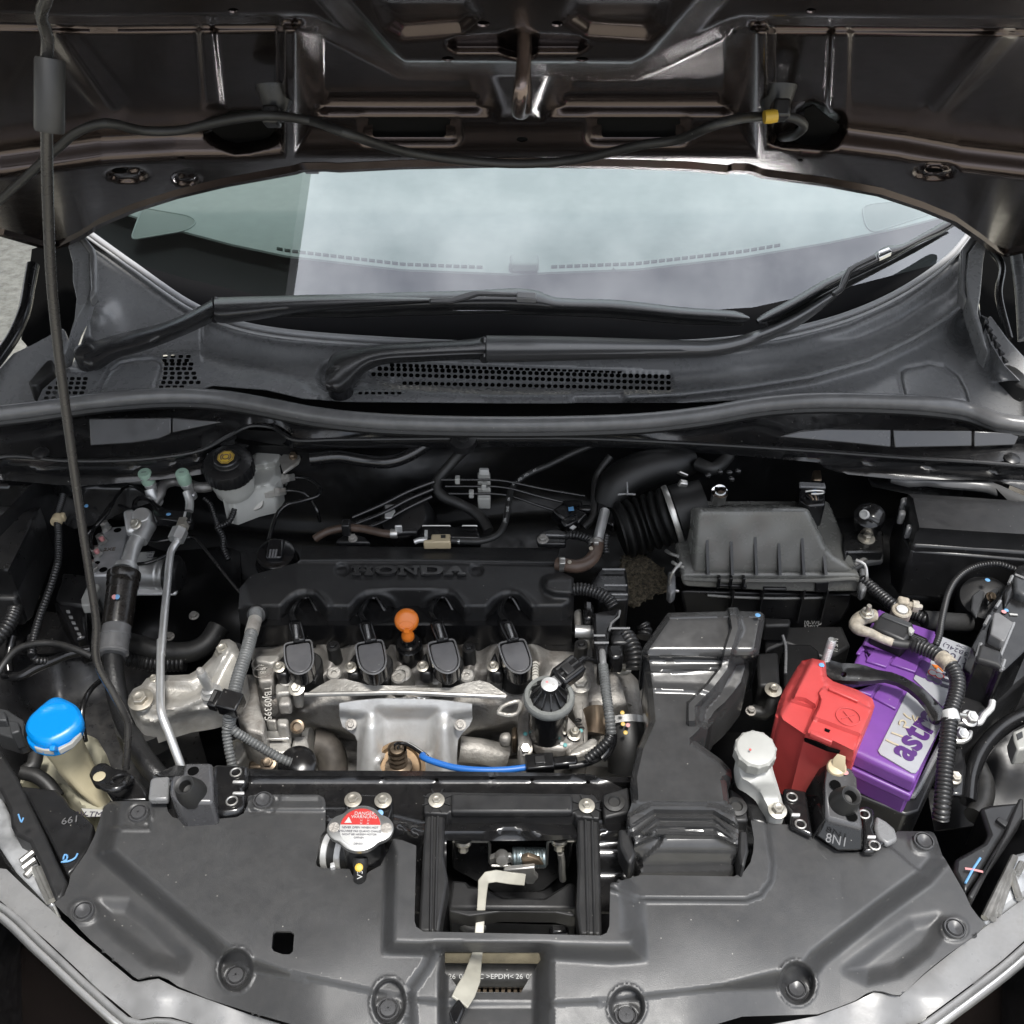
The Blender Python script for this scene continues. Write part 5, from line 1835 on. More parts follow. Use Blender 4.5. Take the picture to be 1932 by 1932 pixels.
def ec_fn(X,Y):
    t = Y - cy_(X)
    z = 0.884 - 0.00008 * (Y - 1057) - 0.0009 * np.maximum(0,t) - 0.0015 * sstep((t + 5) / 10)
    z = z - 0.010 * sstep((480 - X - (1150 - Y) * 0.25) / 30) - 0.00006 * np.maximum(0,560 - X)
    z = z + 0.003 * np.exp(-((Y - 1058) / 3.0) ** 2)
    for cx,cy in ((645,1075.5),(898,1076)):
        r = np.hypot(X - cx,(Y - cy) * 1.15)
        z = z - 0.004 * plateau(X,Y,ellipse(cx,cy,12.5,11),4)
    bul = B3([(1190,560),(1210,510),(1250,495),(1440,495),(1440,650),(1280,640),(1210,610)])
    z = z + 0.014 * plateau(X,Y,bul,14)
    z = z - 0.010 * sstep((X - 1074) / 8) * (Y > 1120)
    # rounded shoulder of each arch
    for cx in (578,706,836,964):
        r = np.hypot((X - cx - 2) / 1.0,(Y - 1158) * 1.15)
        z = z + 0.005 * np.exp(-((r - 42) / 7.0) ** 2) * (Y < 1160)
    return unproj_z(X,Y,z)


ec = thing('engine_cover','black plastic engine cover embossed HONDA across the top','engine cover',pz(770,1110,.84))
shell = sheet('cover_shell',ec_out,[],ec_fn,M_engcov,ec,step=3.6,solid=0.003,smooth=0,guides=[(crease[1:-1],False,(-5,0,5))])
sheet('cover_back',[(566,1056),(1050,1059),(1056,1034),(570,1030)],[],lambda X,Y: unproj_z(X,Y,0.884 - 0.0007 * (1057 - Y)),M_engcov,ec,step=8,solid=0.003)
obj('back_edge',tube_bm([pz(566,1057,.886),pz(760,1056.5,.8865),pz(1046,1061,.886)],0.0022,8),M_engcov,ec)
skirt = [(456,1176),(530,1184),(640,1186),(740,1186),(800,1186),(900,1188),(1040,1190),(1085,1186),(1100,1214),(1040,1214),(950,1205),(900,1215),(820,1205),(745,1215),(690,1205),(610,1210),(520,1206),(470,1208)]
obj('lower_shell',prism_bm([pz(x,y,.832 if y < 1195 else .815) for x,y in skirt],(0,0,-0.03)),M_gloss,ec,bevel=0.006,seg=3)
obj('inner_shell',prism_bm([pz(x,y,.848) for x,y in [(470,1120),(1070,1120),(1080,1180),(465,1180)]],(0,0,-0.035)),M_gloss,ec)

# letters with slab serifs, raised out of the cover
LET = {'H': [[(0,0),(14,0),(14,4),(11,4),(11,7),(23,7),(23,4),(20,4),(20,0),(34,0),(34,4),(31,4),(31,13),(34,13),(34,17),(20,17),(20,13),(23,13),(23,10.5),(11,10.5),(11,13),(14,13),(14,17),(0,17),(0,13),(3,13),(3,4),(0,4)]],
       'N': [[(0,0),(11,0),(25,11),(25,4),(21,4),(21,0),(34,0),(34,4),(31,4),(31,17),(25,17),(9,5),(9,13),(13,13),(13,17),(0,17),(0,13),(3,13),(3,4),(0,4)]],
       'A': [[(14,0),(21,0),(31,13),(35,13),(35,17),(21,17),(21,13),(24,13),(22.5,11),(13,11),(11,13),(14,13),(14,17),(0,17),(0,13),(3,13)]]}


def letter(ch,x0,y0,w,h):
    if ch in LET:
        base = 35.0
        return [[(x0 + x / base * w,y0 + y / 17.0 * h) for x,y in p] for p in LET[ch]]
    if ch == 'O':
        out = ellipse(x0 + w / 2,y0 + h / 2,w / 2,h / 2,24)
        inn = ellipse(x0 + w / 2,y0 + h / 2,w / 2 - w * .22,h / 2 - h * .22,24)
    else:   # D
        out = [(x0,y0),(x0 + w * .6,y0)] + [(x0 + w * .6 + w * .4 * math.sin(a),y0 + h / 2 - h / 2 * math.cos(a)) for a in [i * math.pi / 12 for i in range(1,12)]] + [(x0 + w * .6,y0 + h),(x0,y0 + h)]
        inn = [(x0 + w * .26,y0 + h * .22),(x0 + w * .55,y0 + h * .22)] + [(x0 + w * .55 + w * .2 * math.sin(a),y0 + h / 2 - h * .28 * math.cos(a)) for a in [i * math.pi / 8 for i in range(1,8)]] + [(x0 + w * .55,y0 + h * .78),(x0 + w * .26,y0 + h * .78)]
    return [out,inn]


for i,ch in enumerate('HONDA'):
    P_ = letter(ch,664 + i * 43.6,1066.5,41,17)
    tz = 0.8863
    if len(P_) == 1:
        o = obj('raised_letter',prism_bm([pz(x,y,tz) for x,y in P_[0]],(0,0,-0.004)),M_blk,shell,smooth=0,bevel=0.0005)
    else:
        me = sheet_bm(P_[0],[P_[1]],lambda X,Y: unproj_z(X,Y,tz + 0 * X),3.0)
        me.materials.append(M_blk)
        o = obj('raised_letter',me,M_blk,shell,solid=0.004)
# ------------------------------------------------------------------ casting
head_out = [(474,1216),(486,1204),(560,1196),(1095,1198),(1120,1206),(1150,1240),(1172,1290),(1196,1380),(1200,1470),(425,1470),(432,1400),(470,1385),(480,1330)]


def head_fn(X,Y):
    z = 0.800 - 0.00042 * np.maximum(0,Y - 1250) - 0.00050 * np.maximum(0,Y - 1330)
    z = z + 0.003 * vnoise(X,Y,.045,1) + 0.001 * vnoise(X,Y,.11,2)
    for cx in (577,708,840,970):
        r = np.hypot(X - cx,(Y - 1245) * 1.2)
        z = z + 0.014 * np.exp(-((r - 48) / 12.0) ** 2)
        z = z + 0.012 * np.exp(-((X - cx + 62) / 12.0) ** 2 - ((Y - 1268) / 14.0) ** 2)
    z = z + 0.014 * plateau(X,Y,D3([(430,170),(640,160),(640,240),(600,380),(450,400)]),8)
    z = z + 0.010 * plateau(X,Y,D3([(450,470),(600,470),(740,520),(730,610),(600,720),(500,720)]),8)
    z = z + 0.016 * np.exp(-((X - 570) / 20.0) ** 2 - ((Y - 1342) / 10.0) ** 2)
    z = z - 0.05 * plateau(X,Y,D3([(520,790),(800,780),(1100,830),(1300,900),(1300,1160),(700,1160),(520,1000)]),14)
    z = z - 0.05 * plateau(X,Y,B3([(640,1750),(960,1700),(990,1932),(520,1932),(560,1800)]),14)
    return unproj_z(X,Y,z)


sheet('cylinder_head',head_out,[],head_fn,M_aluD,eng,step=4.5,solid=0.01,smooth=70)
# lower crankcase so the gaps show metal, not void
obj('crankcase',prism_bm([pz(x,y,.66) for x,y in [(440,1390),(1200,1390),(1230,1500),(430,1500)]],(0,0,-0.2)),M_aluD,eng,bevel=0.01)
for pl,z,h,m in ((D3([(425,175),(630,165),(640,190),(600,235),(560,250),(430,220)]),.828,.03,M_alu),(D3([(430,225),(560,245),(590,300),(580,395),(455,405)]),.820,.03,M_aluD),
                    (D3([(600,410),(730,420),(735,500),(600,510)]),.815,.03,M_alu),(D3([(275,330),(430,330),(470,640),(510,740),(500,860),(350,820),(270,700)]),.805,.08,M_aluD),
                    (D3([(610,715),(715,712),(705,790),(615,780)]),.792,.04,M_alu),(D3([(520,720),(610,720),(605,750),(520,745)]),.785,.03,M_alu),
                    (D3([(510,825),(745,820),(720,900),(490,905)]),.770,.004,M_steel),(D3([(485,910),(720,905),(735,960),(720,1020),(640,1030),(480,985)]),.760,.03,M_alu),
                    (D3([(755,870),(870,865),(900,1000),(850,1100),(710,1080),(740,960)]),.755,.04,M_alu),(D3([(250,900),(340,930),(350,1020),(300,1100),(250,1120),(230,1040)]),.745,.03,M_alu),
                    (D3([(500,1070),(600,1060),(610,1110),(580,1160),(480,1160)]),.745,.02,M_alu),(D3([(370,1080),(470,1080),(500,1150),(360,1150)]),.742,.02,M_brownst),
                    (D3([(640,520),(735,520),(735,600),(620,605)]),.812,.02,M_aluD),(D3([(740,380),(830,390),(825,500),(745,505)]),.823,.03,M_alu)):
    slab('casting_lug',pl,z,h,m,eng,bevel=0.004,seg=3)
for i,(s,p,zz) in enumerate((('TBJ09395',D3(535,590),.8185),('09',D3(478,245),.8225),('98',D3(490,310),.8215))):
    text_obj('cast_number',s,0.0125 if i == 0 else .010,T(pz(*p,zz),(0,-.25,1),(1,0.15,0)),M_alu,eng,extrude=0.0006)
obj('casting_ring',tube_bm([pz(*D3(478,245),.8215) + Vector((.012 * math.cos(a),.012 * math.sin(a),0)) for a in [i * .5236 for i in range(13)]],0.0008,6,straight=True),M_aluD,eng)
obj('casting_ring',tube_bm([pz(*D3(490,312),.8205) + Vector((.012 * math.cos(a),.012 * math.sin(a),0)) for a in [i * .5236 for i in range(13)]],0.0008,6,straight=True),M_aluD,eng)
p0 = pz(*D3(800,790),.778)
obj('copper_plug',lathe_bm([(0.009,0),(0.009,0.008),(0.006,0.009),(0.005,0.004)],18),M_brownst,eng,matrix=T(p0,(0,-.7,.7)))
obj('coolant_pipe',tube_bm([pz(*D3(930,940),.70),pz(*D3(1030,960),.695),pz(*D3(1090,1050),.685),pz(*D3(1100,1180),.67)],0.020,22),mat('dark_dirty',(0.13,0.115,0.10),0.6,metal=0.4,var=0.3,stain=.6),eng)
obj('pipe_flange',lathe_bm([(0.024,-0.004),(0.024,0.004)],28),M_steel,eng,matrix=T(pz(*D3(890,960),.72),(1,0.05,0.1)))
obj('rear_pipe',tube_bm([pz(*B3(520,1880),.70),pz(*B3(700,1900),.695),pz(*B3(900,1950),.685)],0.017,20),M_aluD,eng)
obj('sensor_plug',lathe_bm([(0.024,0),(0.024,0.010),(0.02,0.014),(0.005,0.016)],24),M_gloss,eng,matrix=T(pz(*D3(800,1140),.748),(0,-.3,1)))
for x,y,z,r,m,ax in ((*D3(700,380),.818,.006,M_alu,(0,-.4,1)),(*D3(785,460),.829,.006,M_zinc,(0,-.5,1)),(*B3(1830,1215),.80,.0078,M_zinc,(0.2,-.4,1)),(*B3(1490,1360),.800,.0085,M_alu,(0,-.2,1)),(*D3(540,1110),.752,.006,M_brownst,(0,-.4,1))):
    obj('head_bolt',bolt_bm(r),m,eng,matrix=T(pz(x,y,z),ax),smooth=30)
for x,y,z,r in ((*B3(30,1300),.812,.010),(*B3(330,1310),.812,.010),(*B3(580,1290),.812,.010),(*B3(800,1300),.812,.009),(*D3(1110,330),.812,.010),(*D3(1700,330),.812,.012)):
    obj('casting_boss',lathe_bm([(r * 1.25,-.03),(r,0),(r * .8,.002),(r * .35,.002),(r * .3,-.002)],20),M_alu,eng,matrix=T(pz(x,y,z),(0,-.3,1)))
for x0,y0,x1,y1 in ((1080,1060,1085,1330),(1120,1180,1160,1330),(1000,1180,1060,1260)):
    obj('casting_web',tube_bm([pz(*B3(x0,y0 + 100),.806),pz(*B3(x1,y1),.80)],.004,8),M_alu,eng)
for i in range(6):
    x,y = 1130,1200 + i * 22
    obj('stud_thread',lathe_bm([(.0042,0),(.0052,.0016),(.0042,.0032)],12),M_zinc,eng,matrix=T(pz(*B3(x,y),.812),(0,-.6,.6)))
# upper exhaust shield with its bright folded edge
us = thing('upper_heat_shield','thin dull metal shield with a bright folded edge above the exhaust shield','heat shield',pz(760,1300,.81))
us_out = D3([(850,520),(960,450),(1080,385),(1200,378),(1320,410),(1400,432),(1700,440),(1932,440)]) + B3([(0,1385),(300,1390),(450,1390),(560,1352),(680,1330),(760,1352),(860,1420),(905,1452),(885,1466),(500,1452),(0,1428)]) + D3([(1900,512),(1400,512)])
sheet('shield_sheet',us_out,[],lambda X,Y: unproj_z(X,Y,0.826 - 0.0002 * (Y - 1270) + 0.003 * np.sin(X * .03)),M_alu,us,step=6,solid=0.002)
obj('folded_edge',tube_bm([pz(*D3(855,516),.820),pz(*D3(1400,504),.8235),pz(*B3(0,1428),.8245),pz(*B3(500,1447),.8225),pz(*B3(890,1464),.818)],0.0030,8),M_steel,us)
# main exhaust shield
hs = thing('exhaust_heat_shield','shiny stamped heat shield over the exhaust manifold','heat shield',pz(765,1390,.76))
hs_out = D3([(1155,592),(1300,568),(1480,552),(1932,545)]) + B3([(0,1478),(300,1484),(420,1494),(620,1520),(624,1640),(600,1695),(540,1760),(508,1810),(500,1932),(498,2060)]) + D3([(1305,1230),(1305,1160),(1310,920),(1290,870),(1230,830),(1180,790),(1155,700)])
o2_hole = ellipse(*D3(1668,1130),35,24,24)


def hs_fn(X,Y):
    z = 0.812 - 0.00062 * (Y - 1325)
    z = z + 0.012 * np.exp(-((X - 700) / 20.0) ** 2) * sstep((Y - 1345) / 30) + 0.012 * np.exp(-((X - 838) / 18.0) ** 2) * sstep((Y - 1345) / 30)
    z = z - 0.016 * plateau(X,Y,[(715,1345),(820,1345),(815,1400),(800,1480),(735,1480),(720,1400)],26)
    z = z - 0.012 * plateau(X,Y,[(630,1345),(690,1352),(680,1400),(672,1480),(600,1480)],16)
    z = z - 0.012 * plateau(X,Y,[(905,1345),(850,1352),(852,1400),(862,1480),(930,1480)],16)
    z = z + 0.006 * np.exp(-((np.hypot(X - 755,(Y - 1444) * 1.4) - 40) / 6.0) ** 2)
    return unproj_z(X,Y,z)


sheet('shield_stamping',hs_out,[o2_hole],hs_fn,M_shield,hs,step=4.5,solid=0.0018,smooth=70)
for x,y,zz in ((*D3(1255,775),.7795),(*B3(527,1690),.7835)):
    obj('shield_bolt',bolt_bm(0.0040,washer=1.8),M_aluD,hs,matrix=T(pz(x,y,zz + .002),(0,-.55,.85)),smooth=30)
# oxygen sensor and its blue-sleeved lead
o2 = thing('oxygen_sensor','oxygen sensor with blue sleeved lead rising from the exhaust shield','sensor',pz(*D3(1660,1140),.73))
a,b = pz(*D3(1672,1175),.745),pz(*D3(1655,985),.785)
L_ = (b - a).length
obj('sensor_body',lathe_bm([(0.017,0),(0.017,0.010),(0.0125,0.012)] + [(0.0105 + (0.0015 if i % 2 else 0),0.013 + i * .004) for i in range(8)] + [(0.0085,L_ - .006),(0.0085,L_),(0.006,L_ + .001)],20),M_brownst,o2,matrix=T(a,b - a),smooth=25)
obj('sensor_gasket',lathe_bm([(0.034,-0.004),(0.034,0.0),(0.029,0.003),(0.026,-0.003)],32),mat('rust_ring',(0.32,0.22,0.13),0.6,metal=0.6,var=0.3),o2,matrix=T(pz(*D3(1668,1150),.742),(0,-.5,.9)))
ld = [b + Vector((0,0,-.004)),pz(*D3(1640,950),.797),pz(*D3(1670,935),.80),pz(*D3(1740,945),.80),pz(*D3(1830,1000),.80),pz(*D3(1900,1050),.80)]
for k,m in ((0,M_gloss),(1,M_wtext),(2,M_gloss)):
    obj('sensor_wire',tube_bm([p + Vector((0.001 * k,0.003 * k,-0.0035 * k)) for p in ld],0.0022,8),m,o2)
sl = [pz(*D3(1880,1040),.80),pz(797,1428,.803),pz(852,1447,.806),pz(903,1453,.808),pz(960,1452,.808),pz(992,1448,.808)]
obj('blue_sleeve',tube_bm(sl,0.0040,14),M_wire_b,o2)
cx = T(pz(*B7(1395,50),.81),(0.0,-.2,1),(-0.1,1,0))
obj('lead_connector',box_bm(0.034,0.020,0.018,cx),M_gloss,o2,bevel=0.002)
obj('connector_tail',box_bm(0.030,0.013,0.013,cx @ Matrix.Translation((0.030,-0.001,0))),M_gloss,o2,bevel=0.003)
obj('connector_clip',box_bm(0.012,0.010,0.004,cx @ Matrix.Translation((0.0,0.0,0.010))),M_blk,o2,bevel=0.001)
obj('lead_tail',tube_bm([pz(*B7(1560,60),.81),pz(*B7(1640,50),.81),pz(*B7(1720,20),.81),pz(*B7(1790,-40),.81),pz(*B3(1740,1800),.81)],0.0042,12),M_conduit,o2)

# ------------------------------------------------------------------ ignition coils


def coil_at(dx,dy,ref):
    return ref


c1 = thing('ignition_coil','leftmost of the four black ignition coils','ignition coil',pz(564,1241,.82),'ignition coils')
face = B2([(690,1285),(715,1268),(880,1242),(902,1252),(912,1330),(918,1400),(905,1455),(870,1495),(820,1518),(770,1512),(725,1480),(702,1430),(692,1360)])
face = smooth_poly(face,keep=5)
fcx,fcy = sum(p[0] for p in face) / len(face),sum(p[1] for p in face) / len(face)
face = [(fcx + (x - fcx) * 1.12,fcy + (y - fcy) * 1.08) for x,y in face]
obj('coil_body',prism_bm([pz(x,y,.860) for x,y in face],(0,0.004,-0.026)),M_gloss,c1,bevel=0.0014,seg=2)
coil_b = c1.children[-1]
cen = Vector((sum(p[0] for p in face) / len(face),sum(p[1] for p in face) / len(face)))
inner = [tuple(cen + (Vector(p) - cen) * 0.87) for p in face]
obj('coil_lid',prism_bm([pz(x,y,.8625) for x,y in inner],(0,0,-0.004)),mat('coil_lid_grey',(0.14,0.14,0.148),0.34,var=0.15,dust=0.12),coil_b,bevel=0.001)
loop = [pz(x,y,.8622) for x,y in face]
obj('coil_rim',tube_bm(loop + [loop[0]],0.0012,6,straight=True),M_rubg,coil_b)
obj('coil_tube',lathe_bm([(0.0205,-0.04),(0.0205,0.0),(0.0185,0.003)],32),M_rub,c1,matrix=T(pz(*B2(872,1440),.826),(0.05,-.12,1)))
obj('coil_tube_tab',box_bm(0.014,0.010,0.008,T(pz(*B2(918,1562),.826),(0,-.2,1),(0.3,1,0))),M_rub,c1,bevel=0.001)
ear = B2([(600,1450),(620,1420),(690,1330),(700,1440),(720,1500),(700,1530),(630,1528),(600,1500)])
slab('coil_ear',ear,.835,.02,M_blk,c1,bevel=0.003)
obj('coil_bolt',bolt_bm(0.0046,0.006,1.7),M_zinc,c1,matrix=T(pz(*B2(634,1468),.8375),(0,-.28,1)),smooth=30)
con = B2([(708,1075),(830,1062),(860,1225),(755,1245),(718,1130)])
obj('coil_plug',prism_bm([pz(x,y,z) for (x,y),z in zip(con,(.872,.872,.868,.868,.870))],(0,0.004,-0.020)),M_gloss,c1,bevel=0.0025)
plug_b = c1.children[-1]
pcon = [pz(*B2(785,1150),.872)]
obj('plug_latch',prism_bm([pz(x,y,.875) for x,y in B2([(740,1105),(755,1090),(790,1088),(805,1102),(800,1130),(808,1215),(765,1222),(752,1140)])],(0,0,-0.005)),M_blkm,plug_b,bevel=0.001)
obj('latch_tongue',prism_bm([pz(x,y,.8775) for x,y in B2([(762,1095),(785,1092),(795,1200),(772,1205)])],(0,0,-0.004)),M_cowl,plug_b,bevel=0.001)
for k,pth in enumerate(([(755,1070),(735,1010),(750,960),(800,890),(850,850),(880,850),(905,880),(935,930),(965,990)],[(775,1068),(750,1010),(768,950),(815,880),(850,862),(880,870)])):
    zz = [.868,.866,.864,.862,.861,.860,.857,.852,.845][:len(pth)]
    obj('coil_lead',tube_bm([pz(*B2(x,y),z) for (x,y),z in zip(pth,zz)],0.0026,8,0.004),M_gloss,c1)
obj('loom_tape',prism_bm([pz(x,y,.846) for x,y in B2([(770,1005),(860,992),(960,1005),(1000,1015),(985,1090),(940,1075),(880,1055),(800,1050)])],(0,0,-0.004)),M_blkm,c1,bevel=0.002)
Lref = Vector(c1.location)
for (x,y),lb in (((695,1241),'second ignition coil from the left, just left of the orange dipstick'),((827,1239.5),'third ignition coil from the left, just right of the orange dipstick'),((956,1239.5),'rightmost of the four black ignition coils')):
    c = copy_tree(c1)
    c.location = pz(x,y,.82)
    c['label'] = lb

# cover bolts on black posts
for (x,y),lb in ((B2(1100,1285),'black bolt on a post between the two left coils'),(B3(595,1068),'black bolt on a post between the two right coils'),(B2(250,1300),'black capped bolt at the left end of the engine cover'),(B3(1500,1042),'black bolt at the right end of the engine cover')):
    t = thing('cover_bolt',lb,'bolt',pz(x,y,.80),'bolts of the engine cover')
    c = pz(x,y,.838)
    obj('post',lathe_bm([(0.0092,-0.030),(0.0086,-0.004),(0.0086,0.0)],24),M_rub,t,matrix=T(c,(0,-.15,1)))
    obj('bolt_head',bolt_bm(0.0046,washer=1.75),M_blk,t,matrix=T(c,(0,-.15,1)),smooth=30)
    if 600 < x < 900:
        obj('spacer',lathe_bm([(0.0078,-0.055),(0.0078,-0.03)],20),M_alu,t,matrix=T(c,(0,-.15,1)))

# ------------------------------------------------------------------ dipstick
dp = thing('oil_dipstick','bright orange oil dipstick handle in the middle of the engine','dipstick',pz(*B2(1745,1290),.80))
c = pz(*B2(1737,1062),.872)
ax = (CAM - c).normalized()
Md = T(c,ax,(0,1,0.4))
rr = 0.0158
obj('dipstick_handle',lathe_bm([(0.002,-0.0075),(rr * .55,-0.007),(rr * .85,-0.0045),(rr,0.0),(rr * .97,0.003),(rr * .84,0.0058),(rr * .55,0.0072),(0.001,0.0076)],40),M_orange,dp,matrix=Md)
loopc = pz(*B2(1732,1108),.880)
arcp = [Md @ Vector((0.0088 * math.cos(t),-0.0065 + 0.0050 * math.sin(t),0.0068)) for t in [i * 2 * math.pi / 28 for i in range(29)]]
obj('finger_rim',tube_bm(arcp,0.0009,6,straight=True),M_orange,dp)
d2 = pz(*B2(1748,1195),.858)
obj('dipstick_neck',lathe_bm([(0.004,-0.012),(0.0075,-0.008),(0.0085,-0.002),(0.0078,0.004),(0.005,0.007),(0.0038,0.012)],24),M_orange,dp,matrix=T(d2,(-0.05,-.25,1)))
obj('dipstick_tube',lathe_bm([(0.0185,-0.055),(0.0175,-0.03),(0.0175,-0.020),(0.0155,-0.018),(0.0145,-0.014),(0.010,-0.0135),(0.009,-0.003),(0.006,-0.003)],28),M_gloss,dp,matrix=T(d2,(0,-.2,1)))

# ------------------------------------------------------------------ engine mount, left
em = thing('engine_mount_arm','cast aluminium engine mount arm reaching left from the engine','engine mount',pz(*B6(1300,480),.8))
em_out = B6([(958,520),(965,455),(1000,405),(1060,375),(1100,325),(1180,298),(1300,302),(1420,295),(1520,235),(1590,165),(1632,80),(1660,35),(1720,30),(1770,60),(1830,200),(1850,330),(1820,420),(1760,480),(1660,560),(1560,585),(1400,610),(1250,655),(1150,690),(1060,672),(1000,610)])


def em_fn(X,Y):
    e = sd_poly(X,Y,em_out)
    z = 0.832 - 0.014 * sstep((e + 10) / 10)
    z = z - 0.008 * plateau(X,Y,B6([(1130,400),(1240,360),(1450,390),(1560,330),(1500,430),(1350,500),(1200,520)]),22)
    z = z + 0.010 * np.exp(-(sd_line(X,Y,B6([(1160,560),(1350,540),(1500,480),(1600,300),(1700,120)])) / 9.0) ** 2)
    z = z + 0.012 * sstep((X - 400) / 60) - 0.00018 * (Y - 1320) + 0.0004 * vnoise(X,Y,.12,3)
    z = z + 0.008 * plateau(X,Y,ellipse(*B6(1062,475),24,20),10)
    return unproj_z(X,Y,z)


block('mount_casting',em_out,em_fn,M_alu,em,.03,step=4.5,smooth=50,rims=(3,7))
obj('mount_bolt',bolt_bm(0.0082,0.010,1.85),M_zinc,em,matrix=T(pz(*B6(1058,490),.842),(0,-.2,1)),smooth=30)
obj('mount_nut',bolt_bm(0.0038,0.005,1.5),M_zinc,em,matrix=T(pz(*B6(1155,328),.836),(0,-.2,1)),smooth=30)
obj('mount_bolt',bolt_bm(0.0072,0.012,1.5),M_zinc,em,matrix=T(pz(*B6(1680,130),.850),(0,-.25,1)),smooth=30)
st = pz(*B6(1590,440),.843)
obj('mount_stud',lathe_bm([(0.0130,0),(0.0130,0.003),(0.0092,0.0035),(0.0092,0.010),(0.0062,0.0105),(0.0062,0.036),(0.0052,0.044),(0.003,0.048)],24),M_pipe,em,matrix=T(st,(-.12,-.1,1)),smooth=30)
obj('stud_tip',lathe_bm([(0.0056,0.033),(0.0053,0.044),(0.003,0.0485),(0.001,0.049)],18),M_aluD,em,matrix=T(st,(-.12,-.1,1)))
obj('mount_rubber',lathe_bm([(0.036,-0.03),(0.036,0.0)],32),M_rub,em,matrix=T(pz(*B6(1080,640),.79),(0,0,1)))

# ------------------------------------------------------------------ EGR valve, right
eg = thing('egr_valve','round black valve with a grey clamp ring and silver disc','valve',pz(*B3(1240,1780),.79))
ce = pz(*B3(1240,1472),.862)
axe = Vector((0.0,-0.12,1)).normalized()
Me = T(ce,axe,(0,1,0))
obj('clamp_ring',lathe_bm([(0.0235,-0.004),(0.0285,-0.007),(0.0308,-0.003),(0.0308,0.003),(0.0290,0.006),(0.0245,0.006),(0.0235,0.003)],48),mat('ring_grey',(0.26,0.27,0.26),0.45,var=0.15,stain=0.3),eg,matrix=Me)
obj('valve_can',lathe_bm([(0.024,-0.075),(0.0245,-0.06),(0.0245,-0.002)],40),M_bpaint,eg,matrix=T(ce,axe))
dome = obj('valve_dome',lathe_bm([(0.0240,0.0),(0.0235,0.002),(0.018,0.006),(0.0115,0.018),(0.0105,0.024),(0.0100,0.026)],40),M_blk,eg,matrix=Me)
for i in range(12):
    a = i * math.pi / 6 + .1
    ra,rb = Vector((0.0228 * math.cos(a),0.0228 * math.sin(a),0.0015)),Vector((0.0112 * math.cos(a),0.0112 * math.sin(a),0.0215))
    u = Vector((-math.sin(a),math.cos(a),0)) * 0.0008
    pts = [ra - u,ra + u,ra + u + Vector((0,0,.0075)),ra - u + Vector((0,0,.0075))]
    pts2 = [rb - u,rb + u,rb + u + Vector((0,0,.001)),rb - u + Vector((0,0,.001))]
    obj('dome_rib',loft_bm([[Me @ p for p in pts],[Me @ p for p in pts2]]),M_blk,dome)
obj('label_disc',lathe_bm([(0.0102,0.0265),(0.0102,0.0275),(0.0098,0.0278)],30),M_shield,eg,matrix=Me)
for dx,dy,m in ((-0.003,0.003,M_ppink),(0.0045,-0.001,M_wtext)):
    obj('paint_dot',lathe_bm([(0.0017,0.0278),(0.0015,0.0281)],12),m,eg,matrix=Me @ Matrix.Translation((dx,dy,0)))
fl = B3([(1110,1740),(1140,1620),(1390,1600),(1470,1690),(1500,1780),(1440,1850),(1350,1880),(1180,1870),(1110,1830)])
slab('valve_flange',fl,.792,.02,M_aluD,eg,bevel=0.005)
obj('flange_bolt',bolt_bm(0.0056,0.010,1.6),M_zinc,eg,matrix=T(pz(*B3(1443,1765),.797),(0.05,-.2,1)),smooth=30)
obj('bolt_stud',lathe_bm([(0.0032,0),(0.0032,0.014),(0.002,0.015)],14),M_zinc,eg,matrix=T(pz(*B3(1443,1765),.797),(0.05,-.2,1)))
obj('flange_bolt',bolt_bm(0.0056,0.010,1.6),M_zinc,eg,matrix=T(pz(*B3(1050,1880),.785),(0.02,-.5,.8)),smooth=30)
Mk = T(pz(*B3(1390,1270),.880),(0.15,-.25,1),(0.9,0.85,0))
obj('valve_plug',box_bm(0.026,0.036,0.022,Mk),M_gloss,eg,bevel=0.003)
for dx in (-0.008,0.0,0.008):
    obj('plug_rib',box_bm(0.003,0.030,0.003,Mk @ Matrix.Translation((dx,0,0.0115))),M_blkm,eg,bevel=0.0008)
obj('plug_latch',box_bm(0.014,0.012,0.005,Mk @ Matrix.Translation((0,-0.004,0.0135))),M_blk,eg,bevel=0.001)
obj('plug_neck',box_bm(0.015,0.018,0.013,Mk @ Matrix.Translation((0,-0.025,-0.003))),M_cowl,eg,bevel=0.002)
obj('plug_lead',tube_bm([pz(*B3(1460,1200),.885),pz(*B3(1510,1160),.885),pz(*B3(1580,1165),.87),pz(*B3(1640,1190),.86)],0.0036,10),M_gloss,eg)
hb = thing('water_outlet_housing','stained aluminium housing carrying the round valve','housing',pz(*B3(1250,1800),.72))
for pl,z,h,m in ((B3([(1000,1540),(1060,1500),(1110,1560),(1130,1700),(1100,1860),(1000,1900),(985,1700)]),.792,.06,M_aluD),(B3([(1380,1420),(1540,1400),(1560,1480),(1550,1900),(1400,1932),(1350,1850),(1480,1800),(1470,1650)]),.79,.06,M_aluD),
                    (B3([(1420,1320),(1550,1300),(1560,1410),(1420,1420)]),.80,.03,M_alu),(B3([(990,1860),(1520,1850),(1540,1932),(1400,2000),(1000,2000)]),.765,.06,M_aluD),(B3([(940,1700),(985,1690),(985,1790),(940,1800)]),.785,.03,M_brownst),(B3([(840,1740),(935,1725),(935,1800),(840,1800)]),.78,.02,M_aluD),
                    (B3([(1560,1480),(1660,1480),(1670,1600),(1600,1720),(1560,1700)]),.77,.05,M_aluD),(B3([(1590,1780),(1640,1800),(1640,1860),(1480,1932),(1380,1940),(1420,1880)]),.80,.02,M_alu)):
    slab('housing_block',pl,z,h,m,hb,bevel=0.006,seg=3)
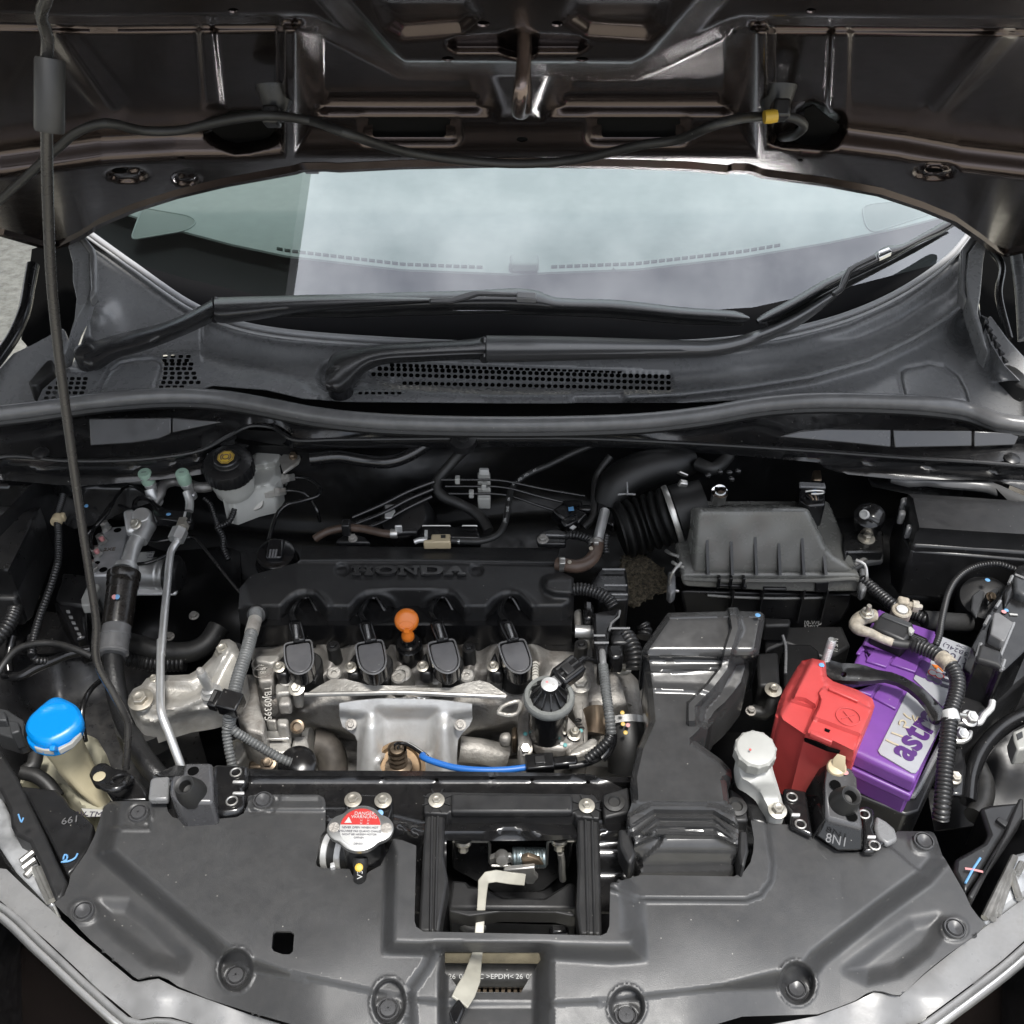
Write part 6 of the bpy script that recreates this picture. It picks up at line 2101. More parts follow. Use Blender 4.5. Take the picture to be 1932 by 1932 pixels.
obj('housing_lip',tube_bm([pz(*B3(x,y),.80) for x,y in ((830,1590),(860,1545),(920,1515),(1000,1500),(1010,1540),(980,1600),(900,1610),(830,1590))],0.0028,8),M_alu,hb)
text_obj('cast_number','1J10',0.013,T(pz(*B3(1480,1690),.7915),(0,0,1),(-1,0,0)),M_blkm,hb,extrude=0.0006)
for x,y in ((1050,1760),(1497,1735),(1345,1840),(1370,1850)):
    dot('paint_dab',pz(*B3(x,y),.7935),0.0026,mat('teal_mark',(0.10,0.42,0.42),0.5) if x != 1345 else M_wtext,hb)
obj('coolant_elbow',tube_bm([pz(*B3(1600,1760),.775),pz(*B3(1610,1640),.785),pz(*B3(1600,1560),.79)],0.014,18),M_brownst,hb)
gb = thing('gearbox_housing','curved grey gearbox casting right of the engine','gearbox',pz(*B3(1800,1600),.7))
obj('bell_casting',tube_bm([pz(*B3(1750,1300),.72),pz(*B3(1800,1420),.725),pz(*B3(1830,1560),.715),pz(*B3(1850,1720),.70),pz(*B3(1860,1932),.68)],[0.02,0.032,0.036,0.036,0.036],24),M_aluD,gb)
obj('hose_clamp',lathe_bm([(0.030,-0.005),(0.031,0.005)],30),M_shield,gb,matrix=T(pz(*B3(1850,1700),.765),(0.05,-.8,-.3)))
obj('coolant_hose',tube_bm([pz(*B3(1850,1720),.775),pz(*B3(1880,1850),.765),pz(*B3(1890,2050),.74)],0.028,22),M_rub,gb)
for x,y,m in ((1830,1590,M_yellow),(1835,1680,M_yellow),(1875,1690,M_ppink),(1855,1750,M_yellow)):
    dot('paint_dab',pz(*B3(x,y),.806),0.0028,m,gb)

# ------------------------------------------------------------------ grey conduit, left end of the engine
gc = thing('wiring_conduit','grey corrugated conduit dropping from the left end of the engine cover','conduit',pz(*B2(300,1500),.85),'corrugated conduits')
pth = [(430,985,.872),(425,1060,.876),(400,1150,.878),(365,1290,.878),(320,1430,.876),(275,1570,.872),(245,1690,.868),(225,1780,.862),(210,1900,.85)]
obj('conduit_main',tube_bm([pz(*B2(x,y),z) for x,y,z in pth],0.0084,16,rib=(0.0040,0.0013)),M_gconduit,gc)
p2 = [(205,690,.85),(200,760,.838),(180,830,.83),(190,930,.82),(210,1050,.81),(235,1150,.80)]
obj('conduit_branch',tube_bm([pz(*D3(x,y),z) for x,y,z in p2],[.0084,.008,.0062,.0060,.006,.006],14,rib=(0.0042,0.0014)),M_gconduit,gc)
p3 = [(215,790,.832),(260,840,.826),(350,895,.815),(450,955,.808),(560,1020,.80),(660,1075,.795),(740,1105,.79)]
obj('conduit_branch',tube_bm([pz(*D3(x,y),z) for x,y,z in p3],0.0060,14,rib=(0.0042,0.0012)),M_gconduit,gc)
Mk = T(pz(*B2(190,1775),.868),(0.05,-.3,1),(0.25,1,0))
obj('conduit_clip',box_bm(0.026,0.024,0.024,Mk @ Matrix.Translation((0.004,0,0))),M_gloss,gc,bevel=0.002)
obj('clip_hook',box_bm(0.012,0.022,0.015,Mk @ Matrix.Translation((-0.016,0,-0.003))),M_gloss,gc,bevel=0.002)
obj('clip_slot',box_bm(0.004,0.014,0.004,Mk @ Matrix.Translation((-0.017,0.0,0.006))),M_blkm,gc)
obj('cover_grommet',lathe_bm([(0.0125,-0.01),(0.012,0.004),(0.0095,0.005)],24),M_engcov,gc,matrix=T(pz(*B2(440,1010),.866),(0,-.8,.5)))
obj('tape_wrap',tube_bm([pz(*B2(425,1060),.8765),pz(*B2(405,1135),.8785),pz(*B2(395,1170),.8785)],0.0090,14),M_aluD,gc)

# right: grey conduit down past the valve
rc2 = thing('wiring_conduit','grey corrugated conduit running down right of the round valve','conduit',pz(*B3(1700,1500),.85),'corrugated conduits')
p4 = [(1672,1200,.868),(1685,1300,.866),(1700,1430,.862),(1718,1560,.856),(1735,1680,.848),(1742,1770,.84)]
obj('conduit_main',tube_bm([pz(*B3(x,y),z) for x,y,z in p4],0.0064,16,rib=(0.0042,0.0012)),M_gconduit,rc2)
p5 = [(1742,1760,.84),(1710,1820,.835),(1660,1870,.83),(1590,1930,.825),(1540,1975,.82)]
obj('conduit_branch',tube_bm([pz(*B3(x,y),z) for x,y,z in p5],0.0062,14,rib=(0.0046,0.0012)),M_conduit,rc2)
p6 = [(1748,1760,.84),(1745,1830,.83),(1710,1900,.82),(1660,1960,.815)]
obj('taped_branch',tube_bm([pz(*B3(x,y),z) for x,y,z in p6],0.006,12),M_gloss,rc2)
# ================================================================== left side of the bay
apron = [(-40,1080),(60,1090),(160,1140),(230,1180),(300,1250),(360,1330),(400,1470),(250,1560),(-40,1560)]
sheet('inner_apron',apron,[],lambda X,Y: unproj_z(X,Y,0.70 + 0.10 * sstep((120 - X) / 160) - 0.0002 * (Y - 1200) + 0.03 * np.exp(-((X - 130) / 90.0) ** 2 - ((Y - 1230) / 60.0) ** 2)),mat('apron_paint',(0.030,0.030,0.032),0.32,rvar=0.1,var=0.2,dust=0.2),body,step=9,solid=0.003)
tower = B1([(-40,480),(10,470),(100,700),(60,640),(160,470),(420,470),(520,560),(700,560),(1300,520),(1500,560),(1500,760),(900,820),(700,900),(500,900),(350,800),(0,790),(-40,800)])
sheet('strut_tower',B1([(-60,440),(420,440),(560,560),(800,545),(1250,510),(1380,560),(1300,700),(1000,800),(800,900),(600,940),(300,800),(-60,820)]),[],
      lambda X,Y: unproj_z(X,Y,0.905 - 0.0006 * (Y - 880) + 0.006 * np.exp(-((Y - 905 - 0.02 * X) / 5.0) ** 2)),M_bpaint,body,step=8,solid=0.004)
obj('tower_knob',lathe_bm([(0.019,-0.03),(0.020,0),(0.016,0.012),(0.009,0.017),(0.002,0.018)],30),M_bpaint,body,matrix=T(pz(*B1(490,500),.915),(0,-.2,1)))
sheet('side_rail',B1([(150,1580),(700,1640),(760,1800),(600,1932),(-60,1960),(-60,1600)]),[],lambda X,Y: unproj_z(X,Y,0.775 - 0.0002 * (Y - 1150)),M_bpaint,body,step=9,solid=0.004)
tower_r = D4([(400,480),(800,600),(1932,800),(2100,840),(2100,1000),(1600,900),(800,760),(500,700)])
sheet('strut_tower',tower_r,[],lambda X,Y: unproj_z(X,Y,0.905 - 0.0006 * (Y - 880)),M_bpaint,body,step=9,solid=0.004)

# ------------------------------------------------------------------ brake fluid reservoir
bf = thing('brake_fluid_reservoir','translucent white brake fluid reservoir with a black cap and yellow symbol','reservoir',pz(440,940,.86))
cc = pz(432,882,.935)
axc = Vector((0.0,-0.22,1)).normalized()
Mb = T(cc,axc,(0,1,0))


def knurl(a,r,h):
    return 1 + (0.012 * (1 if math.sin(a * 30) > 0 else -1) if r > .034 and h < .012 else 0)


obj('cap',lathe_bm([(0.0345,-0.012),(0.0362,-0.010),(0.0366,0.006),(0.0350,0.011),(0.0300,0.013),(0.0200,0.0135),(0.0190,0.0150),(0.0185,0.0200),(0.0170,0.0215),(0.002,0.0215)],120,lobes=knurl),M_blk,bf,matrix=Mb,smooth=30)
oct_ = [Mb @ Vector((0.0125 * math.cos(R(22.5 + 45 * i)),0.0125 * math.sin(R(22.5 + 45 * i)) * 1.05,0.0223)) for i in range(8)]
capb = bf.children[0]
obj('yellow_symbol',prism_bm(oct_,-axc * 0.0006),M_yellow,capb,smooth=0)
cir = [Mb @ Vector((0.0046 * math.cos(a),0.0046 * math.sin(a),0.0226)) for a in [i * math.pi / 10 for i in range(21)]]
obj('symbol_ring',tube_bm(cir,0.0007,6,straight=True),M_ltext,capb)
for s in (0,math.pi):
    ar = [Mb @ Vector((0.0074 * math.cos(a + s),0.0074 * math.sin(a + s),0.0226)) for a in [R(-50 + i * 10) for i in range(11)]]
    obj('symbol_arc',tube_bm(ar,0.0007,6,straight=True),M_ltext,capb)
oc2 = [Mb @ Vector((0.0113 * math.cos(R(22.5 + 45 * i)),0.0113 * math.sin(R(22.5 + 45 * i)) * 1.05,0.0226)) for i in range(9)]
obj('symbol_frame',tube_bm(oc2,0.0004,6,straight=True),M_ltext,capb)
for i in range(16):
    a = R(200 + i * 20)
    text_obj('cap_print','WARNING CLEAN FILLER CAP'[i],0.006,Mb @ Matrix.Translation((0.0255 * math.cos(a),0.0255 * math.sin(a),0.0134)) @ Matrix.Rotation(a + math.pi / 2,4,'Z'),M_blkm,capb,extrude=0.0003)
obj('neck',lathe_bm([(0.026,-0.050),(0.029,-0.046),(0.029,-0.034),(0.031,-0.032),(0.0315,-0.022),(0.033,-0.012),(0.033,-0.006)],40),M_resv,bf,matrix=Mb)
rb = [(455,905),(475,850),(487,826),(520,815),(536,834),(538,862),(528,880),(530,900),(515,922),(480,930),(440,945),(420,940)]
block('tank',rb,lambda X,Y: unproj_z(X,Y,0.905 - 0.010 * sstep((sd_poly(X,Y,rb) + 12) / 12) - 0.014 * plateau(X,Y,[(440,890),(540,872),(560,960),(420,960)],10)),M_resv,bf,0.045,step=4,smooth=60,rims=(4,9))
eb = D5([(310,370),(360,320),(430,290),(470,310),(485,360),(470,400),(345,485)])
slab('bracket_ear',eb,.905,.006,M_alu,bf,bevel=0.002)
obj('ear_nut',bolt_bm(0.005,0.007,1.3),M_brownst,bf,matrix=T(pz(*D5(425,362),.9065),(0,-.2,1)),smooth=30)
mc = thing('brake_master_cylinder','aluminium brake master cylinder below the white reservoir','master cylinder',pz(*D5(200,680),.84))
a,b = pz(*D5(110,720),.85),pz(*D5(180,580),.865)
obj('cylinder_end',lathe_bm([(0.0145,-0.03),(0.0145,0.0),(0.0135,0.002),(0.004,0.002)],32),M_alu,mc,matrix=T(pz(*D5(115,715),.862),(-0.05,-.75,.6)))
for (x,y,x2,y2) in ((200,650,330,640),(280,550,400,528)):
    a,b = pz(*D5(x,y),.872),pz(*D5(x2,y2),.872)
    obj('outlet_boss',lathe_bm([(0.009,0),(0.009,(b - a).length * .6),(0.007,(b - a).length * .62),(0.007,(b - a).length * .9)],6),M_alu,mc,matrix=T(a,b - a),smooth=30)
    obj('outlet_nut',lathe_bm([(0.006,0),(0.006,0.009),(0.004,0.010)],6),M_steel,mc,matrix=T(b - (b - a) * .1,b - a),smooth=30)
tubepx('brake_line',D5,[(330,635,.872),(420,632,.872),(520,655,.87),(580,720,.86),(620,800,.85),(640,880,.83)],.0026,M_bpaint,mc)
tubepx('brake_line',D5,[(400,527,.872),(520,530,.872),(600,570,.872),(645,620,.872),(620,675,.87),(500,715,.865),(380,745,.86),(310,800,.855),(260,920,.845),(230,1030,.84)],.0034,M_bpaint,mc)
# round black cap behind the engine cover's left end
oc = thing('oil_filler_cap','round black filler cap at the rear left corner of the engine cover','cap',pz(*B2(605,520),.85))
Mo = T(pz(*B2(605,500),.872),(0,-.25,1),(0,1,0))
obj('cap_disc',lathe_bm([(0.026,-0.02),(0.027,0),(0.0262,0.004),(0.022,0.006),(0.003,0.0055)],40),M_gloss,oc,matrix=Mo)
obj('cap_rim',lathe_bm([(0.030,-0.024),(0.031,-0.016),(0.029,-0.012)],40),M_gloss,oc,matrix=Mo)
obj('cap_grip',box_bm(0.022,0.034,0.012,Mo @ Matrix.Translation((0.001,0.002,0.009))),M_gloss,oc,bevel=0.003)
for i in range(3):
    obj('grip_mark',box_bm(0.0026,0.014,0.001,Mo @ Matrix.Translation((-0.004 + i * .004,-0.008,0.0155))),M_rubg,oc)

# ------------------------------------------------------------------ air conditioning pipes
for (x,y),lb in ((B1(1180,530),'pale green cap on the left air conditioning port'),(B1(1478,530),'pale green cap on the right air conditioning port')):
    t = thing('service_port',lb,'service port',pz(x,y + 30,.90),'air conditioning ports')
    c = pz(x,y,.930)
    up = Vector((-0.10 if x < 300 else -0.05,-0.18,1))
    obj('port_cap',lathe_bm([(0.0096,-0.008),(0.0098,-0.006),(0.0098,0.009),(0.0088,0.0115),(0.003,0.0118)],24),M_green,t,matrix=T(c,up))
    obj('port_mark',box_bm(0.007,0.0012,0.0005,T(c + up.normalized() * .0119,up)),M_rubg,t)
    obj('port_stem',lathe_bm([(0.0085,-0.040),(0.0085,-0.032),(0.0068,-0.030),(0.0068,-0.018),(0.0085,-0.016),(0.0085,-0.010),(0.0062,-0.008)],20),M_pipe,t,matrix=T(c,up))
ac = thing('air_conditioning_pipe','thick aluminium air conditioning pipe entering a black sleeve on the left','pipe',pz(*B1(1080,1100),.87))
M_oxal = mat('oxidised_pipe',(0.30,0.29,0.28),0.5,metal=0.7,var=0.15)
tubepx('upper_bend',B1,[(1720,540,.905),(1680,600,.905),(1600,605,.905),(1500,575,.905),(1400,555,.905),(1310,590,.905),(1285,660,.90),(1240,730,.893)],.0078,M_oxal,ac,seg=18)
tubepx('port_tee',B1,[(1205,620,.912),(1230,690,.90),(1280,730,.888)],.0078,M_pipe,ac,seg=18)
tubepx('port_tee',B1,[(1500,640,.912),(1525,720,.902),(1520,800,.895)],.0060,M_pipe,ac,seg=18)
Mf = T(pz(*B1(1150,870),.893),(0.12,-.35,1),(-0.35,1,0))
obj('flange_block',lathe_bm([(0.0155,-0.018),(0.016,0.004),(0.0135,0.012),(0.011,0.015)],28),M_pipe,ac,matrix=Mf)
obj('flange_lug',box_bm(0.016,0.040,0.018,Mf @ Matrix.Translation((-0.016,-0.004,0.004))),M_pipe,ac,bevel=0.006,seg=4)
obj('flange_bolt',bolt_bm(0.0056,.008,1.4),M_zinc,ac,matrix=T(pz(*B1(1095,905),.912),(-.1,-.5,.9)),smooth=30)
obj('lower_socket',lathe_bm([(0.0135,-0.01),(0.0142,0.016),(0.0135,0.019)],28),M_pipe,ac,matrix=T(pz(*B1(1135,985),.885),pz(*B1(1180,900),.89) - pz(*B1(1135,985),.885)))
tubepx('main_pipe',B1,[(1150,930,.886),(1120,1000,.884),(1075,1080,.882),(1045,1170,.878),(1020,1270,.872)],.0108,M_pipe,ac,seg=22)
obj('pipe_collar',lathe_bm([(0.0165,-0.004),(0.0172,0),(0.0165,0.004),(0.011,0.007)],30),M_pipe,ac,matrix=T(pz(*B1(1012,1262),.874),pz(*B1(1045,1170),.878) - pz(*B1(1012,1262),.874)))
sl = thing('pipe_sleeve','shiny black rubber sleeve around the left air conditioning hose','sleeve',pz(*B1(940,1600),.84))
pa,pb = pz(*B1(1000,1290),.872),pz(*B1(925,1830),.835)
dsl = pb - pa
Ls = dsl.length
obj('sleeve_body',lathe_bm([(0.0200,0),(0.0222,0.002),(0.0222,0.010),(0.0205,0.013),(0.0212,0.016),(0.0212,0.022),(0.0200,0.025),(0.0200,Ls * .80),(0.0195,Ls * .82)],36),mat('sleeve_black',(0.022,0.019,0.017),0.25,rvar=0.08,var=0.3,dust=0.05),sl,matrix=T(pa,dsl),smooth=30)
obj('sleeve_end',lathe_bm([(0.0188,Ls * .80),(0.0190,Ls * .93),(0.0195,Ls * .94),(0.0195,Ls * .96),(0.0186,Ls * .97),(0.0186,Ls * 1.16),(0.0195,Ls * 1.17),(0.0195,Ls * 1.20),(0.0165,Ls * 1.22)],36),M_rubg,sl,matrix=T(pa,dsl),smooth=30)
for k,m in ((-10,M_ppink),(14,M_pblue)):
    dot('paint_dot',pz(*B1(928 + k,1487),.877),0.0034,m,sl,(0,-.6,.8))
ach = thing('air_conditioning_hose','rough textured black hose curving down to the radiator support','hose',pz(*B6(950,600),.78))
tubepx('hose_body',B6,[(845,150,.822),(855,300,.812),(880,450,.80),(930,620,.79),(1000,780,.785),(1080,920,.78),(1170,1040,.775),(1260,1130,.765)],.0130,mat('textured_hose',(0.022,0.022,0.023),0.38,bump=1.0,bscale=420,rvar=.1),ach,seg=22)
ll = thing('liquid_line','thin bright aluminium refrigerant line running down beside the sleeve','pipe',pz(*B1(1320,1700),.82))
tubepx('line_tube',B1,[(1460,950,.893),(1425,1040,.888),(1380,1110,.882),(1362,1200,.876),(1345,1400,.866),(1325,1600,.860),(1308,1800,.858),(1296,1960,.858)],.0052,M_pipe,ll,seg=18)
tubepx('line_tube',B6,[(1208,40,.858),(1205,200,.858),(1203,400,.857),(1205,540,.856),(1222,620,.852),(1262,720,.842),(1310,850,.828),(1350,960,.815),(1375,1040,.805)],.0052,M_pipe,ll,seg=18)
obj('line_nut',lathe_bm([(0.0115,-0.009),(0.0115,0.009),(0.008,0.012)],6),M_pipe,ll,matrix=T(pz(*B1(1432,990),.893),pz(*B1(1480,880),.897) - pz(*B1(1420,1010),.888)),smooth=25)
obj('line_nut',lathe_bm([(0.0098,-0.006),(0.0098,0.008),(0.007,0.010)],6),M_zinc,ll,matrix=T(pz(*B1(1470,912),.899),pz(*B1(1490,840),.897) - pz(*B1(1440,990),.893)),smooth=25)
bk = thing('pipe_bracket','black bracket tying the two air conditioning pipes','bracket',pz(*B1(1400,830),.89))
slab('bracket_bar',B1([(1210,740),(1300,790),(1340,775),(1540,800),(1545,870),(1520,885),(1330,855),(1240,850),(1220,800)]),.906,.016,M_gloss,bk,bevel=0.003)
obj('bracket_loop',tube_bm([pz(*B1(x,y),.907) for x,y in ((1080,770),(1090,715),(1140,690),(1200,705),(1250,750),(1300,785))],0.0055,10,flat=.6),M_gloss,bk)
slab('white_stripe',B1([(1482,800),(1500,800),(1485,862),(1467,860)]),.9075,.001,M_wtext,bk,bevel=0)
dot('blue_dot',pz(*B1(1355,822),.908),0.0034,M_pblue,bk,(0,0,1))
# ------------------------------------------------------------------ ABS unit
ab = thing('brake_modulator','aluminium brake modulator block with a row of line nuts','brake modulator',pz(*B1(850,1200),.78))
slab('valve_block',B1([(825,928),(1040,910),(1010,1000),(960,1210),(870,1312),(730,1315),(700,1250),(745,1190),(765,1100),(800,1000)]),.835,.07,mat('block_aluminium',(0.62,0.62,0.63),0.45,metal=0.5,bump=0.3,bscale=400,var=0.1),ab,bevel=0.003)
for i,(x,y) in enumerate(((862,940),(828,1045),(788,1145),(752,1262))):
    nut = obj('line_nut',lathe_bm([(0.0080,0),(0.0080,0.003),(0.0066,0.004),(0.0066,0.013),(0.0035,0.015)],6),M_steel,ab,matrix=T(pz(x * 0 + B1(x,y)[0],B1(x,y)[1],.836),(-.15,-.1,1)),smooth=25)
    if i in (1,2):
        obj('red_plug',lathe_bm([(0.0036,0),(0.0036,0.005),(0.0015,0.006)],14),M_ppink,nut,matrix=T(pz(*B1(x - 4,y - 14),.850),(-.15,-.1,1)))
for x,y in ((945,950),(830,1268),(782,1212)):
    dot('port_hole',pz(*B1(x,y),.8355),0.0058 if x != 782 else .004,M_void,ab,(0,0,1))
text_obj('stamp','2XE',0.010,T(pz(*B1(880,1105),.8357),(0,0,1),(-0.1,1,0)),M_brownst,ab,extrude=0.0003)
a,b = pz(*B1(1060,1290),.80),pz(*B1(1390,1310),.80)
obj('pump_motor',lathe_bm([(0.022,0),(0.0245,0.002),(0.0245,.042),(0.0232,.044),(0.0232,.046),(0.0245,.048),(0.0245,.051),(0.0232,.053),(0.0245,.055),(0.023,.060),(0.008,.062)],40),M_pipe,ab,matrix=T(a,b - a),smooth=25)
obj('motor_back',lathe_bm([(0.029,.056),(0.029,.068),(0.022,.074)],32),M_blk,ab,matrix=T(a,b - a))
lab = [pz(*B1(x,y),.8345) for x,y in ((1110,1130),(1245,1120),(1215,1190),(1100,1205))]
obj('motor_label',prism_bm(lab,(0,0,-0.001)),M_wtext,ab,smooth=0)
for i in range(9):
    text_obj('label_print','5TT28 A1'[i % 8],0.006,T(pz(*B1(1190 + (i % 3) * 18,1130 + (i // 3) * 20),.8349),(0,0,1),(1,.2,0)),M_ltext,ab,extrude=0.0001)
obj('motor_bracket',box_bm(0.075,0.012,0.006,T(pz(*B1(1220,1445),.785),(0,-.4,1),(0,1,0))),M_shield,ab,bevel=0.003)
slab('control_unit',B1([(500,1290),(650,1300),(730,1320),(760,1420),(700,1560),(480,1540),(440,1500),(490,1350)]),.825,.06,M_blk,ab,bevel=0.004)
slab('unit_connector',B1([(440,1510),(690,1570),(700,1800),(600,1830),(430,1540)]),.822,.05,M_gloss,ab,bevel=0.005)
for i in range(5):
    slab('connector_tooth',B1([(525 + i * 22,1590 + i * 45),(560 + i * 22,1590 + i * 45),(565 + i * 22,1612 + i * 45),(535 + i * 22,1612 + i * 45)]),.824,.004,M_cowl,ab,bevel=0.001)
slab('white_lock',B1([(650,1500),(700,1390),(790,1375),(800,1400),(760,1480),(720,1550),(655,1555)]),.838,.016,M_white,ab,bevel=0.002)
for pth in ([(690,1000,.86),(740,950,.865),(850,830,.875),(960,650,.885),(1040,590,.885),(1150,640,.88),(1300,760,.87)],[(745,1100,.86),(730,1000,.865),(800,870,.87),(900,730,.88)],[(870,700,.86),(1000,770,.86),(1150,830,.86)],[(1150,1045,.85),(1260,1040,.85),(1400,1020,.85)],[(1090,1225,.845),(1180,1215,.845),(1300,1170,.845),(1400,1110,.845),(1500,1010,.85),(1560,1010,.85),(1650,1110,.84),(1800,1300,.82),(1950,1480,.80)]):
    tubepx('brake_line',B1,pth,.0026,M_bpaint,ab)
dot('blue_dot',pz(*B1(695,755),.87),0.003,M_pblue,ab)
# dark structure behind the ABS unit
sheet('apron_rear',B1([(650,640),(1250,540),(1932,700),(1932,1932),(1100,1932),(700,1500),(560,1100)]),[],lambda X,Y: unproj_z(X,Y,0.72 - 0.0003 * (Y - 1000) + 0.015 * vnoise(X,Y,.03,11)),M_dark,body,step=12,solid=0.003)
for x,y in ((280,1490),(1560,1640),(1362,1808)):
    obj('apron_bolt',bolt_bm(0.005,.006,1.5),M_zinc if x == 280 else M_aluD,body,matrix=T(pz(*B1(x,y),.80 if x == 280 else .74),(0,-.2,1)),smooth=30)

# ------------------------------------------------------------------ left fuse box
fx = thing('fuse_box','black lidded fuse box at the left edge of the bay','fuse box',pz(*B1(150,1200),.82),'fuse boxes')
block('lid',B1([(-120,760),(60,762),(325,768),(330,800),(110,1270),(90,1310),(-120,1300)]),lambda X,Y: unproj_z(X,Y,0.905 - 0.012 * sstep((sd_poly(X,Y,B1([(-120,760),(60,762),(325,768),(330,800),(110,1270),(90,1310),(-120,1300)])) + 9) / 9)),M_blk,fx,.03,step=5)
slab('base',B1([(-120,770),(335,775),(345,830),(150,1350),(100,1390),(-120,1380)]),.873,.07,M_blkm,fx,bevel=0.004)
slab('base_rim',B1([(-120,1300),(100,1320),(160,1290),(200,1360),(120,1500),(-120,1500)]),.855,.05,M_blkm,fx,bevel=0.004)
dot('pink_dot',pz(*B1(97,818),.9045),0.0034,M_ppink,fx,(0,0,1))
lw = thing('wiring_conduit','thin black corrugated conduit with a cream clip beside the left fuse box','conduit',pz(*B1(460,1000),.86),'corrugated conduits')
tubepx('conduit_main',B1,[(520,560,.89),(500,700,.887),(465,830,.885),(470,1000,.88),(465,1200,.872),(430,1330,.865),(380,1480,.855),(320,1640,.845),(275,1800,.838),(250,1960,.832)],.0054,M_conduit,lw,rib=(.0045,.0013))
obj('cream_clip',lathe_bm([(0.0075,-0.007),(0.0082,-0.005),(0.0082,0.005),(0.0075,0.007)],22),M_cream,lw,matrix=T(pz(*B1(460,868),.886),(0,1,.1)))
obj('clip_tab',box_bm(0.007,0.009,0.012,T(pz(*B1(505,845),.886),(0,0,1))),M_cream,lw,bevel=0.002)
bw = thing('wiring_conduit','thick black corrugated conduit below the left fuse box','conduit',pz(*B1(60,1750),.82),'corrugated conduits')
tubepx('conduit_main',B1,[(130,1530,.83),(110,1620,.835),(60,1720,.835),(-20,1820,.83),(-90,1900,.82)],.0105,M_conduit,bw,rib=(.0055,.0018))
obj('blue_tape',lathe_bm([(0.0110,-.004),(0.0112,.004)],22),M_pblue,bw,matrix=T(pz(*B1(130,1535),.832),(0.2,-.6,.5)))
cb = thing('bonnet_cable','smooth grey black cable arching across the left inner wing','cable',pz(*B6(300,80),.83))
tubepx('cable_sheath',B6,[(-40,330,.82),(40,200,.83),(130,105,.84),(280,62,.845),(420,65,.845),(560,105,.845),(690,160,.84)],.0044,M_rub,cb)
tw = thing('taped_harness','taped black wiring bundle sagging below the sleeve on the left','harness',pz(*B6(400,200),.8))
tubepx('bundle',B6,[(30,300,.80),(150,310,.80),(260,250,.805),(400,190,.81),(520,140,.815),(680,110,.815)],.0068,M_gloss,tw)
tubepx('bundle',B6,[(235,0,.835),(240,110,.828),(270,185,.82),(350,195,.812)],.0055,M_conduit,tw,rib=(.0045,.0013))
tubepx('side_branch',B6,[(70,300,.79),(60,200,.80),(80,80,.81),(100,0,.82)],.006,M_gloss,tw)
lh = thing('sensor_harness','thin black conduit below the brake reservoir','harness',pz(*B1(1850,900),.83))
tubepx('lead',B1,[(1890,700,.87),(1880,800,.862),(1840,880,.855),(1760,915,.85),(1730,850,.855),(1690,740,.865),(1640,690,.87)],.0044,M_conduit,lh,rib=(.004,.001))
tubepx('lead',B1,[(1740,920,.85),(1790,1000,.84),(1800,1100,.83),(1840,1190,.82)],.0048,M_conduit,lh,rib=(.004,.001))
bh = thing('heater_hose','dull black hose running from the sleeve towards the engine','hose',pz(*B6(1100,120),.75))
tubepx('hose_body',B6,[(960,60,.77),(1080,90,.77),(1250,130,.765),(1450,120,.765),(1560,60,.77),(1640,-60,.78)],.015,M_rub,bh,seg=16)
tubepx('hose_body',B6,[(960,180,.76),(1150,210,.755),(1400,210,.755)],.012,M_conduit,bh,rib=(.006,.0016))

# ------------------------------------------------------------------ washer filler
wf = thing('washer_filler','washer tank filler neck with a bright blue cap','washer filler',pz(*B6(560,1200),.75))
capo = B6([(180,690),(190,640),(215,595),(290,525),(365,465),(400,452),(440,452),(500,478),(565,515),(600,560),(615,610),(590,670),(520,730),(440,775),(370,805),(300,802),(235,775),(195,735)])
cp_o = smooth_poly(capo,keep=8)
up = Vector((-0.02,-0.12,1)).normalized()
cz0 = pz(*B6(400,640),.868)
block('blue_cap',cp_o,lambda X,Y: np.array([pp(x,y,cz0,up) for x,y in zip(X,Y)]) + np.array(up)[None,:] * (-0.004 * sstep((sd_poly(X,Y,cp_o) + 6) / 6) + 0.0025 * np.exp(-((sd_line(X,Y,B6([(310,560),(400,525),(480,525)])) / 5.0) ** 2)))[:,None],M_blue,wf,.010,step=4.5,smooth=50,rims=(2.5,6))
rimp = B6([(205,800),(215,835),(260,868),(330,885),(400,885),(470,865),(545,815),(600,750),(630,690),(636,650),(612,610),(560,690),(470,775),(370,815),(290,812),(225,780)])
obj('cap_skirt',prism_bm([pz(x,y,.853) for x,y in [B6(x,y) for x,y in ((195,760),(240,690),(420,600),(600,600),(628,660),(600,740),(540,805),(460,855),(390,872),(320,868),(250,845),(208,805))]],(0,0,-0.010)),M_blue,wf,bevel=0.002)
slab('cap_window',B6([(250,826),(330,850),(398,850),(396,868),(320,862),(262,846)]),.8545,.008,M_white,wf,bevel=0.001)
slab('cap_window',B6([(432,842),(520,800),(600,720),(610,735),(540,812),(440,864)]),.8545,.008,M_white,wf,bevel=0.001)
obj('cap_catch',box_bm(0.006,0.006,0.014,T(pz(*B6(408,855),.855),(0,-.6,1))),M_blue,wf,bevel=0.001)
r1 = [pz(*B6(x,y),.842) for x,y in ((330,890),(420,890),(520,845),(620,740),(600,650),(400,640),(280,780))]
r2 = [pz(*B6(x,y),.815) for x,y in ((400,985),(470,975),(555,935),(628,850),(620,760),(480,760),(380,880))]
r3 = [pz(*B6(x,y),.795) for x,y in ((440,1050),(510,1060),(590,990),(650,930),(690,900),(560,880),(440,960))]
r4 = [pz(*B6(x,y),.765) for x,y in ((530,1150),(610,1190),(720,1130),(740,1060),(730,1000),(600,980),(510,1060))]
r5 = [pz(*B6(x,y),.735) for x,y in ((740,1320),(800,1330),(860,1270),(850,1200),(830,1140),(730,1130),(680,1210))]
obj('neck',loft_bm([r1,r2,r3,r4,r5]),M_tank,wf,bevel=0.006,seg=3,smooth=50)
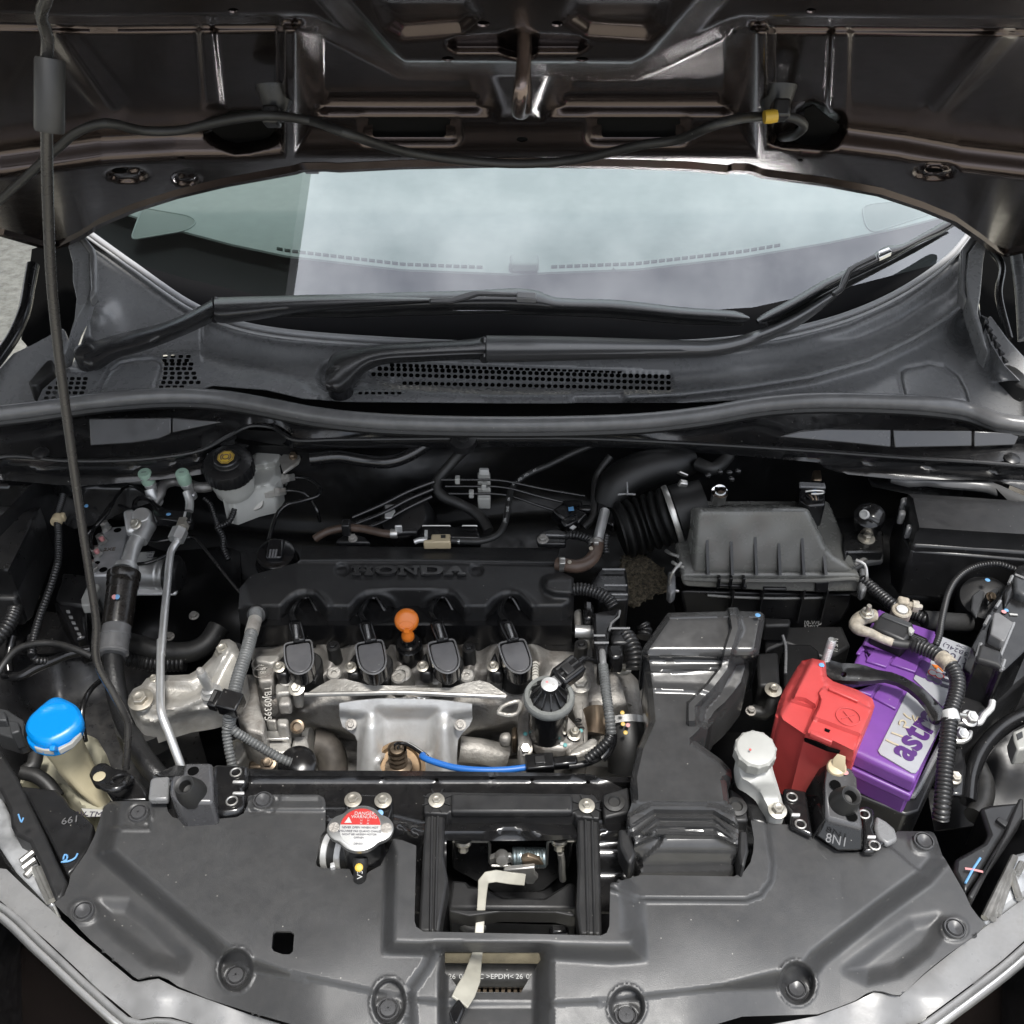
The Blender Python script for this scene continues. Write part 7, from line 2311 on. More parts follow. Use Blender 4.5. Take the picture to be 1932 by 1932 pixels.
wt = thing('washer_tank','pale yellowed washer fluid tank below the blue cap','tank',pz(*B6(400,1200),.65))
block('tank_shell',B6([(180,1000),(260,890),(420,900),(640,740),(730,780),(800,900),(790,1000),(850,1260),(770,1370),(620,1330),(430,1140),(150,1110)]),lambda X,Y: unproj_z(X,Y,0.742 - 0.012 * sstep((sd_poly(X,Y,B6([(180,1000),(260,890),(420,900),(640,740),(730,780),(800,900),(790,1000),(850,1260),(770,1370),(620,1330),(430,1140),(150,1110)])) + 10) / 10)),mat('tank_shell_plastic',(0.56,0.53,0.40),0.4,sss=.2,var=.08,vscale=14),wt,.10,step=6)
slab('tank_label',B6([(610,1300),(770,1310),(765,1360),(650,1362)]),.744,.001,M_wtext,wt,bevel=0)
text_obj('label_print','TRV-TMC-P/',0.012,T(pz(*B6(705,1348),.7445),(0,0,1),(0,1,0)),M_ltext,wt,extrude=0.0002)
tubepx('drain_hose',B6,[(270,900,.77),(250,980,.768),(180,1030,.765)],.009,M_rub,wt)
tubepx('drain_hose',B6,[(170,1030,.768),(280,1060,.766),(360,1120,.76),(430,1220,.75)],.009,M_rub,wt)
hk = thing('rod_clip_bracket','black steel bracket with a hook at the prop rod foot','bracket',pz(*B6(880,1100),.8))
slab('bracket_plate',B6([(662,1040),(690,985),(750,950),(800,955),(850,990),(950,1010),(1020,1060),(1080,1130),(1110,1200),(1105,1240),(850,1245),(790,1160),(830,1120),(760,1130),(700,1110)]),.812,.012,M_bpaint,hk,bevel=0.004)
dot('bracket_hole',pz(*B6(745,1060),.8135),0.0072,M_tank,hk,(0,0,1))
tubepx('rod_hook',B6,[(955,1080,.83),(930,1120,.838),(890,1150,.84),(830,1155,.84),(775,1135,.84)],.0045,M_bpaint,hk,seg=14)
obj('hook_ring',tube_bm([pz(*B6(915,1090),.815) + Vector((.012 * math.cos(a),.008 * math.sin(a),0)) for a in [i * math.pi / 10 for i in range(21)]],.0022,8,straight=True),M_gloss,hk)
pk_ = thing('lamp_connector','stepped dark grey connector block at the left edge beside the blue cap','connector',pz(*B6(80,660),.78))
M_dg = mat('dark_grey_plastic',(0.055,0.057,0.060),0.5,var=.15)
for pl,z in ((B6([(-40,540),(60,560),(150,620),(180,640),(175,760),(120,780),(-40,730)]),.80),(B6([(-40,560),(40,575),(50,640),(-40,640)]),.812),(B6([(60,640),(140,650),(150,720),(80,740)]),.812)):
    slab('block_step',pl,z,.03,M_dg,pk_,bevel=0.002)
tubepx('lead',B6,[(750,345,.80),(690,400,.81),(640,480,.815),(615,580,.81),(620,680,.80),(640,800,.79)],.0034,M_gloss,pk_)
# ================================================================== right side: air filter, duct, battery
af = thing('air_filter_box','black ribbed air filter box with a sloping lid','air filter box',pz(*B4(1200,1100),.8))
lid_front = B4([(640,900),(655,640),(668,460),(690,440),(1440,436),(1462,448),(1500,520),(1545,610),(1580,690),(1640,760),(1730,815),(1775,860),(1785,900)])


def lz(y):
    return .955 - (y - B4(0,440)[1]) / (B4(0,905)[1] - B4(0,440)[1]) * .090


fl_ = sheet_bm(lid_front,[],lambda X,Y: unproj_z(X,Y,np.array([lz(y) for y in Y]) - 0.006 * sstep((sd_poly(X,Y,lid_front) + 7) / 7) + .0012 * vnoise(X,Y,.05,4)),4.5)
bm = bmesh.new()
bm.from_mesh(fl_)
be = [e for e in bm.edges if e.is_boundary]
g = bmesh.ops.extrude_edge_only(bm,edges=be)
for v in g['geom']:
    if isinstance(v,bmesh.types.BMVert):
        v.co += Vector((0,0.12,-0.082))
me = bpy.data.meshes.new('lid')
bm.to_mesh(me)
bm.free()
me.shade_smooth()
me.set_sharp_from_angle(angle=R(50))
M_lid = mat('filter_lid_plastic',(0.21,0.21,0.195),0.26,var=.06,vscale=10,rvar=.04,bump=.1,bscale=500,dust=.03)
me.materials.append(M_lid)
obj('lid',me,M_lid,af)
for x,y0,y1 in ((745,630,905),(915,630,908),(1084,630,908),(1248,632,908),(1414,632,908),(1568,750,905)):
    a,b = pz(*B4(x + 2,y0),lz(B4(0,y0)[1]) - .001),pz(*B4(x,y1),lz(B4(0,y1)[1]))
    n = Vector((0,-.75,.66))
    w = Vector((0.0019,0,0))
    obj('lid_rib',loft_bm([[a - w,a + w,a + w,a - w],[b - w,b + w,b + w + n * .012,b - w + n * .012]]),M_blk,af)
band_ = B4([(575,905),(600,898),(1795,900),(1818,912),(1828,935),(1826,1005),(1808,1026),(1500,1028),(1200,1022),(610,990),(578,975),(565,930)])
bpt = [pz(x,y,.868 - (y - B4(0,900)[1]) / (B4(0,1028)[1] - B4(0,900)[1]) * .030) for x,y in band_]
obj('flange',prism_bm(bpt,(0,.17,0)),M_lid,af,bevel=0.003)
for y,z in ((938,.8615),):
    obj('flange_bead',tube_bm([pz(*B4(x,y_),z) for x,y_ in ((580,930),(700,938),(1500,945),(1800,935),(1815,945))],.003,8),M_lid,af)
for pl,z in ((B4([(1510,958),(1605,955),(1600,1032),(1508,1032)]),.858),(B4([(1145,1000),(1312,1003),(1310,1024),(1145,1020)]),.848),(B4([(815,975),(1030,982),(1028,1012),(815,990)]),.853)):
    obj('flange_catch',prism_bm([pz(x,y,z - (y - pl[0][1]) * .0009) for x,y in pl],(0,.02,0)),M_blk,af,bevel=0.002)
for x in (828,912,1000):
    obj('catch_pin',box_bm(0.004,0.008,0.020,Matrix.Translation(pz(*B4(x,955),.860))),M_gloss,af,bevel=0.001)
low_ = B4([(610,1012),(1770,1040),(1760,1120),(1700,1230),(1560,1300),(620,1300),(570,1080),(560,1020)])
obj('lower_case',prism_bm([pz(x,y,.832 - (y - B4(0,1012)[1]) * .00097) for x,y in low_],(0,.10,-.06)),M_blk,af,bevel=0.004)
obj('lower_ledge',tube_bm([pz(*B4(750,1048),.8245),pz(*B4(920,1060),.8215),pz(*B4(1250,1070),.8190),pz(*B4(1560,1065),.820)],.0022,6),M_lid,af)
for x in (912,1118,1400,1562):
    obj('case_rib',box_bm(0.002,0.02,0.06,Matrix.Translation(pz(*B4(x,1100),.812))),M_blkm,af)
for s,x,y in ((-1,505,950),(1,1855,930)):
    pts = [(x - s * 60,y - 130,.885),(x,y - 60 - 40 * (s > 0),.882),(x + s * 18,y,.868),(x + s * 8,y + 60,.85),(x - s * 40,y + 70,.845)]
    tubepx('wire_bail',B4,pts,.0022,M_steel,af,seg=8)
    slab('bail_lug',B4([(x - 30,y - 80),(x + 20,y - 70),(x + 25,y + 60),(x - 10,y + 90),(x - 35,y + 60)]),.862,.02,M_cowl,af,bevel=0.003)
tubepx('bail_tail',B4,[(1790,830,.878),(1850,795,.885),(1868,805,.885)],.0028,M_steel,af,seg=8)
tubepx('bail_tail',B4,[(460,735,.875),(490,755,.88),(545,775,.885)],.0024,M_steel,af,seg=8)
tubepx('bail_tail',B4,[(505,815,.878),(530,832,.88),(590,855,.882)],.0024,M_steel,af,seg=8)
text_obj('case_print','10-WG',0.0085,T(pz(*B4(1490,1243),.774),(0,-.95,.3),(0.02,1,1)),M_wtext,af,extrude=0.0003)
text_obj('case_print','5203T',0.0085,T(pz(*B4(1482,1272),.767),(0,-.95,.3),(0.02,1,1)),M_wtext,af,extrude=0.0003)
# dark trunk below the filter box
tr = thing('filter_bracket','black plastic bracket boxes below the air filter box','bracket',pz(*B4(1300,1450),.75))
for pl,z,h,m in ((B4([(1140,1200),(1340,1208),(1335,1262),(1150,1262)]),.812,.03,M_blkm),(B4([(1105,1450),(1250,1445),(1262,1660),(1240,1690),(1110,1680),(1095,1500)]),.80,.05,M_blkm),(B4([(1285,1380),(1310,1385),(1480,1390),(1540,1440),(1540,1560),(1400,1700),(1290,1690)]),.80,.05,M_blk),(B4([(1150,1270),(1700,1260),(1760,1400),(1600,1500),(1300,1380),(1160,1440)]),.775,.06,M_blkm)):
    slab('bracket_box',pl,z,h,m,tr,bevel=0.004)
text_obj('box_print','11 SP N',0.0085,T(pz(*B4(1655,1400),.7765),(0,0,1),(-1,.3,0)),M_wtext,tr,extrude=0.0003)
obj('bracket_bolt',bolt_bm(0.0052,.008,2.1),M_zinc,tr,matrix=T(pz(*B4(1213,1715),.80),(0,-.2,1)),smooth=30)
obj('bracket_bolt',bolt_bm(0.0045,.007,1.5),M_aluD,tr,matrix=T(pz(*B4(1055,1865),.79),(0,-.2,1)),smooth=30)
tubepx('bracket_hose',B4,[(1210,1750,.79),(1200,1830,.78),(1150,1880,.77),(1060,1860,.77)],.009,M_rub,tr)
tubepx('wire_guard',B4,[(1280,1330,.81),(1300,1400,.805),(1300,1600,.80)],.002,M_cowl,tr)
# intake bellows
ib = thing('intake_bellows','black ribbed intake bellows with a steel clamp left of the filter box','intake hose',pz(*B4(330,550),.86))
a,b = pz(*B4(130,600),.868),pz(*B4(505,480),.893)
obj('bellows',tube_bm([a,a.lerp(b,.5) + Vector((0,.004,-.004)),b],.0420,32,rib=(.0130,.0065)),mat('bellows_rubber',(0.006,0.006,0.006),.55,spec=.25),ib)
Mcl = T(b,b - a)
obj('clamp_band',lathe_bm([(.0428,-.004),(.0434,-.003),(.0434,.003),(.0428,.004)],40),M_steel,ib,matrix=Mcl)
obj('clamp_screw',box_bm(.012,.009,.014,T(pz(*B4(575,270),.938),(0.3,-.2,1))),M_steel,ib,bevel=.002)
obj('clamp_tail',box_bm(.014,.003,.010,T(pz(*B4(575,195),.945),(0.3,-.6,.6))),M_steel,ib,bevel=.001)
obj('outlet_collar',lathe_bm([(.041,.006),(.041,.022),(.037,.03),(.037,.05)],36),mat('duct_black',(0.005,0.005,0.005),.5),ib,matrix=Mcl)
td = thing('throttle_duct','large dark moulded intake duct behind the bellows','duct',pz(*B4(150,250),.88))
obj('duct_body',tube_bm([pz(*B4(60,420),.875),pz(*B4(120,280),.90),pz(*B4(280,180),.915),pz(*B4(480,130),.92),pz(*B4(620,90),.92)],[.026,.030,.030,.028,.024],28),mat('duct_black',(0.005,0.005,0.005),.5,spec=.25),td)
obj('duct_seam',tube_bm([pz(*B4(x,y),.955) for x,y in ((120,340),(190,335),(245,340))],.0014,6),M_cowl,td)
obj('duct_seam',tube_bm([pz(*B4(x,y),.957) for x,y in ((185,255),(188,340))],.0014,6),M_cowl,td)
tubepx('vent_pipe',B4,[(680,120,.93),(780,160,.93),(860,110,.93),(900,60,.935)],.010,M_rub,td)
so = thing('air_flow_sensor','small silver sensor standing behind the filter lid','sensor',pz(*B4(830,360),.92))
Ms = T(pz(*B4(825,380),.945),(0,-.2,1))
obj('sensor_can',lathe_bm([(.0105,0),(.0105,.013),(.0115,.014),(.0115,.017),(.008,.018),(.008,.023),(.003,.024)],24),M_chrome,so,matrix=Ms)
for i,(x,y) in enumerate(((755,205),(905,185),(965,175),(840,180),(920,230))):
    obj('sensor_wire_clip',box_bm(.009,.007,.007,T(pz(*B4(x,y),.962),(0.2 * i - .3,-.3,1))),M_gloss,so,bevel=.003)
mo = thing('relay_connector','dark connector with a blue mark behind the filter box','connector',pz(*B4(1500,380),.88))
slab('connector_body',B4([(1400,235),(1590,240),(1580,410),(1460,415),(1390,370)]),.915,.04,M_gloss,mo,bevel=.003)
slab('connector_rim',B4([(1395,245),(1580,255),(1585,290),(1400,280)]),.918,.006,M_cowl,mo,bevel=.002)
tubepx('metal_loop',B4,[(1440,318,.920),(1500,312,.922),(1570,318,.92),(1560,332,.92),(1480,335,.92)],.0018,M_steel,mo)
slab('blue_mark',B4([(1492,302),(1516,300),(1518,328),(1494,330)]),.9195,.001,M_pblue,mo,bevel=0)
for k in range(5):
    tubepx('bare_wire',B4,[(1450 + 18 * k,345,.917),(1480 + 12 * k,375,.915),(1500,410,.90),(1540,500,.87)],.0020,M_brownst if k % 2 else M_gloss,mo)
slab('small_tab',B4([(1490,165),(1550,160),(1560,235),(1495,235)]),.905,.02,M_brownst,mo,bevel=.003)
# chassis bracket with big washer, actuator behind
cbk = thing('chassis_bracket','black chassis bracket with a large bolt and washer behind the filter box','bracket',pz(*B4(1865,700),.86))
slab('bracket_plate',B4([(1700,600),(1800,585),(1990,590),(1990,740),(1740,745),(1720,800),(1700,700)]),.873,.02,M_bpaint,cbk,bevel=.004)
slab('bracket_lip',B4([(1720,755),(1990,745),(1990,800),(1880,815),(1790,870),(1725,860)]),.858,.01,M_dg,cbk,bevel=.003)
obj('big_bolt',bolt_bm(.0056,.009,2.15),M_zinc,cbk,matrix=T(pz(*B4(1868,650),.875),(0,-.15,1)),smooth=30)
ac2 = thing('purge_valve','dark valve with a small white nozzle near the right fuse box','valve',pz(*D4(500,1000),.88))
obj('valve_body',lathe_bm([(.018,-.03),(.021,-.01),(.021,.004),(.014,.010),(.003,.012)],24),M_gloss,ac2,matrix=T(pz(*D4(480,980),.905),(-.2,-.4,1)))
obj('nozzle',lathe_bm([(.0065,0),(.0065,.007),(.0045,.008),(.0045,.004),(.002,.004)],20),M_wtext,ac2,matrix=T(pz(*D4(440,965),.928),(-.5,-.7,.7)))
obj('nozzle_arm',box_bm(.02,.006,.005,T(pz(*D4(510,1005),.922),(0,-.3,1),(.6,.8,0))),M_dg,ac2,bevel=.002)

# ------------------------------------------------------------------ intake snorkel
sn = thing('intake_snorkel','glossy black intake snorkel running forward over the cross member','intake duct',pz(*B4(600,1800),.8))
sn_out = B4([(470,1172),(880,1162),(892,1135),(962,1133),(975,1160),(1125,1165),(1150,1185),(1155,1215),(1110,1470),(1095,1500),(1062,1525),(1050,1580),(1020,1680),(960,1760),(900,1830),(830,1890),(805,1932)]) + B8([(640,20),(820,150),(880,215),(885,265),(850,290),(870,430),(905,490),(930,590),(930,660),(925,760),(920,900),(260,915),(220,760),(235,690),(185,610),(180,520),(205,455),(215,400),(205,260),(250,60)]) + B4([(345,1932),(325,1700),(298,1500),(288,1440),(310,1400)])


SEAM = B4([(925,1140),(945,1280),(900,1420),(870,1560),(770,1690),(640,1820),(640,1932)])
MOUTH = B8([(185,530),(340,440),(760,445),(910,520),(930,600),(760,500),(360,495),(190,610)])


def sn_fn(X,Y):
    c4y = lambda v: B4(0,v)[1]
    z = np.interp(Y,[c4y(1140),c4y(1180),c4y(1430),c4y(1470),c4y(1500),c4y(1700),c4y(1932),B8(0,430)[1],B8(0,520)[1],B8(0,640)[1],B8(0,700)[1],B8(0,915)[1]],
                  [.932,.938,.922,.915,.902,.888,.880,.872,.880,.876,.872,.848])
    e = sd_poly(X,Y,sn_out)
    z = z - .014 * sstep((e + 12) / 12) * (Y < B8(0,430)[1])
    seam = B4([(925,1135),(945,1280),(900,1420),(870,1560),(770,1690),(640,1820),(640,1932)])
    z = z + .010 * sstep(2.2 - sd_line(X,Y,seam) / 4.6)
    # drop to the right of the seam
    right = B4([(950,1135),(1000,1280),(940,1420),(910,1560),(810,1700),(690,1830),(690,1960),(1200,1960),(1250,1135)])
    z = z - .006 * plateau(X,Y,right,8) - .02 * plateau(X,Y,B4([(940,1520),(1150,1500),(1150,1960),(700,1960),(720,1840),(830,1720)]),14)
    for y0,y1 in ((1480,1490),(1700,1715)):
        z = z + .0025 * ridge(X,Y,B4([(295,y0),(860 if y0 < 1600 else 760,y1)]),5)
    z = z + .003 * ridge(X,Y,B4([(310,1580),(820,1560)]),3)
    # ribs of the mouth
    mouth = B8([(185,530),(340,440),(760,445),(910,520),(930,600),(760,500),(360,495),(190,610)])
    z = z + .009 * plateau(X,Y,mouth,8)
    for dy in (70,125,180):
        z = z + .006 * ridge(X,Y,B8([(225,640 + dy * .45),(385,470 + dy),(770,475 + dy),(925,640 + dy * .45)]),4)
    z = z - .012 * plateau(X,Y,B8([(215,760),(250,850),(400,710),(420,660),(180,640)]),10) * 0.6
    z = z - .010 * sstep((Y - B8(0,730)[1]) / 40) - .012 * plateau(X,Y,B8([(150,700),(270,830),(250,930),(150,930)]),10) - .012 * plateau(X,Y,B8([(990,700),(900,830),(910,930),(990,930)]),10)
    return unproj_z(X,Y,z)


block('duct_shell',sn_out,sn_fn,mat('snorkel_plastic',(0.065,0.065,0.066),0.22,rvar=.05,dust=.04,var=.1,bump=.05,bscale=500),sn,.055,step=3.6,smooth=42,rims=(4,11),guides=[(B4([(296,1450),(855,1468)]),False,(-3,3)),(B4([(930,1482),(1100,1478)]),False,(-3,3)),(B4([(296,1482),(850,1495)]),False,(-3,3)),(SEAM,False,(-10,-5.5,0,5.5,10)),(MOUTH,True,(-4,4))] + [(B8([(225,640 + dy * .45),(385,470 + dy),(770,475 + dy),(925,640 + dy * .45)]),False,(-4,0,4)) for dy in (70,125,180)])
dot('blue_dot',pz(*B4(1105,1188),.938),.0034,M_pblue,sn,(0,0,1))
for s,pl in ((-1,B8([(120,610),(190,615),(240,780),(205,850),(180,830),(130,730)])),(1,B8([(935,620),(990,630),(998,760),(970,870),(940,850),(930,760)]))):
    slab('side_clip',pl,.868,.03,M_blkm,sn,bevel=.003)
for pl,z in ((B8([(10,380),(190,325),(205,500),(20,540)]),.842),(B8([(870,330),(970,400),(1000,560),(900,560)]),.842)):
    slab('mount_tab',pl,z,.02,M_blkm,sn,bevel=.003)
for x,y in ((90,440),(915,470)):
    obj('mount_grommet',lathe_bm([(.0115,0),(.0115,.003),(.007,.004),(.0055,.002),(.0015,.002)],24),M_rub,sn,matrix=T(pz(*B8(x,y),.843),(0,-.1,1)))

# ------------------------------------------------------------------ coolant reserve filler
cr_ = thing('coolant_filler','white coolant reserve filler with a ribbed cap','coolant filler',pz(*B8(1100,350),.84))
M_fil = mat('filler_plastic',(0.62,0.62,0.59),.40,sss=.25,var=.06)


def knob(a,r,h):
    return 1 + (.05 * max(0,math.cos(a * 12)) if r > .0195 and h < .0095 else 0)


obj('filler_cap',lathe_bm([(.0208,-.010),(.0216,-.008),(.0216,.007),(.0198,.0098),(.017,.0106),(.003,.0106)],96,lobes=knob),M_white,cr_,matrix=T(pz(*B8(1040,95),.908),(-.02,-.22,1)),smooth=30)
fb_o = B8([(908,150),(925,110),(1150,130),(1165,220),(1200,330),(1225,420),(1245,490),(1240,530),(1190,552),(1140,530),(1110,470),(1060,370),(1000,320),(935,285),(915,230)])
block('filler_neck',smooth_poly(fb_o,keep=6),lambda X,Y: unproj_z(X,Y,np.interp(Y,[B8(0,120)[1],B8(0,300)[1],B8(0,400)[1],B8(0,550)[1]],[.895,.878,.858,.850]) - .005 * sstep((sd_poly(X,Y,fb_o) + 6) / 6) + .006 * np.exp(-(sd_line(X,Y,B8([(1000,330),(1150,200)])) / 20) ** 2)),M_fil,cr_,.014,step=4,rims=(3,6))
obj('filler_bolt',bolt_bm(.0058,.008,1.75),M_zinc,cr_,matrix=T(pz(*B8(1193,490),.853),(0,-.15,1)),smooth=30)
dot('red_speck',pz(*B8(1010,78),.9215),.0014,M_redlab,cr_)
slab('front_tray',B8([(880,290),(930,280),(1050,360),(1110,480),(1130,585),(1010,560),(980,440)]),.838,.02,M_blk,cr_,bevel=.004)

# ------------------------------------------------------------------ battery
ZB = .868
bt = thing('car_battery','purple car battery with a grey astra label','battery',pz(*B5(1030,1200),.66))
FL,FR,NR,NL = (pz(*B5(*q),ZB) for q in ((908,528),(1568,815),(1172,1745),(505,1440)))
ux = (NR - NL).normalized()
uy = (FL - NL).normalized()
uz = Vector((0,0,1))


def inset(k,z,k2=None):
    c = (FL + FR + NR + NL) / 4
    return [Vector((p.x,p.y,z)) + (c - p).normalized() * k * 1.41 for p in (NL,NR,FR,FL)]


obj('lid',loft_bm([inset(0,ZB - .022),inset(0,ZB - .004),inset(.003,ZB)]),M_purple,bt,bevel=.003,seg=3)
obj('lid_step',loft_bm([inset(-.002,ZB - .036),inset(-.002,ZB - .024)]),M_purple,bt,bevel=.002)
obj('case',loft_bm([inset(.004,ZB - .11),inset(.002,ZB - .034)]),M_purple,bt,bevel=.003)
Mbt = Matrix.Translation(NL) @ Matrix((ux,(uz.cross(ux)),uz)).transposed().to_4x4()
# raised panels on the lid, left strip
def bpanel(name,pts,z,h,m,bevel=.0012):
    return obj(name,prism_bm([pz(x,y,z) for x,y in B5(pts)],(0,0,-h)),m,bt,bevel=bevel)


bpanel('lid_panel',[(790,790),(1010,870),(965,950),(820,905),(830,880),(815,850),(860,825),(800,830),(780,860),(750,850)],ZB + .0035,.004,M_purple)
bpanel('lid_panel',[(1030,870),(1190,935),(1170,985),(990,925)],ZB + .0035,.004,M_purple)
bpanel('lid_panel',[(640,1060),(690,1070),(740,1115),(870,1060),(905,1065),(860,1150),(720,1100)],ZB + .0035,.004,M_purple)
bpanel('lid_panel',[(925,1075),(1090,1110),(1030,1245),(870,1160)],ZB + .0035,.004,M_purple)
bpanel('lid_panel',[(1130,640),(1310,700),(1250,800),(1080,740)],ZB + .0035,.004,M_purple)
lab1 = [(1110,1125),(1170,1150),(1260,1230),(1345,1350),(1345,1370),(1190,1670),(1170,1692),(1140,1690),(920,1560),(905,1535)]
brand = bpanel('brand_label',lab1,ZB + .0022,.002,M_label,.0004)
lab2 = [(1330,725),(1560,812),(1500,960),(1430,1120),(1360,1225),(1155,1030),(1170,1000),(1240,1030)]
datal = bpanel('data_label',lab2,ZB + .0022,.002,M_label,.0004)
bpanel('label_strip',[(1215,895),(1280,925),(1230,1030),(1165,1000)],ZB + .0027,.002,M_purpleD,.0002)
dirx = (pz(*B5(1290,1290),ZB) - pz(*B5(1090,1560),ZB))
upv = Vector((0,0,1)).cross(dirx)
text_obj('brand_print','astra',.044,T(pz(*B5(1170,1412),ZB + .0027),(0,0,1),upv),M_purpleD,brand,extrude=.0002,offset=.0014,spacing=1.06,sx=.96)
for k,pth in enumerate(([(960,1460),(1010,1485),(1050,1500)],[(1000,1410),(1080,1440)],[(1055,1355),(1060,1330),(1085,1325),(1100,1345),(1085,1370),(1120,1375)],[(1085,1275),(1110,1300),(1140,1315)],[(1150,1290),(1165,1330),(1185,1300)])):
    obj('pen_mark',tube_bm([pz(*B5(x,y),ZB + .0032) for x,y in pth],.0011,6,.003),mat('cream_pen',(.62,.54,.38),.6),brand)
ddir = -(pz(*B5(1500,880),ZB) - pz(*B5(1380,830),ZB))
dup_ = Vector((0,0,1)).cross(ddir)
for s,x,y,sz in (('NX100-S6',1440,875,.017),('(55B24L)',1475,835,.011),('CMF',1490,805,.006)):
    text_obj('data_print',s,sz,T(pz(*B5(x,y),ZB + .0027),(0,0,1),dup_),M_ltext,datal,extrude=.0001)
text_obj('strip_print','incoe',.010,T(pz(*B5(1222,965),ZB + .0032),(0,0,1),upv),M_label,bt,extrude=.0001) if False else None
for i,(x,y) in enumerate(((1312,945),(1358,962))):
    c = pz(*B5(x,y),ZB + .0029)
    obj('warning_sign',lathe_bm([(.0055,0),(.0055,.0002)],3),M_orange,bt,matrix=T(c,(0,0,1),upv) @ Matrix.Rotation(math.pi / 2,4,'Z'),smooth=0)
for i,(x,y,m) in enumerate(((1290,990,M_redlab),(1338,1010,M_redlab),(1272,1030,M_purpleD),(1320,1050,M_purpleD))):
    c = pz(*B5(x,y),ZB + .0029)
    obj('warning_sign',lathe_bm([(.0056,0),(.0056,.0002)],20),m,bt,matrix=T(c,(0,0,1)),smooth=0)
    obj('sign_centre',lathe_bm([(.0042,0),(.0042,.0004)],18),M_label if m is M_redlab else M_ltext,bt,matrix=T(c,(0,0,1)),smooth=0)
for i in range(9):
    x,y = 1375 + (i % 3) * 20 - (i // 3) * 8,1000 + (i // 3) * 38 + (i % 3) * 6
    obj('recycling_sign',lathe_bm([(.0030,0),(.0030,.0002)],14),M_ltext,bt,matrix=T(pz(*B5(x,y),ZB + .0029),(0,0,1)),smooth=0)
tray = thing('battery_tray','black steel tray edge around the foot of the purple battery','battery tray',pz(*B5(1000,1800),.7))
slab('tray_floor',B5([(690,1650),(900,1752),(1075,1862),(1155,1866),(1440,1320),(1480,1330),(1200,1960),(1100,1990),(700,1830)]),.805,.05,M_blk,tray,bevel=.003)
obj('tray_lip',tube_bm([pz(*B5(x,y),.808) for x,y in ((690,1645),(900,1745),(1075,1855),(1150,1858),(1180,1815),(1350,1485),(1430,1330))],.0035,8,straight=True),M_cowl,tray)
# positive terminal cover
rd = thing('terminal_cover','red plastic cover over the positive battery terminal','terminal cover',pz(*B5(500,1500),.80))
ro_ = B5([(330,960),(370,905),(440,888),(530,906),(542,950),(545,1015),(590,1050),(760,1110),(865,1170),(882,1225),(745,1556),(640,1530),(370,1450),(215,1345),(182,1288),(205,1200),(240,1112)])


RA = B5([(300,860),(380,870),(430,900),(290,1160),(200,1290),(100,1250)])
RB = B5([(430,880),(545,900),(530,1100),(470,1230),(390,1180),(300,1165)])
RC = B5([(270,1180),(460,1240),(370,1460),(180,1330)])
RD = B5([(395,1330),(430,1300),(780,1430),(740,1600),(380,1450)])


def rd_fn(X,Y):
    z = .905 + 0 * X
    z = z - .012 * sstep((sd_poly(X,Y,ro_) + 10) / 10)
    fac = plateau(X,Y,RA,14)
    z = z - .012 * fac
    z = z + .006 * plateau(X,Y,RB,8)
    z = z - .004 * plateau(X,Y,RC,6)
    return unproj_z(X,Y,z)


block('cover_body',ro_,rd_fn,M_red,rd,.105,step=4.2,smooth=45,rims=(4,9),guides=[(RA,True,(-7,0,7)),(RB,True,(-4,4)),(RC,True,(-3,3))])
lidp = B5([(500,1092),(520,1082),(560,1100),(765,1190),(862,1242),(868,1262),(745,1545),(735,1556),(580,1480),(395,1425),(400,1385),(480,1230),(492,1180),(472,1130)])
block('cover_lid',lidp,lambda X,Y: unproj_z(X,Y,.9155 - .006 * sstep((sd_poly(X,Y,lidp) + 5) / 5) - .005 * plateau(X,Y,RD,8)),M_red,rd,.014,step=3.5,smooth=50,rims=(2,4.5),guides=[(RD,True,(-4,4))])
slab('lid_hinge',B5([(555,1090),(575,1088),(770,1178),(765,1192),(560,1104)]),.919,.004,M_red,rd,bevel=.001)
slab('lid_lip',B5([(425,1400),(440,1390),(590,1455),(580,1478),(425,1412)]),.918,.006,M_red,rd,bevel=.001)
slab('lid_slot',B5([(532,1378),(570,1392),(562,1408),(530,1395)]),.9118,.001,M_void,rd,bevel=0)
slab('front_gap_shade',B5([(388,1445),(410,1440),(560,1510),(640,1535),(635,1550),(550,1530),(390,1462)]),.9000,.003,M_void,rd,bevel=0)  # black bar stands for the shade of an open gap
cpl = pz(*B5(695,1298),.9165)
obj('plus_ring',tube_bm([cpl + Vector((.0130 * math.cos(a),.0130 * math.sin(a),0)) for a in [i * math.pi / 14 for i in range(29)]],.0006,6,straight=True),M_red,rd)
for d in (Vector((.008,.003,0)),Vector((-.003,.008,0))):
    obj('plus_bar',tube_bm([cpl - d,cpl + d],.0006,6),M_red,rd)
dot('blue_dot',pz(*B5(508,935),.9115),.0034,M_pblue,rd,(0,0,1))
# hold-down strap and rod
hd_ = thing('battery_clamp','curved black strap holding down the purple battery','battery clamp',pz(*B5(900,1000),.88))
so_ = B5([(540,900),(560,898),(650,922),(760,925),(820,940),(900,968),(1000,985),(1080,1015),(1160,1060),(1240,1118),(1300,1175),(1360,1245),(1345,1320),(1310,1330),(1285,1300),(1240,1220),(1190,1160),(1120,1100),(1040,1058),(960,1036),(850,1046),(780,1050),(700,1046),(600,1040),(560,1020),(535,985)])
hole_ = ellipse(*B5(665,1002),5.6,5.2,16)
mid = B5([(540,950),(650,985),(780,988),(900,1003),(1000,1018),(1080,1055),(1200,1130),(1280,1220),(1330,1290)])
block('strap',so_,lambda X,Y: unproj_z(X,Y,.893 + .004 * np.exp(-(sd_line(X,Y,mid) / 13) ** 2)),M_bpaint,hd_,.006,step=4,smooth=50,holes=[hole_],guides=[(mid,False,(0,6))])
a,b = pz(*B5(528,925),.89),pz(*B5(572,792),.918)
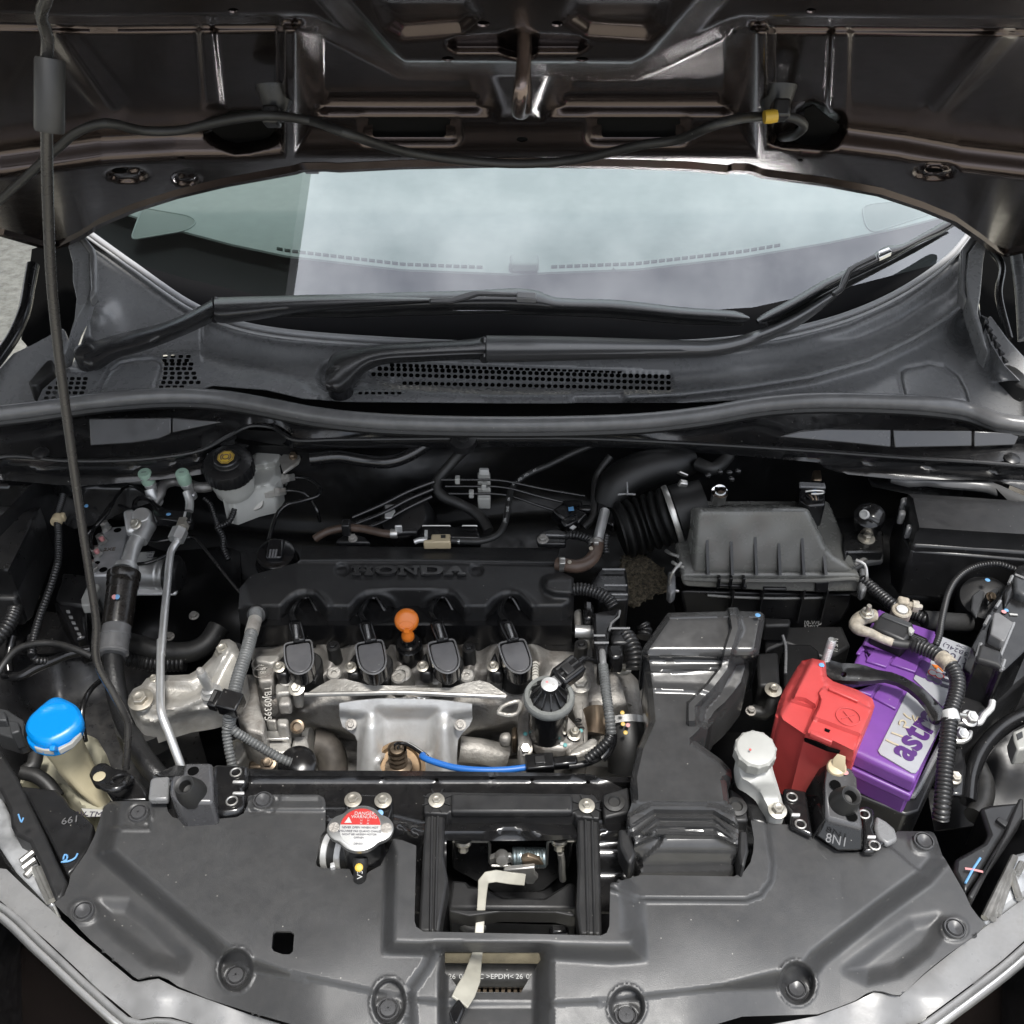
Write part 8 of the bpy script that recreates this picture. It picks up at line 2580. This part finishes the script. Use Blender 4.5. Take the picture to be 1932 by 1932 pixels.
obj('threaded_rod',lathe_bm([(.0052,0)] + [(.0052 - (.0006 if i % 2 else 0),.004 + i * .0012) for i in range(28)] + [(.0052,(b - a).length - .003),(.004,(b - a).length)],14),M_pipe,hd_,matrix=T(a,b - a),smooth=0)
# negative terminal
nt_ = thing('negative_terminal','corroded negative battery clamp with a black sensor block','terminal',pz(*B5(1000,680),.87))
obj('clamp_ring',lathe_bm([(.0118,-.014),(.0125,-.010),(.0125,.003),(.0112,.0045),(.0088,.0047),(.0080,.003),(.0020,.0035)],30),M_lead,nt_,matrix=T(pz(*B5(1068,562),.890),(0,-.1,1)))
obj('battery_post',lathe_bm([(.0075,0),(.0070,.006),(.002,.0065)],24),M_shield,nt_,matrix=T(pz(*B5(1068,562),.8905),(0,-.1,1)))
a,b = pz(*B5(1085,510),.893),pz(*B5(1205,527),.893)
obj('clamp_bolt',lathe_bm([(.0055,0),(.0055,.010),(.0080,.0105),(.0080,.018),(.0040,.019),(.0040,(b - a).length),(.003,(b - a).length + .002)],6),M_lead,nt_,matrix=T(a,b - a),smooth=25)
obj('clamp_jaw',box_bm(.015,.012,.012,T(pz(*B5(1080,495),.895),(0.1,-.2,1),(.2,1,0))),M_lead,nt_,bevel=.003)
sbx = B5([(895,600),(945,552),(1160,640),(1150,700),(1100,770),(865,665)])
slab('sensor_block',sbx,.897,.030,M_blkm,nt_,bevel=.004)
slab('sensor_lid',B5([(925,590),(955,562),(1145,640),(1125,668)]),.899,.003,M_dg,nt_,bevel=.001)
slab('sensor_plug',B5([(1090,740),(1130,690),(1255,745),(1265,770),(1220,790)]),.893,.018,M_gloss,nt_,bevel=.002)
for i in range(3):
    slab('plug_rib',B5([(1135 + i * 4,712 + i * 14),(1240,755 + i * 10),(1240,760 + i * 10),(1133 + i * 4,718 + i * 14)]),.895,.003,M_dg,nt_,bevel=.0004)
slab('white_tab',B5([(1118,665),(1140,662),(1165,690),(1145,712),(1122,700)]),.901,.006,M_white,nt_,bevel=.001)
tubepx('cable_lug',B5,[(880,590,.895),(820,592,.897),(760,625,.898),(745,660,.898),(780,690,.898),(850,710,.898),(920,745,.896),(1010,780,.893)],[.0085,.0098,.0088,.0080,.0072,.0060,.0055,.0055],M_lead,nt_,seg=14)
obj('lug_nut',bolt_bm(.0064,.007,1.35),M_zinc,nt_,matrix=T(pz(*B5(828,575),.908),(-.1,-.2,1)),smooth=30)
obj('lug_stud',lathe_bm([(.0032,0),(.0032,.015),(.0024,.016)],14),M_zinc,nt_,matrix=T(pz(*B5(830,570),.910),(-.1,-.2,1)))
tubepx('ground_cable',B5,[(1000,778,.893),(1060,790,.892),(1120,795,.891),(1180,805,.890)],.0058,M_rub,nt_)
hw = thing('wiring_conduit','thick black corrugated conduit curving down right of the battery','conduit',pz(*B5(1400,1300),.85),'corrugated conduits')
tubepx('conduit_main',B5,[(1140,790,.893),(1220,815,.895),(1300,850,.898),(1380,905,.90),(1440,975,.90),(1465,1060,.898),(1450,1160,.894),(1420,1260,.89),(1405,1360,.886),(1395,1480,.88),(1380,1620,.872),(1368,1780,.862),(1355,1932,.852),(1345,2020,.84)],.0093,M_conduit,hw,rib=(.0048,.0016),seg=20)
tubepx('tan_tape',B5,[(1345,880,.9),(1385,912,.901),(1415,945,.901)],.0098,M_lead,hw)
obj('steel_clip',lathe_bm([(.0098,-.006),(.0102,-.004),(.0102,.004),(.0098,.006)],26),M_shield,hw,matrix=T(pz(*B5(1412,1300),.889),(0,-1,-.3)))
tubepx('clip_arm',B5,[(1470,1285,.885),(1510,1290,.882),(1570,1300,.878),(1590,1335,.872)],.0028,M_steel,hw)
wc = thing('wiring_conduit','thin black conduit arching up behind the battery to the relay box','conduit',pz(*B5(1400,450),.88),'corrugated conduits')
tubepx('conduit_main',B5,[(1310,800,.90),(1335,730,.902),(1350,640,.903),(1370,540,.903),(1400,430,.903),(1450,340,.903),(1530,270,.903),(1630,232,.903),(1750,225,.903),(1870,262,.90)],.0044,M_conduit,wc,rib=(.0040,.0012))
wd = thing('wiring_conduit','black corrugated conduit emerging behind the filter box towards the battery','conduit',pz(*B5(900,430),.85),'corrugated conduits')
tubepx('conduit_main',B5,[(790,330,.86),(850,380,.86),(920,440,.862),(1000,505,.865),(1060,540,.865),(1160,580,.86),(1260,620,.86),(1400,640,.855)],.0082,M_conduit,wd,rib=(.0052,.0016))
tubepx('foam_wrap',B5,[(1230,620,.86),(1330,625,.858),(1430,635,.855),(1540,640,.85)],.0125,mat('foam_wrap',(.02,.02,.02),.8,bump=1,bscale=120),wd)

# ------------------------------------------------------------------ boxes at the right edge
fz = thing('fuse_box','large flat black lidded box at the right rear of the bay','fuse box',pz(*D4(1500,1000),.88),'fuse boxes')
ft = D4([(845,768),(1400,800),(2100,850),(2100,1195),(1500,1160),(922,1122),(880,940)])
block('lid',ft,lambda X,Y: unproj_z(X,Y,.945 - .010 * sstep((sd_poly(X,Y,ft) + 8) / 8)),M_blkm,fz,.03,step=6,smooth=50,rims=(4,8))
slab('lid_rim',D4([(870,1120),(920,1115),(1500,1160),(2100,1200),(2100,1330),(1500,1280),(900,1245),(860,1200)]),.915,.02,M_blk,fz,bevel=.004)
slab('base',D4([(780,800),(845,790),(900,1100),(860,1220),(900,1260),(2100,1330),(2100,1400),(880,1300),(800,1200)]),.905,.08,M_blk,fz,bevel=.003)
for x,y in ((810,810),(790,925),(860,1060),(1880,1385)):
    slab('lid_catch',D4([(x - 30,y - 15),(x + 35,y - 15),(x + 40,y + 30),(x - 25,y + 30)]),.925 if y < 1300 else .89,.02,M_cowl,fz,bevel=.003)
rl = thing('relay_box','upright black relay box with clips at the right edge beside the battery','relay box',pz(*B5(1720,800),.8))
for pl,z,h,m in ((B5([(1890,232),(1990,225),(2050,500),(1960,820),(1795,975),(1770,975),(1740,935),(1600,890),(1560,810),(1690,560),(1780,420)]),.905,.14,M_gloss),
                    (B5([(1720,565),(1750,560),(1860,635),(1800,765),(1780,765),(1695,715)]),.920,.02,M_rubg),(B5([(1625,780),(1780,840),(1775,900),(1790,965),(1740,930),(1595,885)]),.912,.01,M_blkm),
                    (B5([(1860,300),(1932,330),(1990,300),(1990,440),(1930,440),(1865,405)]),.918,.02,M_dg),(B5([(1790,420),(1850,330),(1870,420),(1800,520)]),.912,.01,M_blk)):
    slab('box_section',pl,z,h,m,rl,bevel=.004,seg=3)
for p,q in (((1825,365),(1850,310)),((1735,530),(1765,485)),((1655,655),(1690,590)),((1600,880),(1628,785)),((1870,300),(1932,325)),((1860,640),(1765,870)),((1770,975),(1795,900)),((1740,905),(1790,965))):
    obj('edge_rail',tube_bm([pz(*B5(*p),.908),pz(*B5(*q),.908)],.0022,6),M_cowl,rl)
slab('white_mark',B5([(1828,570),(1885,575),(1890,585),(1835,582)]),.9065,.001,M_wtext,rl,bevel=0)
dot('pink_dot',pz(*B5(1790,560),.9065),.0032,M_ppink,rl,(0,0,1))
dot('blue_dot',pz(*B5(1808,550),.9065),.0028,M_pblue,rl,(0,0,1))
slab('lower_case',B5([(1520,960),(1600,900),(1780,980),(1960,830),(1990,1000),(1700,1240),(1560,1360),(1440,1350),(1490,1100)]),.84,.12,M_blk,rl,bevel=.005)
tubepx('lower_clip',B5,[(1710,1190,.86),(1700,1240,.858),(1650,1290,.855),(1620,1340,.85),(1600,1340,.85)],.004,M_shield,rl)
hn = thing('horn','dark round horn with a blue dot behind the battery','horn',pz(*B5(1650,480),.82))
obj('horn_shell',lathe_bm([(.034,-.03),(.036,-.01),(.033,.004),(.022,.009),(.009,.010),(.002,.010)],36),M_blkm,hn,matrix=T(pz(*B5(1660,470),.855),(-.15,-.35,1)))
for pl in ([(1570,440),(1620,400),(1660,420),(1600,600),(1560,540)],[(1660,430),(1750,380),(1760,420),(1680,500)]):
    slab('horn_bracket',B5(pl),.876,.006,M_dg,hn,bevel=.002)
dot('blue_dot',pz(*B5(1676,337),.8845),.0034,M_pblue,hn,(0,0,1))
obj('horn_screw',bolt_bm(.005,.007,1.3),M_brownst,hn,matrix=T(pz(*B5(1690,458),.878),(.4,-.5,.8)),smooth=30)
gb2 = thing('ground_bracket','black bracket with steel bolts right of the thick conduit','bracket',pz(*B5(1480,1500),.8))
slab('bracket_strip',B5([(1440,1520),(1500,1500),(1530,1640),(1510,1850),(1420,1840),(1410,1700)]),.80,.008,M_bpaint,gb2,bevel=.003)
obj('bracket_bolt',bolt_bm(.0068,.009,1.5),M_steel,gb2,matrix=T(pz(*B5(1545,1312),.875),(.2,-.4,1)),smooth=30)
obj('bracket_bolt',bolt_bm(.0066,.009,1.6),M_steel,gb2,matrix=T(pz(*B5(1485,1430),.838),(.1,-.4,1)),smooth=30)
obj('bolt_hoop',tube_bm([pz(*B5(x,y),.84) for x,y in ((1440,1465),(1500,1475),(1545,1445),(1555,1405))],.003,8),M_steel,gb2)
obj('bracket_bolt',bolt_bm(.0056,.007,1.5),M_zinc,gb2,matrix=T(pz(*B5(1442,1728),.803),(.1,-.3,1)),smooth=30)
wcn = thing('lamp_connector','small white connector at the right edge of the bay','connector',pz(*B5(1895,1440),.8))
slab('connector_body',B5([(1855,1400),(1990,1340),(1990,1520),(1890,1530),(1865,1460)]),.81,.03,M_white,wcn,bevel=.003)
slab('connector_slot',B5([(1880,1420),(1920,1400),(1925,1440),(1890,1460)]),.8115,.002,M_dg,wcn,bevel=0)
rh2 = thing('taped_harness','taped black wiring bundle running down the right inner wing','harness',pz(*B5(1650,1550),.76))
tubepx('bundle',B5,[(1980,1270,.80),(1850,1330,.795),(1720,1430,.79),(1620,1560,.785),(1560,1720,.78),(1540,1900,.775)],.010,M_gloss,rh2)
tubepx('bundle',B5,[(1600,1640,.77),(1650,1760,.77),(1640,1900,.77),(1580,2000,.77)],.012,M_rub,rh2)
sheet('inner_apron',B5([(1380,1200),(2100,950),(2100,2000),(1300,2100),(1250,1800)]),[],lambda X,Y: unproj_z(X,Y,.735 - .0002 * (Y - 1400) + .012 * vnoise(X,Y,.03,21)),M_dark,body,step=12,solid=.003)
sheet('apron_rear',B5([(500,-100),(1400,-100),(2100,300),(2100,900),(1500,900),(900,500),(600,400)]),[],lambda X,Y: unproj_z(X,Y,.78 - .0002 * (Y - 1100) + .01 * vnoise(X,Y,.03,22)),M_dark,body,step=12,solid=.003)

# ================================================================== between engine and bulkhead
fi = thing('felt_insulation','rough brown felt patch showing left of the filter box','insulation',pz(*B4(320,920),.72))
fo_ = B4([(170,740),(240,730),(330,780),(420,850),(500,960),(470,1000),(380,1040),(250,1110),(150,1110),(150,800)])
m_f = bpy.data.materials.new('felt')
m_f.use_nodes = True
N,L = m_f.node_tree.nodes,m_f.node_tree.links
g_ = N.new('ShaderNodeNewGeometry')
v_ = N.new('ShaderNodeTexNoise')
v_.inputs['Scale'].default_value = 190
v_.inputs['Detail'].default_value = 6
v_.inputs['Roughness'].default_value = .8
L.new(g_.outputs['Position'],v_.inputs['Vector'])
r_ = N.new('ShaderNodeValToRGB')
r_.color_ramp.elements[0].position = .40
r_.color_ramp.elements[0].color = (.02,.018,.013,1)
r_.color_ramp.elements[1].position = .68
r_.color_ramp.elements[1].color = (.20,.165,.11,1)
L.new(v_.outputs['Fac'],r_.inputs['Fac'])
L.new(r_.outputs['Color'],N['Principled BSDF'].inputs['Base Color'])
N['Principled BSDF'].inputs['Roughness'].default_value = .95
bp_ = N.new('ShaderNodeBump')
bp_.inputs['Strength'].default_value = 1
bp_.inputs['Distance'].default_value = .004
L.new(v_.outputs['Fac'],bp_.inputs['Height'])
L.new(bp_.outputs['Normal'],N['Principled BSDF'].inputs['Normal'])
rf = np.random.default_rng(9)
sheet('felt_pad',fo_,[],lambda X,Y: unproj_z(X,Y,.82 + .0012 * rf.standard_normal(X.shape)),m_f,fi,step=3.0,solid=.006,smooth=0)

h1 = thing('vacuum_hose','thick black hose bending down the middle of the bulkhead','hose',pz(*D6(100,450),.85))
tubepx('hose_body',D6,[(300,150,.935),(220,230,.92),(130,330,.905),(70,410,.895),(60,480,.887),(110,540,.88),(220,590,.875),(340,650,.868),(430,730,.862),(480,820,.855)],.0080,M_rub,h1,seg=18)
h2 = thing('printed_hose','thin black hose with white print curving across the bulkhead','hose',pz(*D6(800,350),.88))
ph = [(180,895,.886),(300,900,.886),(420,900,.886),(540,860,.886),(600,780,.886),(630,660,.887),(645,540,.89),(680,450,.893),(800,360,.90),(960,290,.91),(1120,210,.92),(1330,120,.935)]
tubepx('hose_body',D6,ph,.0046,M_rub,h2,seg=16)
for i,(x,y) in enumerate(((690,445),(730,410),(780,375),(850,340),(930,300),(1000,268),(1080,225),(1170,180),(1250,145),(640,570),(632,650),(610,740))):
    text_obj('hose_print',('SAE','J30','HO','R7','06')[i % 5],.0050,T(pz(*D6(x,y),.897 + .0006 * max(0,i if i < 9 else 0) * 4 - (.004 if i > 8 else 0)) + Vector((0,-.0032,.0040)),(0,-.6,.8),(-.45,.8,.5) if i < 9 else (-1,.1,0)),M_wtext,h2,extrude=.0001)
obj('hose_tip',tube_bm([pz(*D6(250,900),.886),pz(*D6(190,893),.886)],.0045,10),M_pipe,h2)
h3 = thing('breather_hose','black hose dropping beside the intake bellows','hose',pz(*D6(1340,450),.88))
tubepx('hose_body',D6,[(1460,220,.925),(1410,285,.915),(1350,380,.90),(1335,500,.89),(1330,620,.88),(1310,720,.87),(1240,790,.862)],.0060,M_rub,h3,seg=16)
pcv = thing('crankcase_hose','brown rubber elbow hose joining the right end of the engine cover','hose',pz(*B3(1500,400),.87))
tubepx('elbow',B3,[(1305,392,.886),(1380,405,.888),(1460,415,.889),(1540,390,.889),(1600,330,.889),(1622,270,.888),(1628,220,.887)],.0092,M_brhose,pcv,seg=20)
tubepx('steel_pipe',B3,[(1625,245,.887),(1640,170,.889),(1662,80,.892),(1690,-30,.896)],.0072,M_pipe,pcv,seg=18)
for (x,y),ax in ((B3(1345,398),(1,0,0)),(B3(1618,232),(0.15,1,.3))):
    obj('spring_clamp',lathe_bm([(.0098,-.004),(.0102,-.003),(.0102,.003),(.0098,.004)],26),M_steel,pcv,matrix=T(pz(x,y,.888),ax))
    obj('clamp_ear',box_bm(.007,.005,.010,T(pz(x,y,.898),(0,-.2,1))),M_steel,pcv,bevel=.001)
for x,y in ((1405,378),(1578,268)):
    dot('tan_dot',pz(*B3(x,y),.8985),.0030,M_orange if False else M_lead,pcv)
bh2 = thing('fuel_hose','brown fuel hose with a spring clamp behind the engine cover','hose',pz(*D5(900,940),.87))
tubepx('hose_body',D5,[(600,1020,.868),(660,980,.874),(760,945,.878),(880,930,.88),(1000,942,.88),(1100,965,.879),(1180,980,.878),(1260,975,.878)],.0058,M_brhose,bh2,seg=16)
tubepx('fuel_pipe',D5,[(1250,975,.878),(1330,965,.878),(1420,965,.878)],.0046,M_blk,bh2,seg=14)
obj('spring_clamp',lathe_bm([(.0064,-.005),(.0068,-.003),(.0068,.003),(.0064,.005)],22),M_steel,bh2,matrix=T(pz(*D5(1235,978),.878),(1,0,0)))
obj('clamp_frame',box_bm(.010,.003,.018,T(pz(*D5(1274,945),.886),(0,-.25,1))),M_shield,bh2,bevel=.001)
obj('hose_clip',box_bm(.012,.016,.020,T(pz(*D5(855,930),.884),(0,0,1))),M_blk,bh2,bevel=.002)
ij = thing('injector_connector','cream plastic connector with its lead behind the engine cover','connector',pz(*D5(1600,1010),.88))
slab('connector_body',D5([(1535,980),(1690,978),(1692,1042),(1470,1045),(1475,1025),(1530,1022)]),.889,.014,M_cream,ij,bevel=.002)
slab('connector_window',D5([(1612,988),(1650,988),(1650,1012),(1612,1012)]),.8895,.001,M_dark,ij,bevel=0)
tubepx('connector_lead',D5,[(1500,1030,.886),(1440,1030,.886),(1400,1045,.884)],.004,M_pipe,ij)
obj('connector_pin',box_bm(.004,.008,.012,Matrix.Translation(pz(*D5(1495,990),.888))),M_wtext,ij)
fr_ = thing('fuel_rail','dark fuel rail with bright edges behind the engine cover','fuel rail',pz(*D5(1650,930),.87))
a,b = pz(*D5(1430,955),.868),pz(*D6(500,810),.868)
slab('rail_body',D5([(1460,915),(1900,910),(1932,960),(1932,1010),(1440,1000)]),.872,.03,M_gloss,fr_,bevel=.004)
for x0,x1,y in ((1465,1685,914),(1785,1900,914)):
    obj('rail_edge',tube_bm([pz(*D5(x0,y + 6),.874),pz(*D5(x0 + 4,y),.875),pz(*D5(x1,y),.875),pz(*D5(x1 + 4,y + 6),.874)],.0011,6,straight=True),M_steel,fr_)
obj('rail_bolt',bolt_bm(.0052,.006,1.3),M_aluD,fr_,matrix=T(pz(*D5(905,1022),.868),(0,-.2,1)),smooth=30)
slab('rail_lug',D5([(760,1040),(820,990),(900,975),(1000,1000),(1050,1045)]),.866,.01,M_blk,fr_,bevel=.003)
bl_ = thing('brake_line_clip','stacked white clip holding three brake lines on the bulkhead','clip',pz(*D6(440,430),.90))
for i,(y,h_) in enumerate(((320,26),(372,62),(440,36),(492,36),(540,36))):
    w_ = 38 if i == 0 else 50
    slab('clip_block',D6([(440 - w_,y - h_ / 2),(440 + w_,y - h_ / 2),(440 + w_ + 4,y + h_ / 2),(440 - w_,y + h_ / 2)]),.915 - i * .008,.02,M_white if i else M_wtext,bl_,bevel=.002)
for i,y in enumerate((408,460,520)):
    tubepx('brake_line',D6,[(100 + 30 * i,y,.905 - i * .008),(390,y,.907 - i * .008),(500,y,.905 - i * .008),(640,y + 15,.903 - i * .008),(900,y + 70 + i * 15,.895 - i * .008),(1250,y + 130 + i * 40,.88 - i * .008)],.0020,M_bpaint,bl_)
    obj('line_collar',box_bm(.007,.010,.010,Matrix.Translation(pz(*D6((228,440,340)[i],y),.907 - i * .008))),M_white,bl_,bevel=.001)
for i in range(3):
    tubepx('brake_line',D5,[(1560 - 10 * i,560 + 60 * i,.90 - i * .008),(1350,640 + 65 * i,.89 - i * .008),(1150,740 + 70 * i,.88 - i * .008),(900,850 + 60 * i,.87)],.0034,M_bpaint,bl_)
# harness and boxes at the right end of the engine cover
eh = thing('engine_harness','black corrugated harness curving from the right end of the engine cover','harness',pz(*B3(1600,640),.86))
tubepx('conduit_main',B3,[(1425,600,.884),(1500,595,.886),(1580,610,.886),(1660,640,.884),(1720,680,.88),(1760,740,.874)],.0086,M_conduit,eh,rib=(.0045,.0015),seg=18)
tubepx('upper_conduit',B3,[(1370,165,.888),(1440,165,.889),(1510,178,.889),(1570,205,.888),(1600,260,.885)],.0062,M_conduit,eh,rib=(.0046,.0016))
tubepx('lower_conduit',B3,[(1700,160,.88),(1690,240,.876),(1700,320,.87)],.0055,M_conduit,eh,rib=(.0046,.0016))
tubepx('side_conduit',B4,[(170,1330,.85),(210,1390,.85),(235,1470,.845),(240,1570,.835)],.012,M_conduit,eh,rib=(.0058,.002),seg=18)
tubepx('side_conduit',B4,[(290,1250,.84),(310,1290,.835),(300,1350,.83)],.010,M_conduit,eh,rib=(.0058,.002),seg=18)
for x,y in ((1190,200),):
    obj('harness_bolt',bolt_bm(.0055,.007,1.5),M_aluD,eh,matrix=T(pz(*B3(x,y),.880),(0,-.2,1)),smooth=30)
slab('harness_plate',B3([(1140,165),(1200,120),(1300,110),(1380,130),(1380,230),(1150,225)]),.877,.01,M_blk,eh,bevel=.003)
obj('plate_edge',tube_bm([pz(*B3(1215,162),.880),pz(*B3(1370,166),.880)],.0016,6),M_cowl,eh)
eb_ = thing('harness_box','black plastic harness guide boxes right of the engine cover','harness guide',pz(*B3(1700,850),.84))
for pl,z,h,m in ((B3([(1640,430),(1860,425),(1880,560),(1880,680),(1650,690),(1560,560)]),.868,.06,M_blk),(B3([(1590,780),(1700,760),(1815,745),(1815,800),(1730,920),(1720,1010),(1700,1200),(1630,1200),(1600,1000)]),.872,.04,M_gloss),
                    (B3([(1520,680),(1600,690),(1600,830),(1520,830)]),.865,.04,M_gloss),(B3([(1710,1040),(1830,1030),(1840,1140),(1740,1150),(1715,1100)]),.865,.03,M_gloss),(B3([(1730,920),(1900,905),(1900,1030),(1740,1030)]),.858,.04,M_blk),
                    (B3([(1640,1060),(1695,1065),(1705,1185),(1650,1190)]),.876,.01,M_cowl)):
    slab('guide_box',pl,z,h,m,eb_,bevel=.004)
for x0,x1,y in ((1670,1850,438),(1685,1868,566),(1720,1872,640),(1600,1690,970),(1605,1720,1028),(1730,1890,912)):
    obj('guide_rib',tube_bm([pz(*B3(x0,y),.8735),pz(*B3(x1,y),.8735)],.0016,6),M_cowl,eb_)
obj('guide_rib',tube_bm([pz(*B3(x,y),.8735) for x,y in ((1810,770),(1800,820),(1740,870),(1725,930))],.0016,6,straight=True),M_cowl,eb_)
hh = thing('engine_lug','aluminium lug and bolt beside the right end of the engine cover','lug',pz(*B3(1500,940),.83))
slab('lug_block',B3([(1440,760),(1500,740),(1520,900),(1450,900)]),.84,.03,M_alu,hh,bevel=.004)
obj('lug_pin',lathe_bm([(.0085,0),(.0085,.024),(.007,.026)],20),M_pipe,hh,matrix=T(pz(*B3(1450,935),.846),pz(*B3(1580,940),.846) - pz(*B3(1450,935),.846)))
slab('lug_block',B3([(1480,970),(1580,975),(1575,1010),(1490,1010)]),.835,.02,M_alu,hh,bevel=.003)
# wiper linkage motor and injector under the bulkhead
wm = thing('bulkhead_motor','dark motor housing half hidden below the bulkhead rail','motor',pz(*D5(1200,820),.82))
obj('motor_can',lathe_bm([(.040,-.04),(.042,0),(.034,.012),(.006,.016)],30),M_blk,wm,matrix=T(pz(*D5(1330,860),.85),(-.2,-.5,.8)))
slab('motor_label',D5([(1165,745),(1235,742),(1245,800),(1215,850),(1160,850)]),.872,.002,M_shield,wm,bevel=.001)
tubepx('motor_pipe',D5,[(560,380,.93),(800,360,.93),(1000,390,.925),(1200,400,.925),(1350,350,.93),(1500,260,.94)],.010,M_bpaint,wm,seg=16)
cs = thing('cam_sensor_cluster','cluster of black sensor plugs behind the right end of the engine cover','sensor',pz(*D6(1150,680),.86))
for i,(x,y,w_,h_) in enumerate(((1150,640,.03,.02),(1080,700,.03,.024),(1190,720,.024,.024),(1250,660,.022,.012),(1130,760,.03,.016),(1470,720,.030,.030))):
    obj('sensor_plug',box_bm(w_,h_,.02,T(pz(*D6(x,y),.872),(.3 * math.sin(i * 2),-.3,1),(math.sin(i),1,0))),M_gloss,cs,bevel=.004)
obj('steel_tab',prism_bm([pz(*D6(x,y),.886) for x,y in ((1130,790),(1160,770),(1185,785),(1155,805))],(0,0,-.002)),M_shield,cs)
slab('blue_tag',D6([(1118,628),(1160,622),(1165,650),(1122,655)]),.8845,.001,M_pblue,cs,bevel=0)
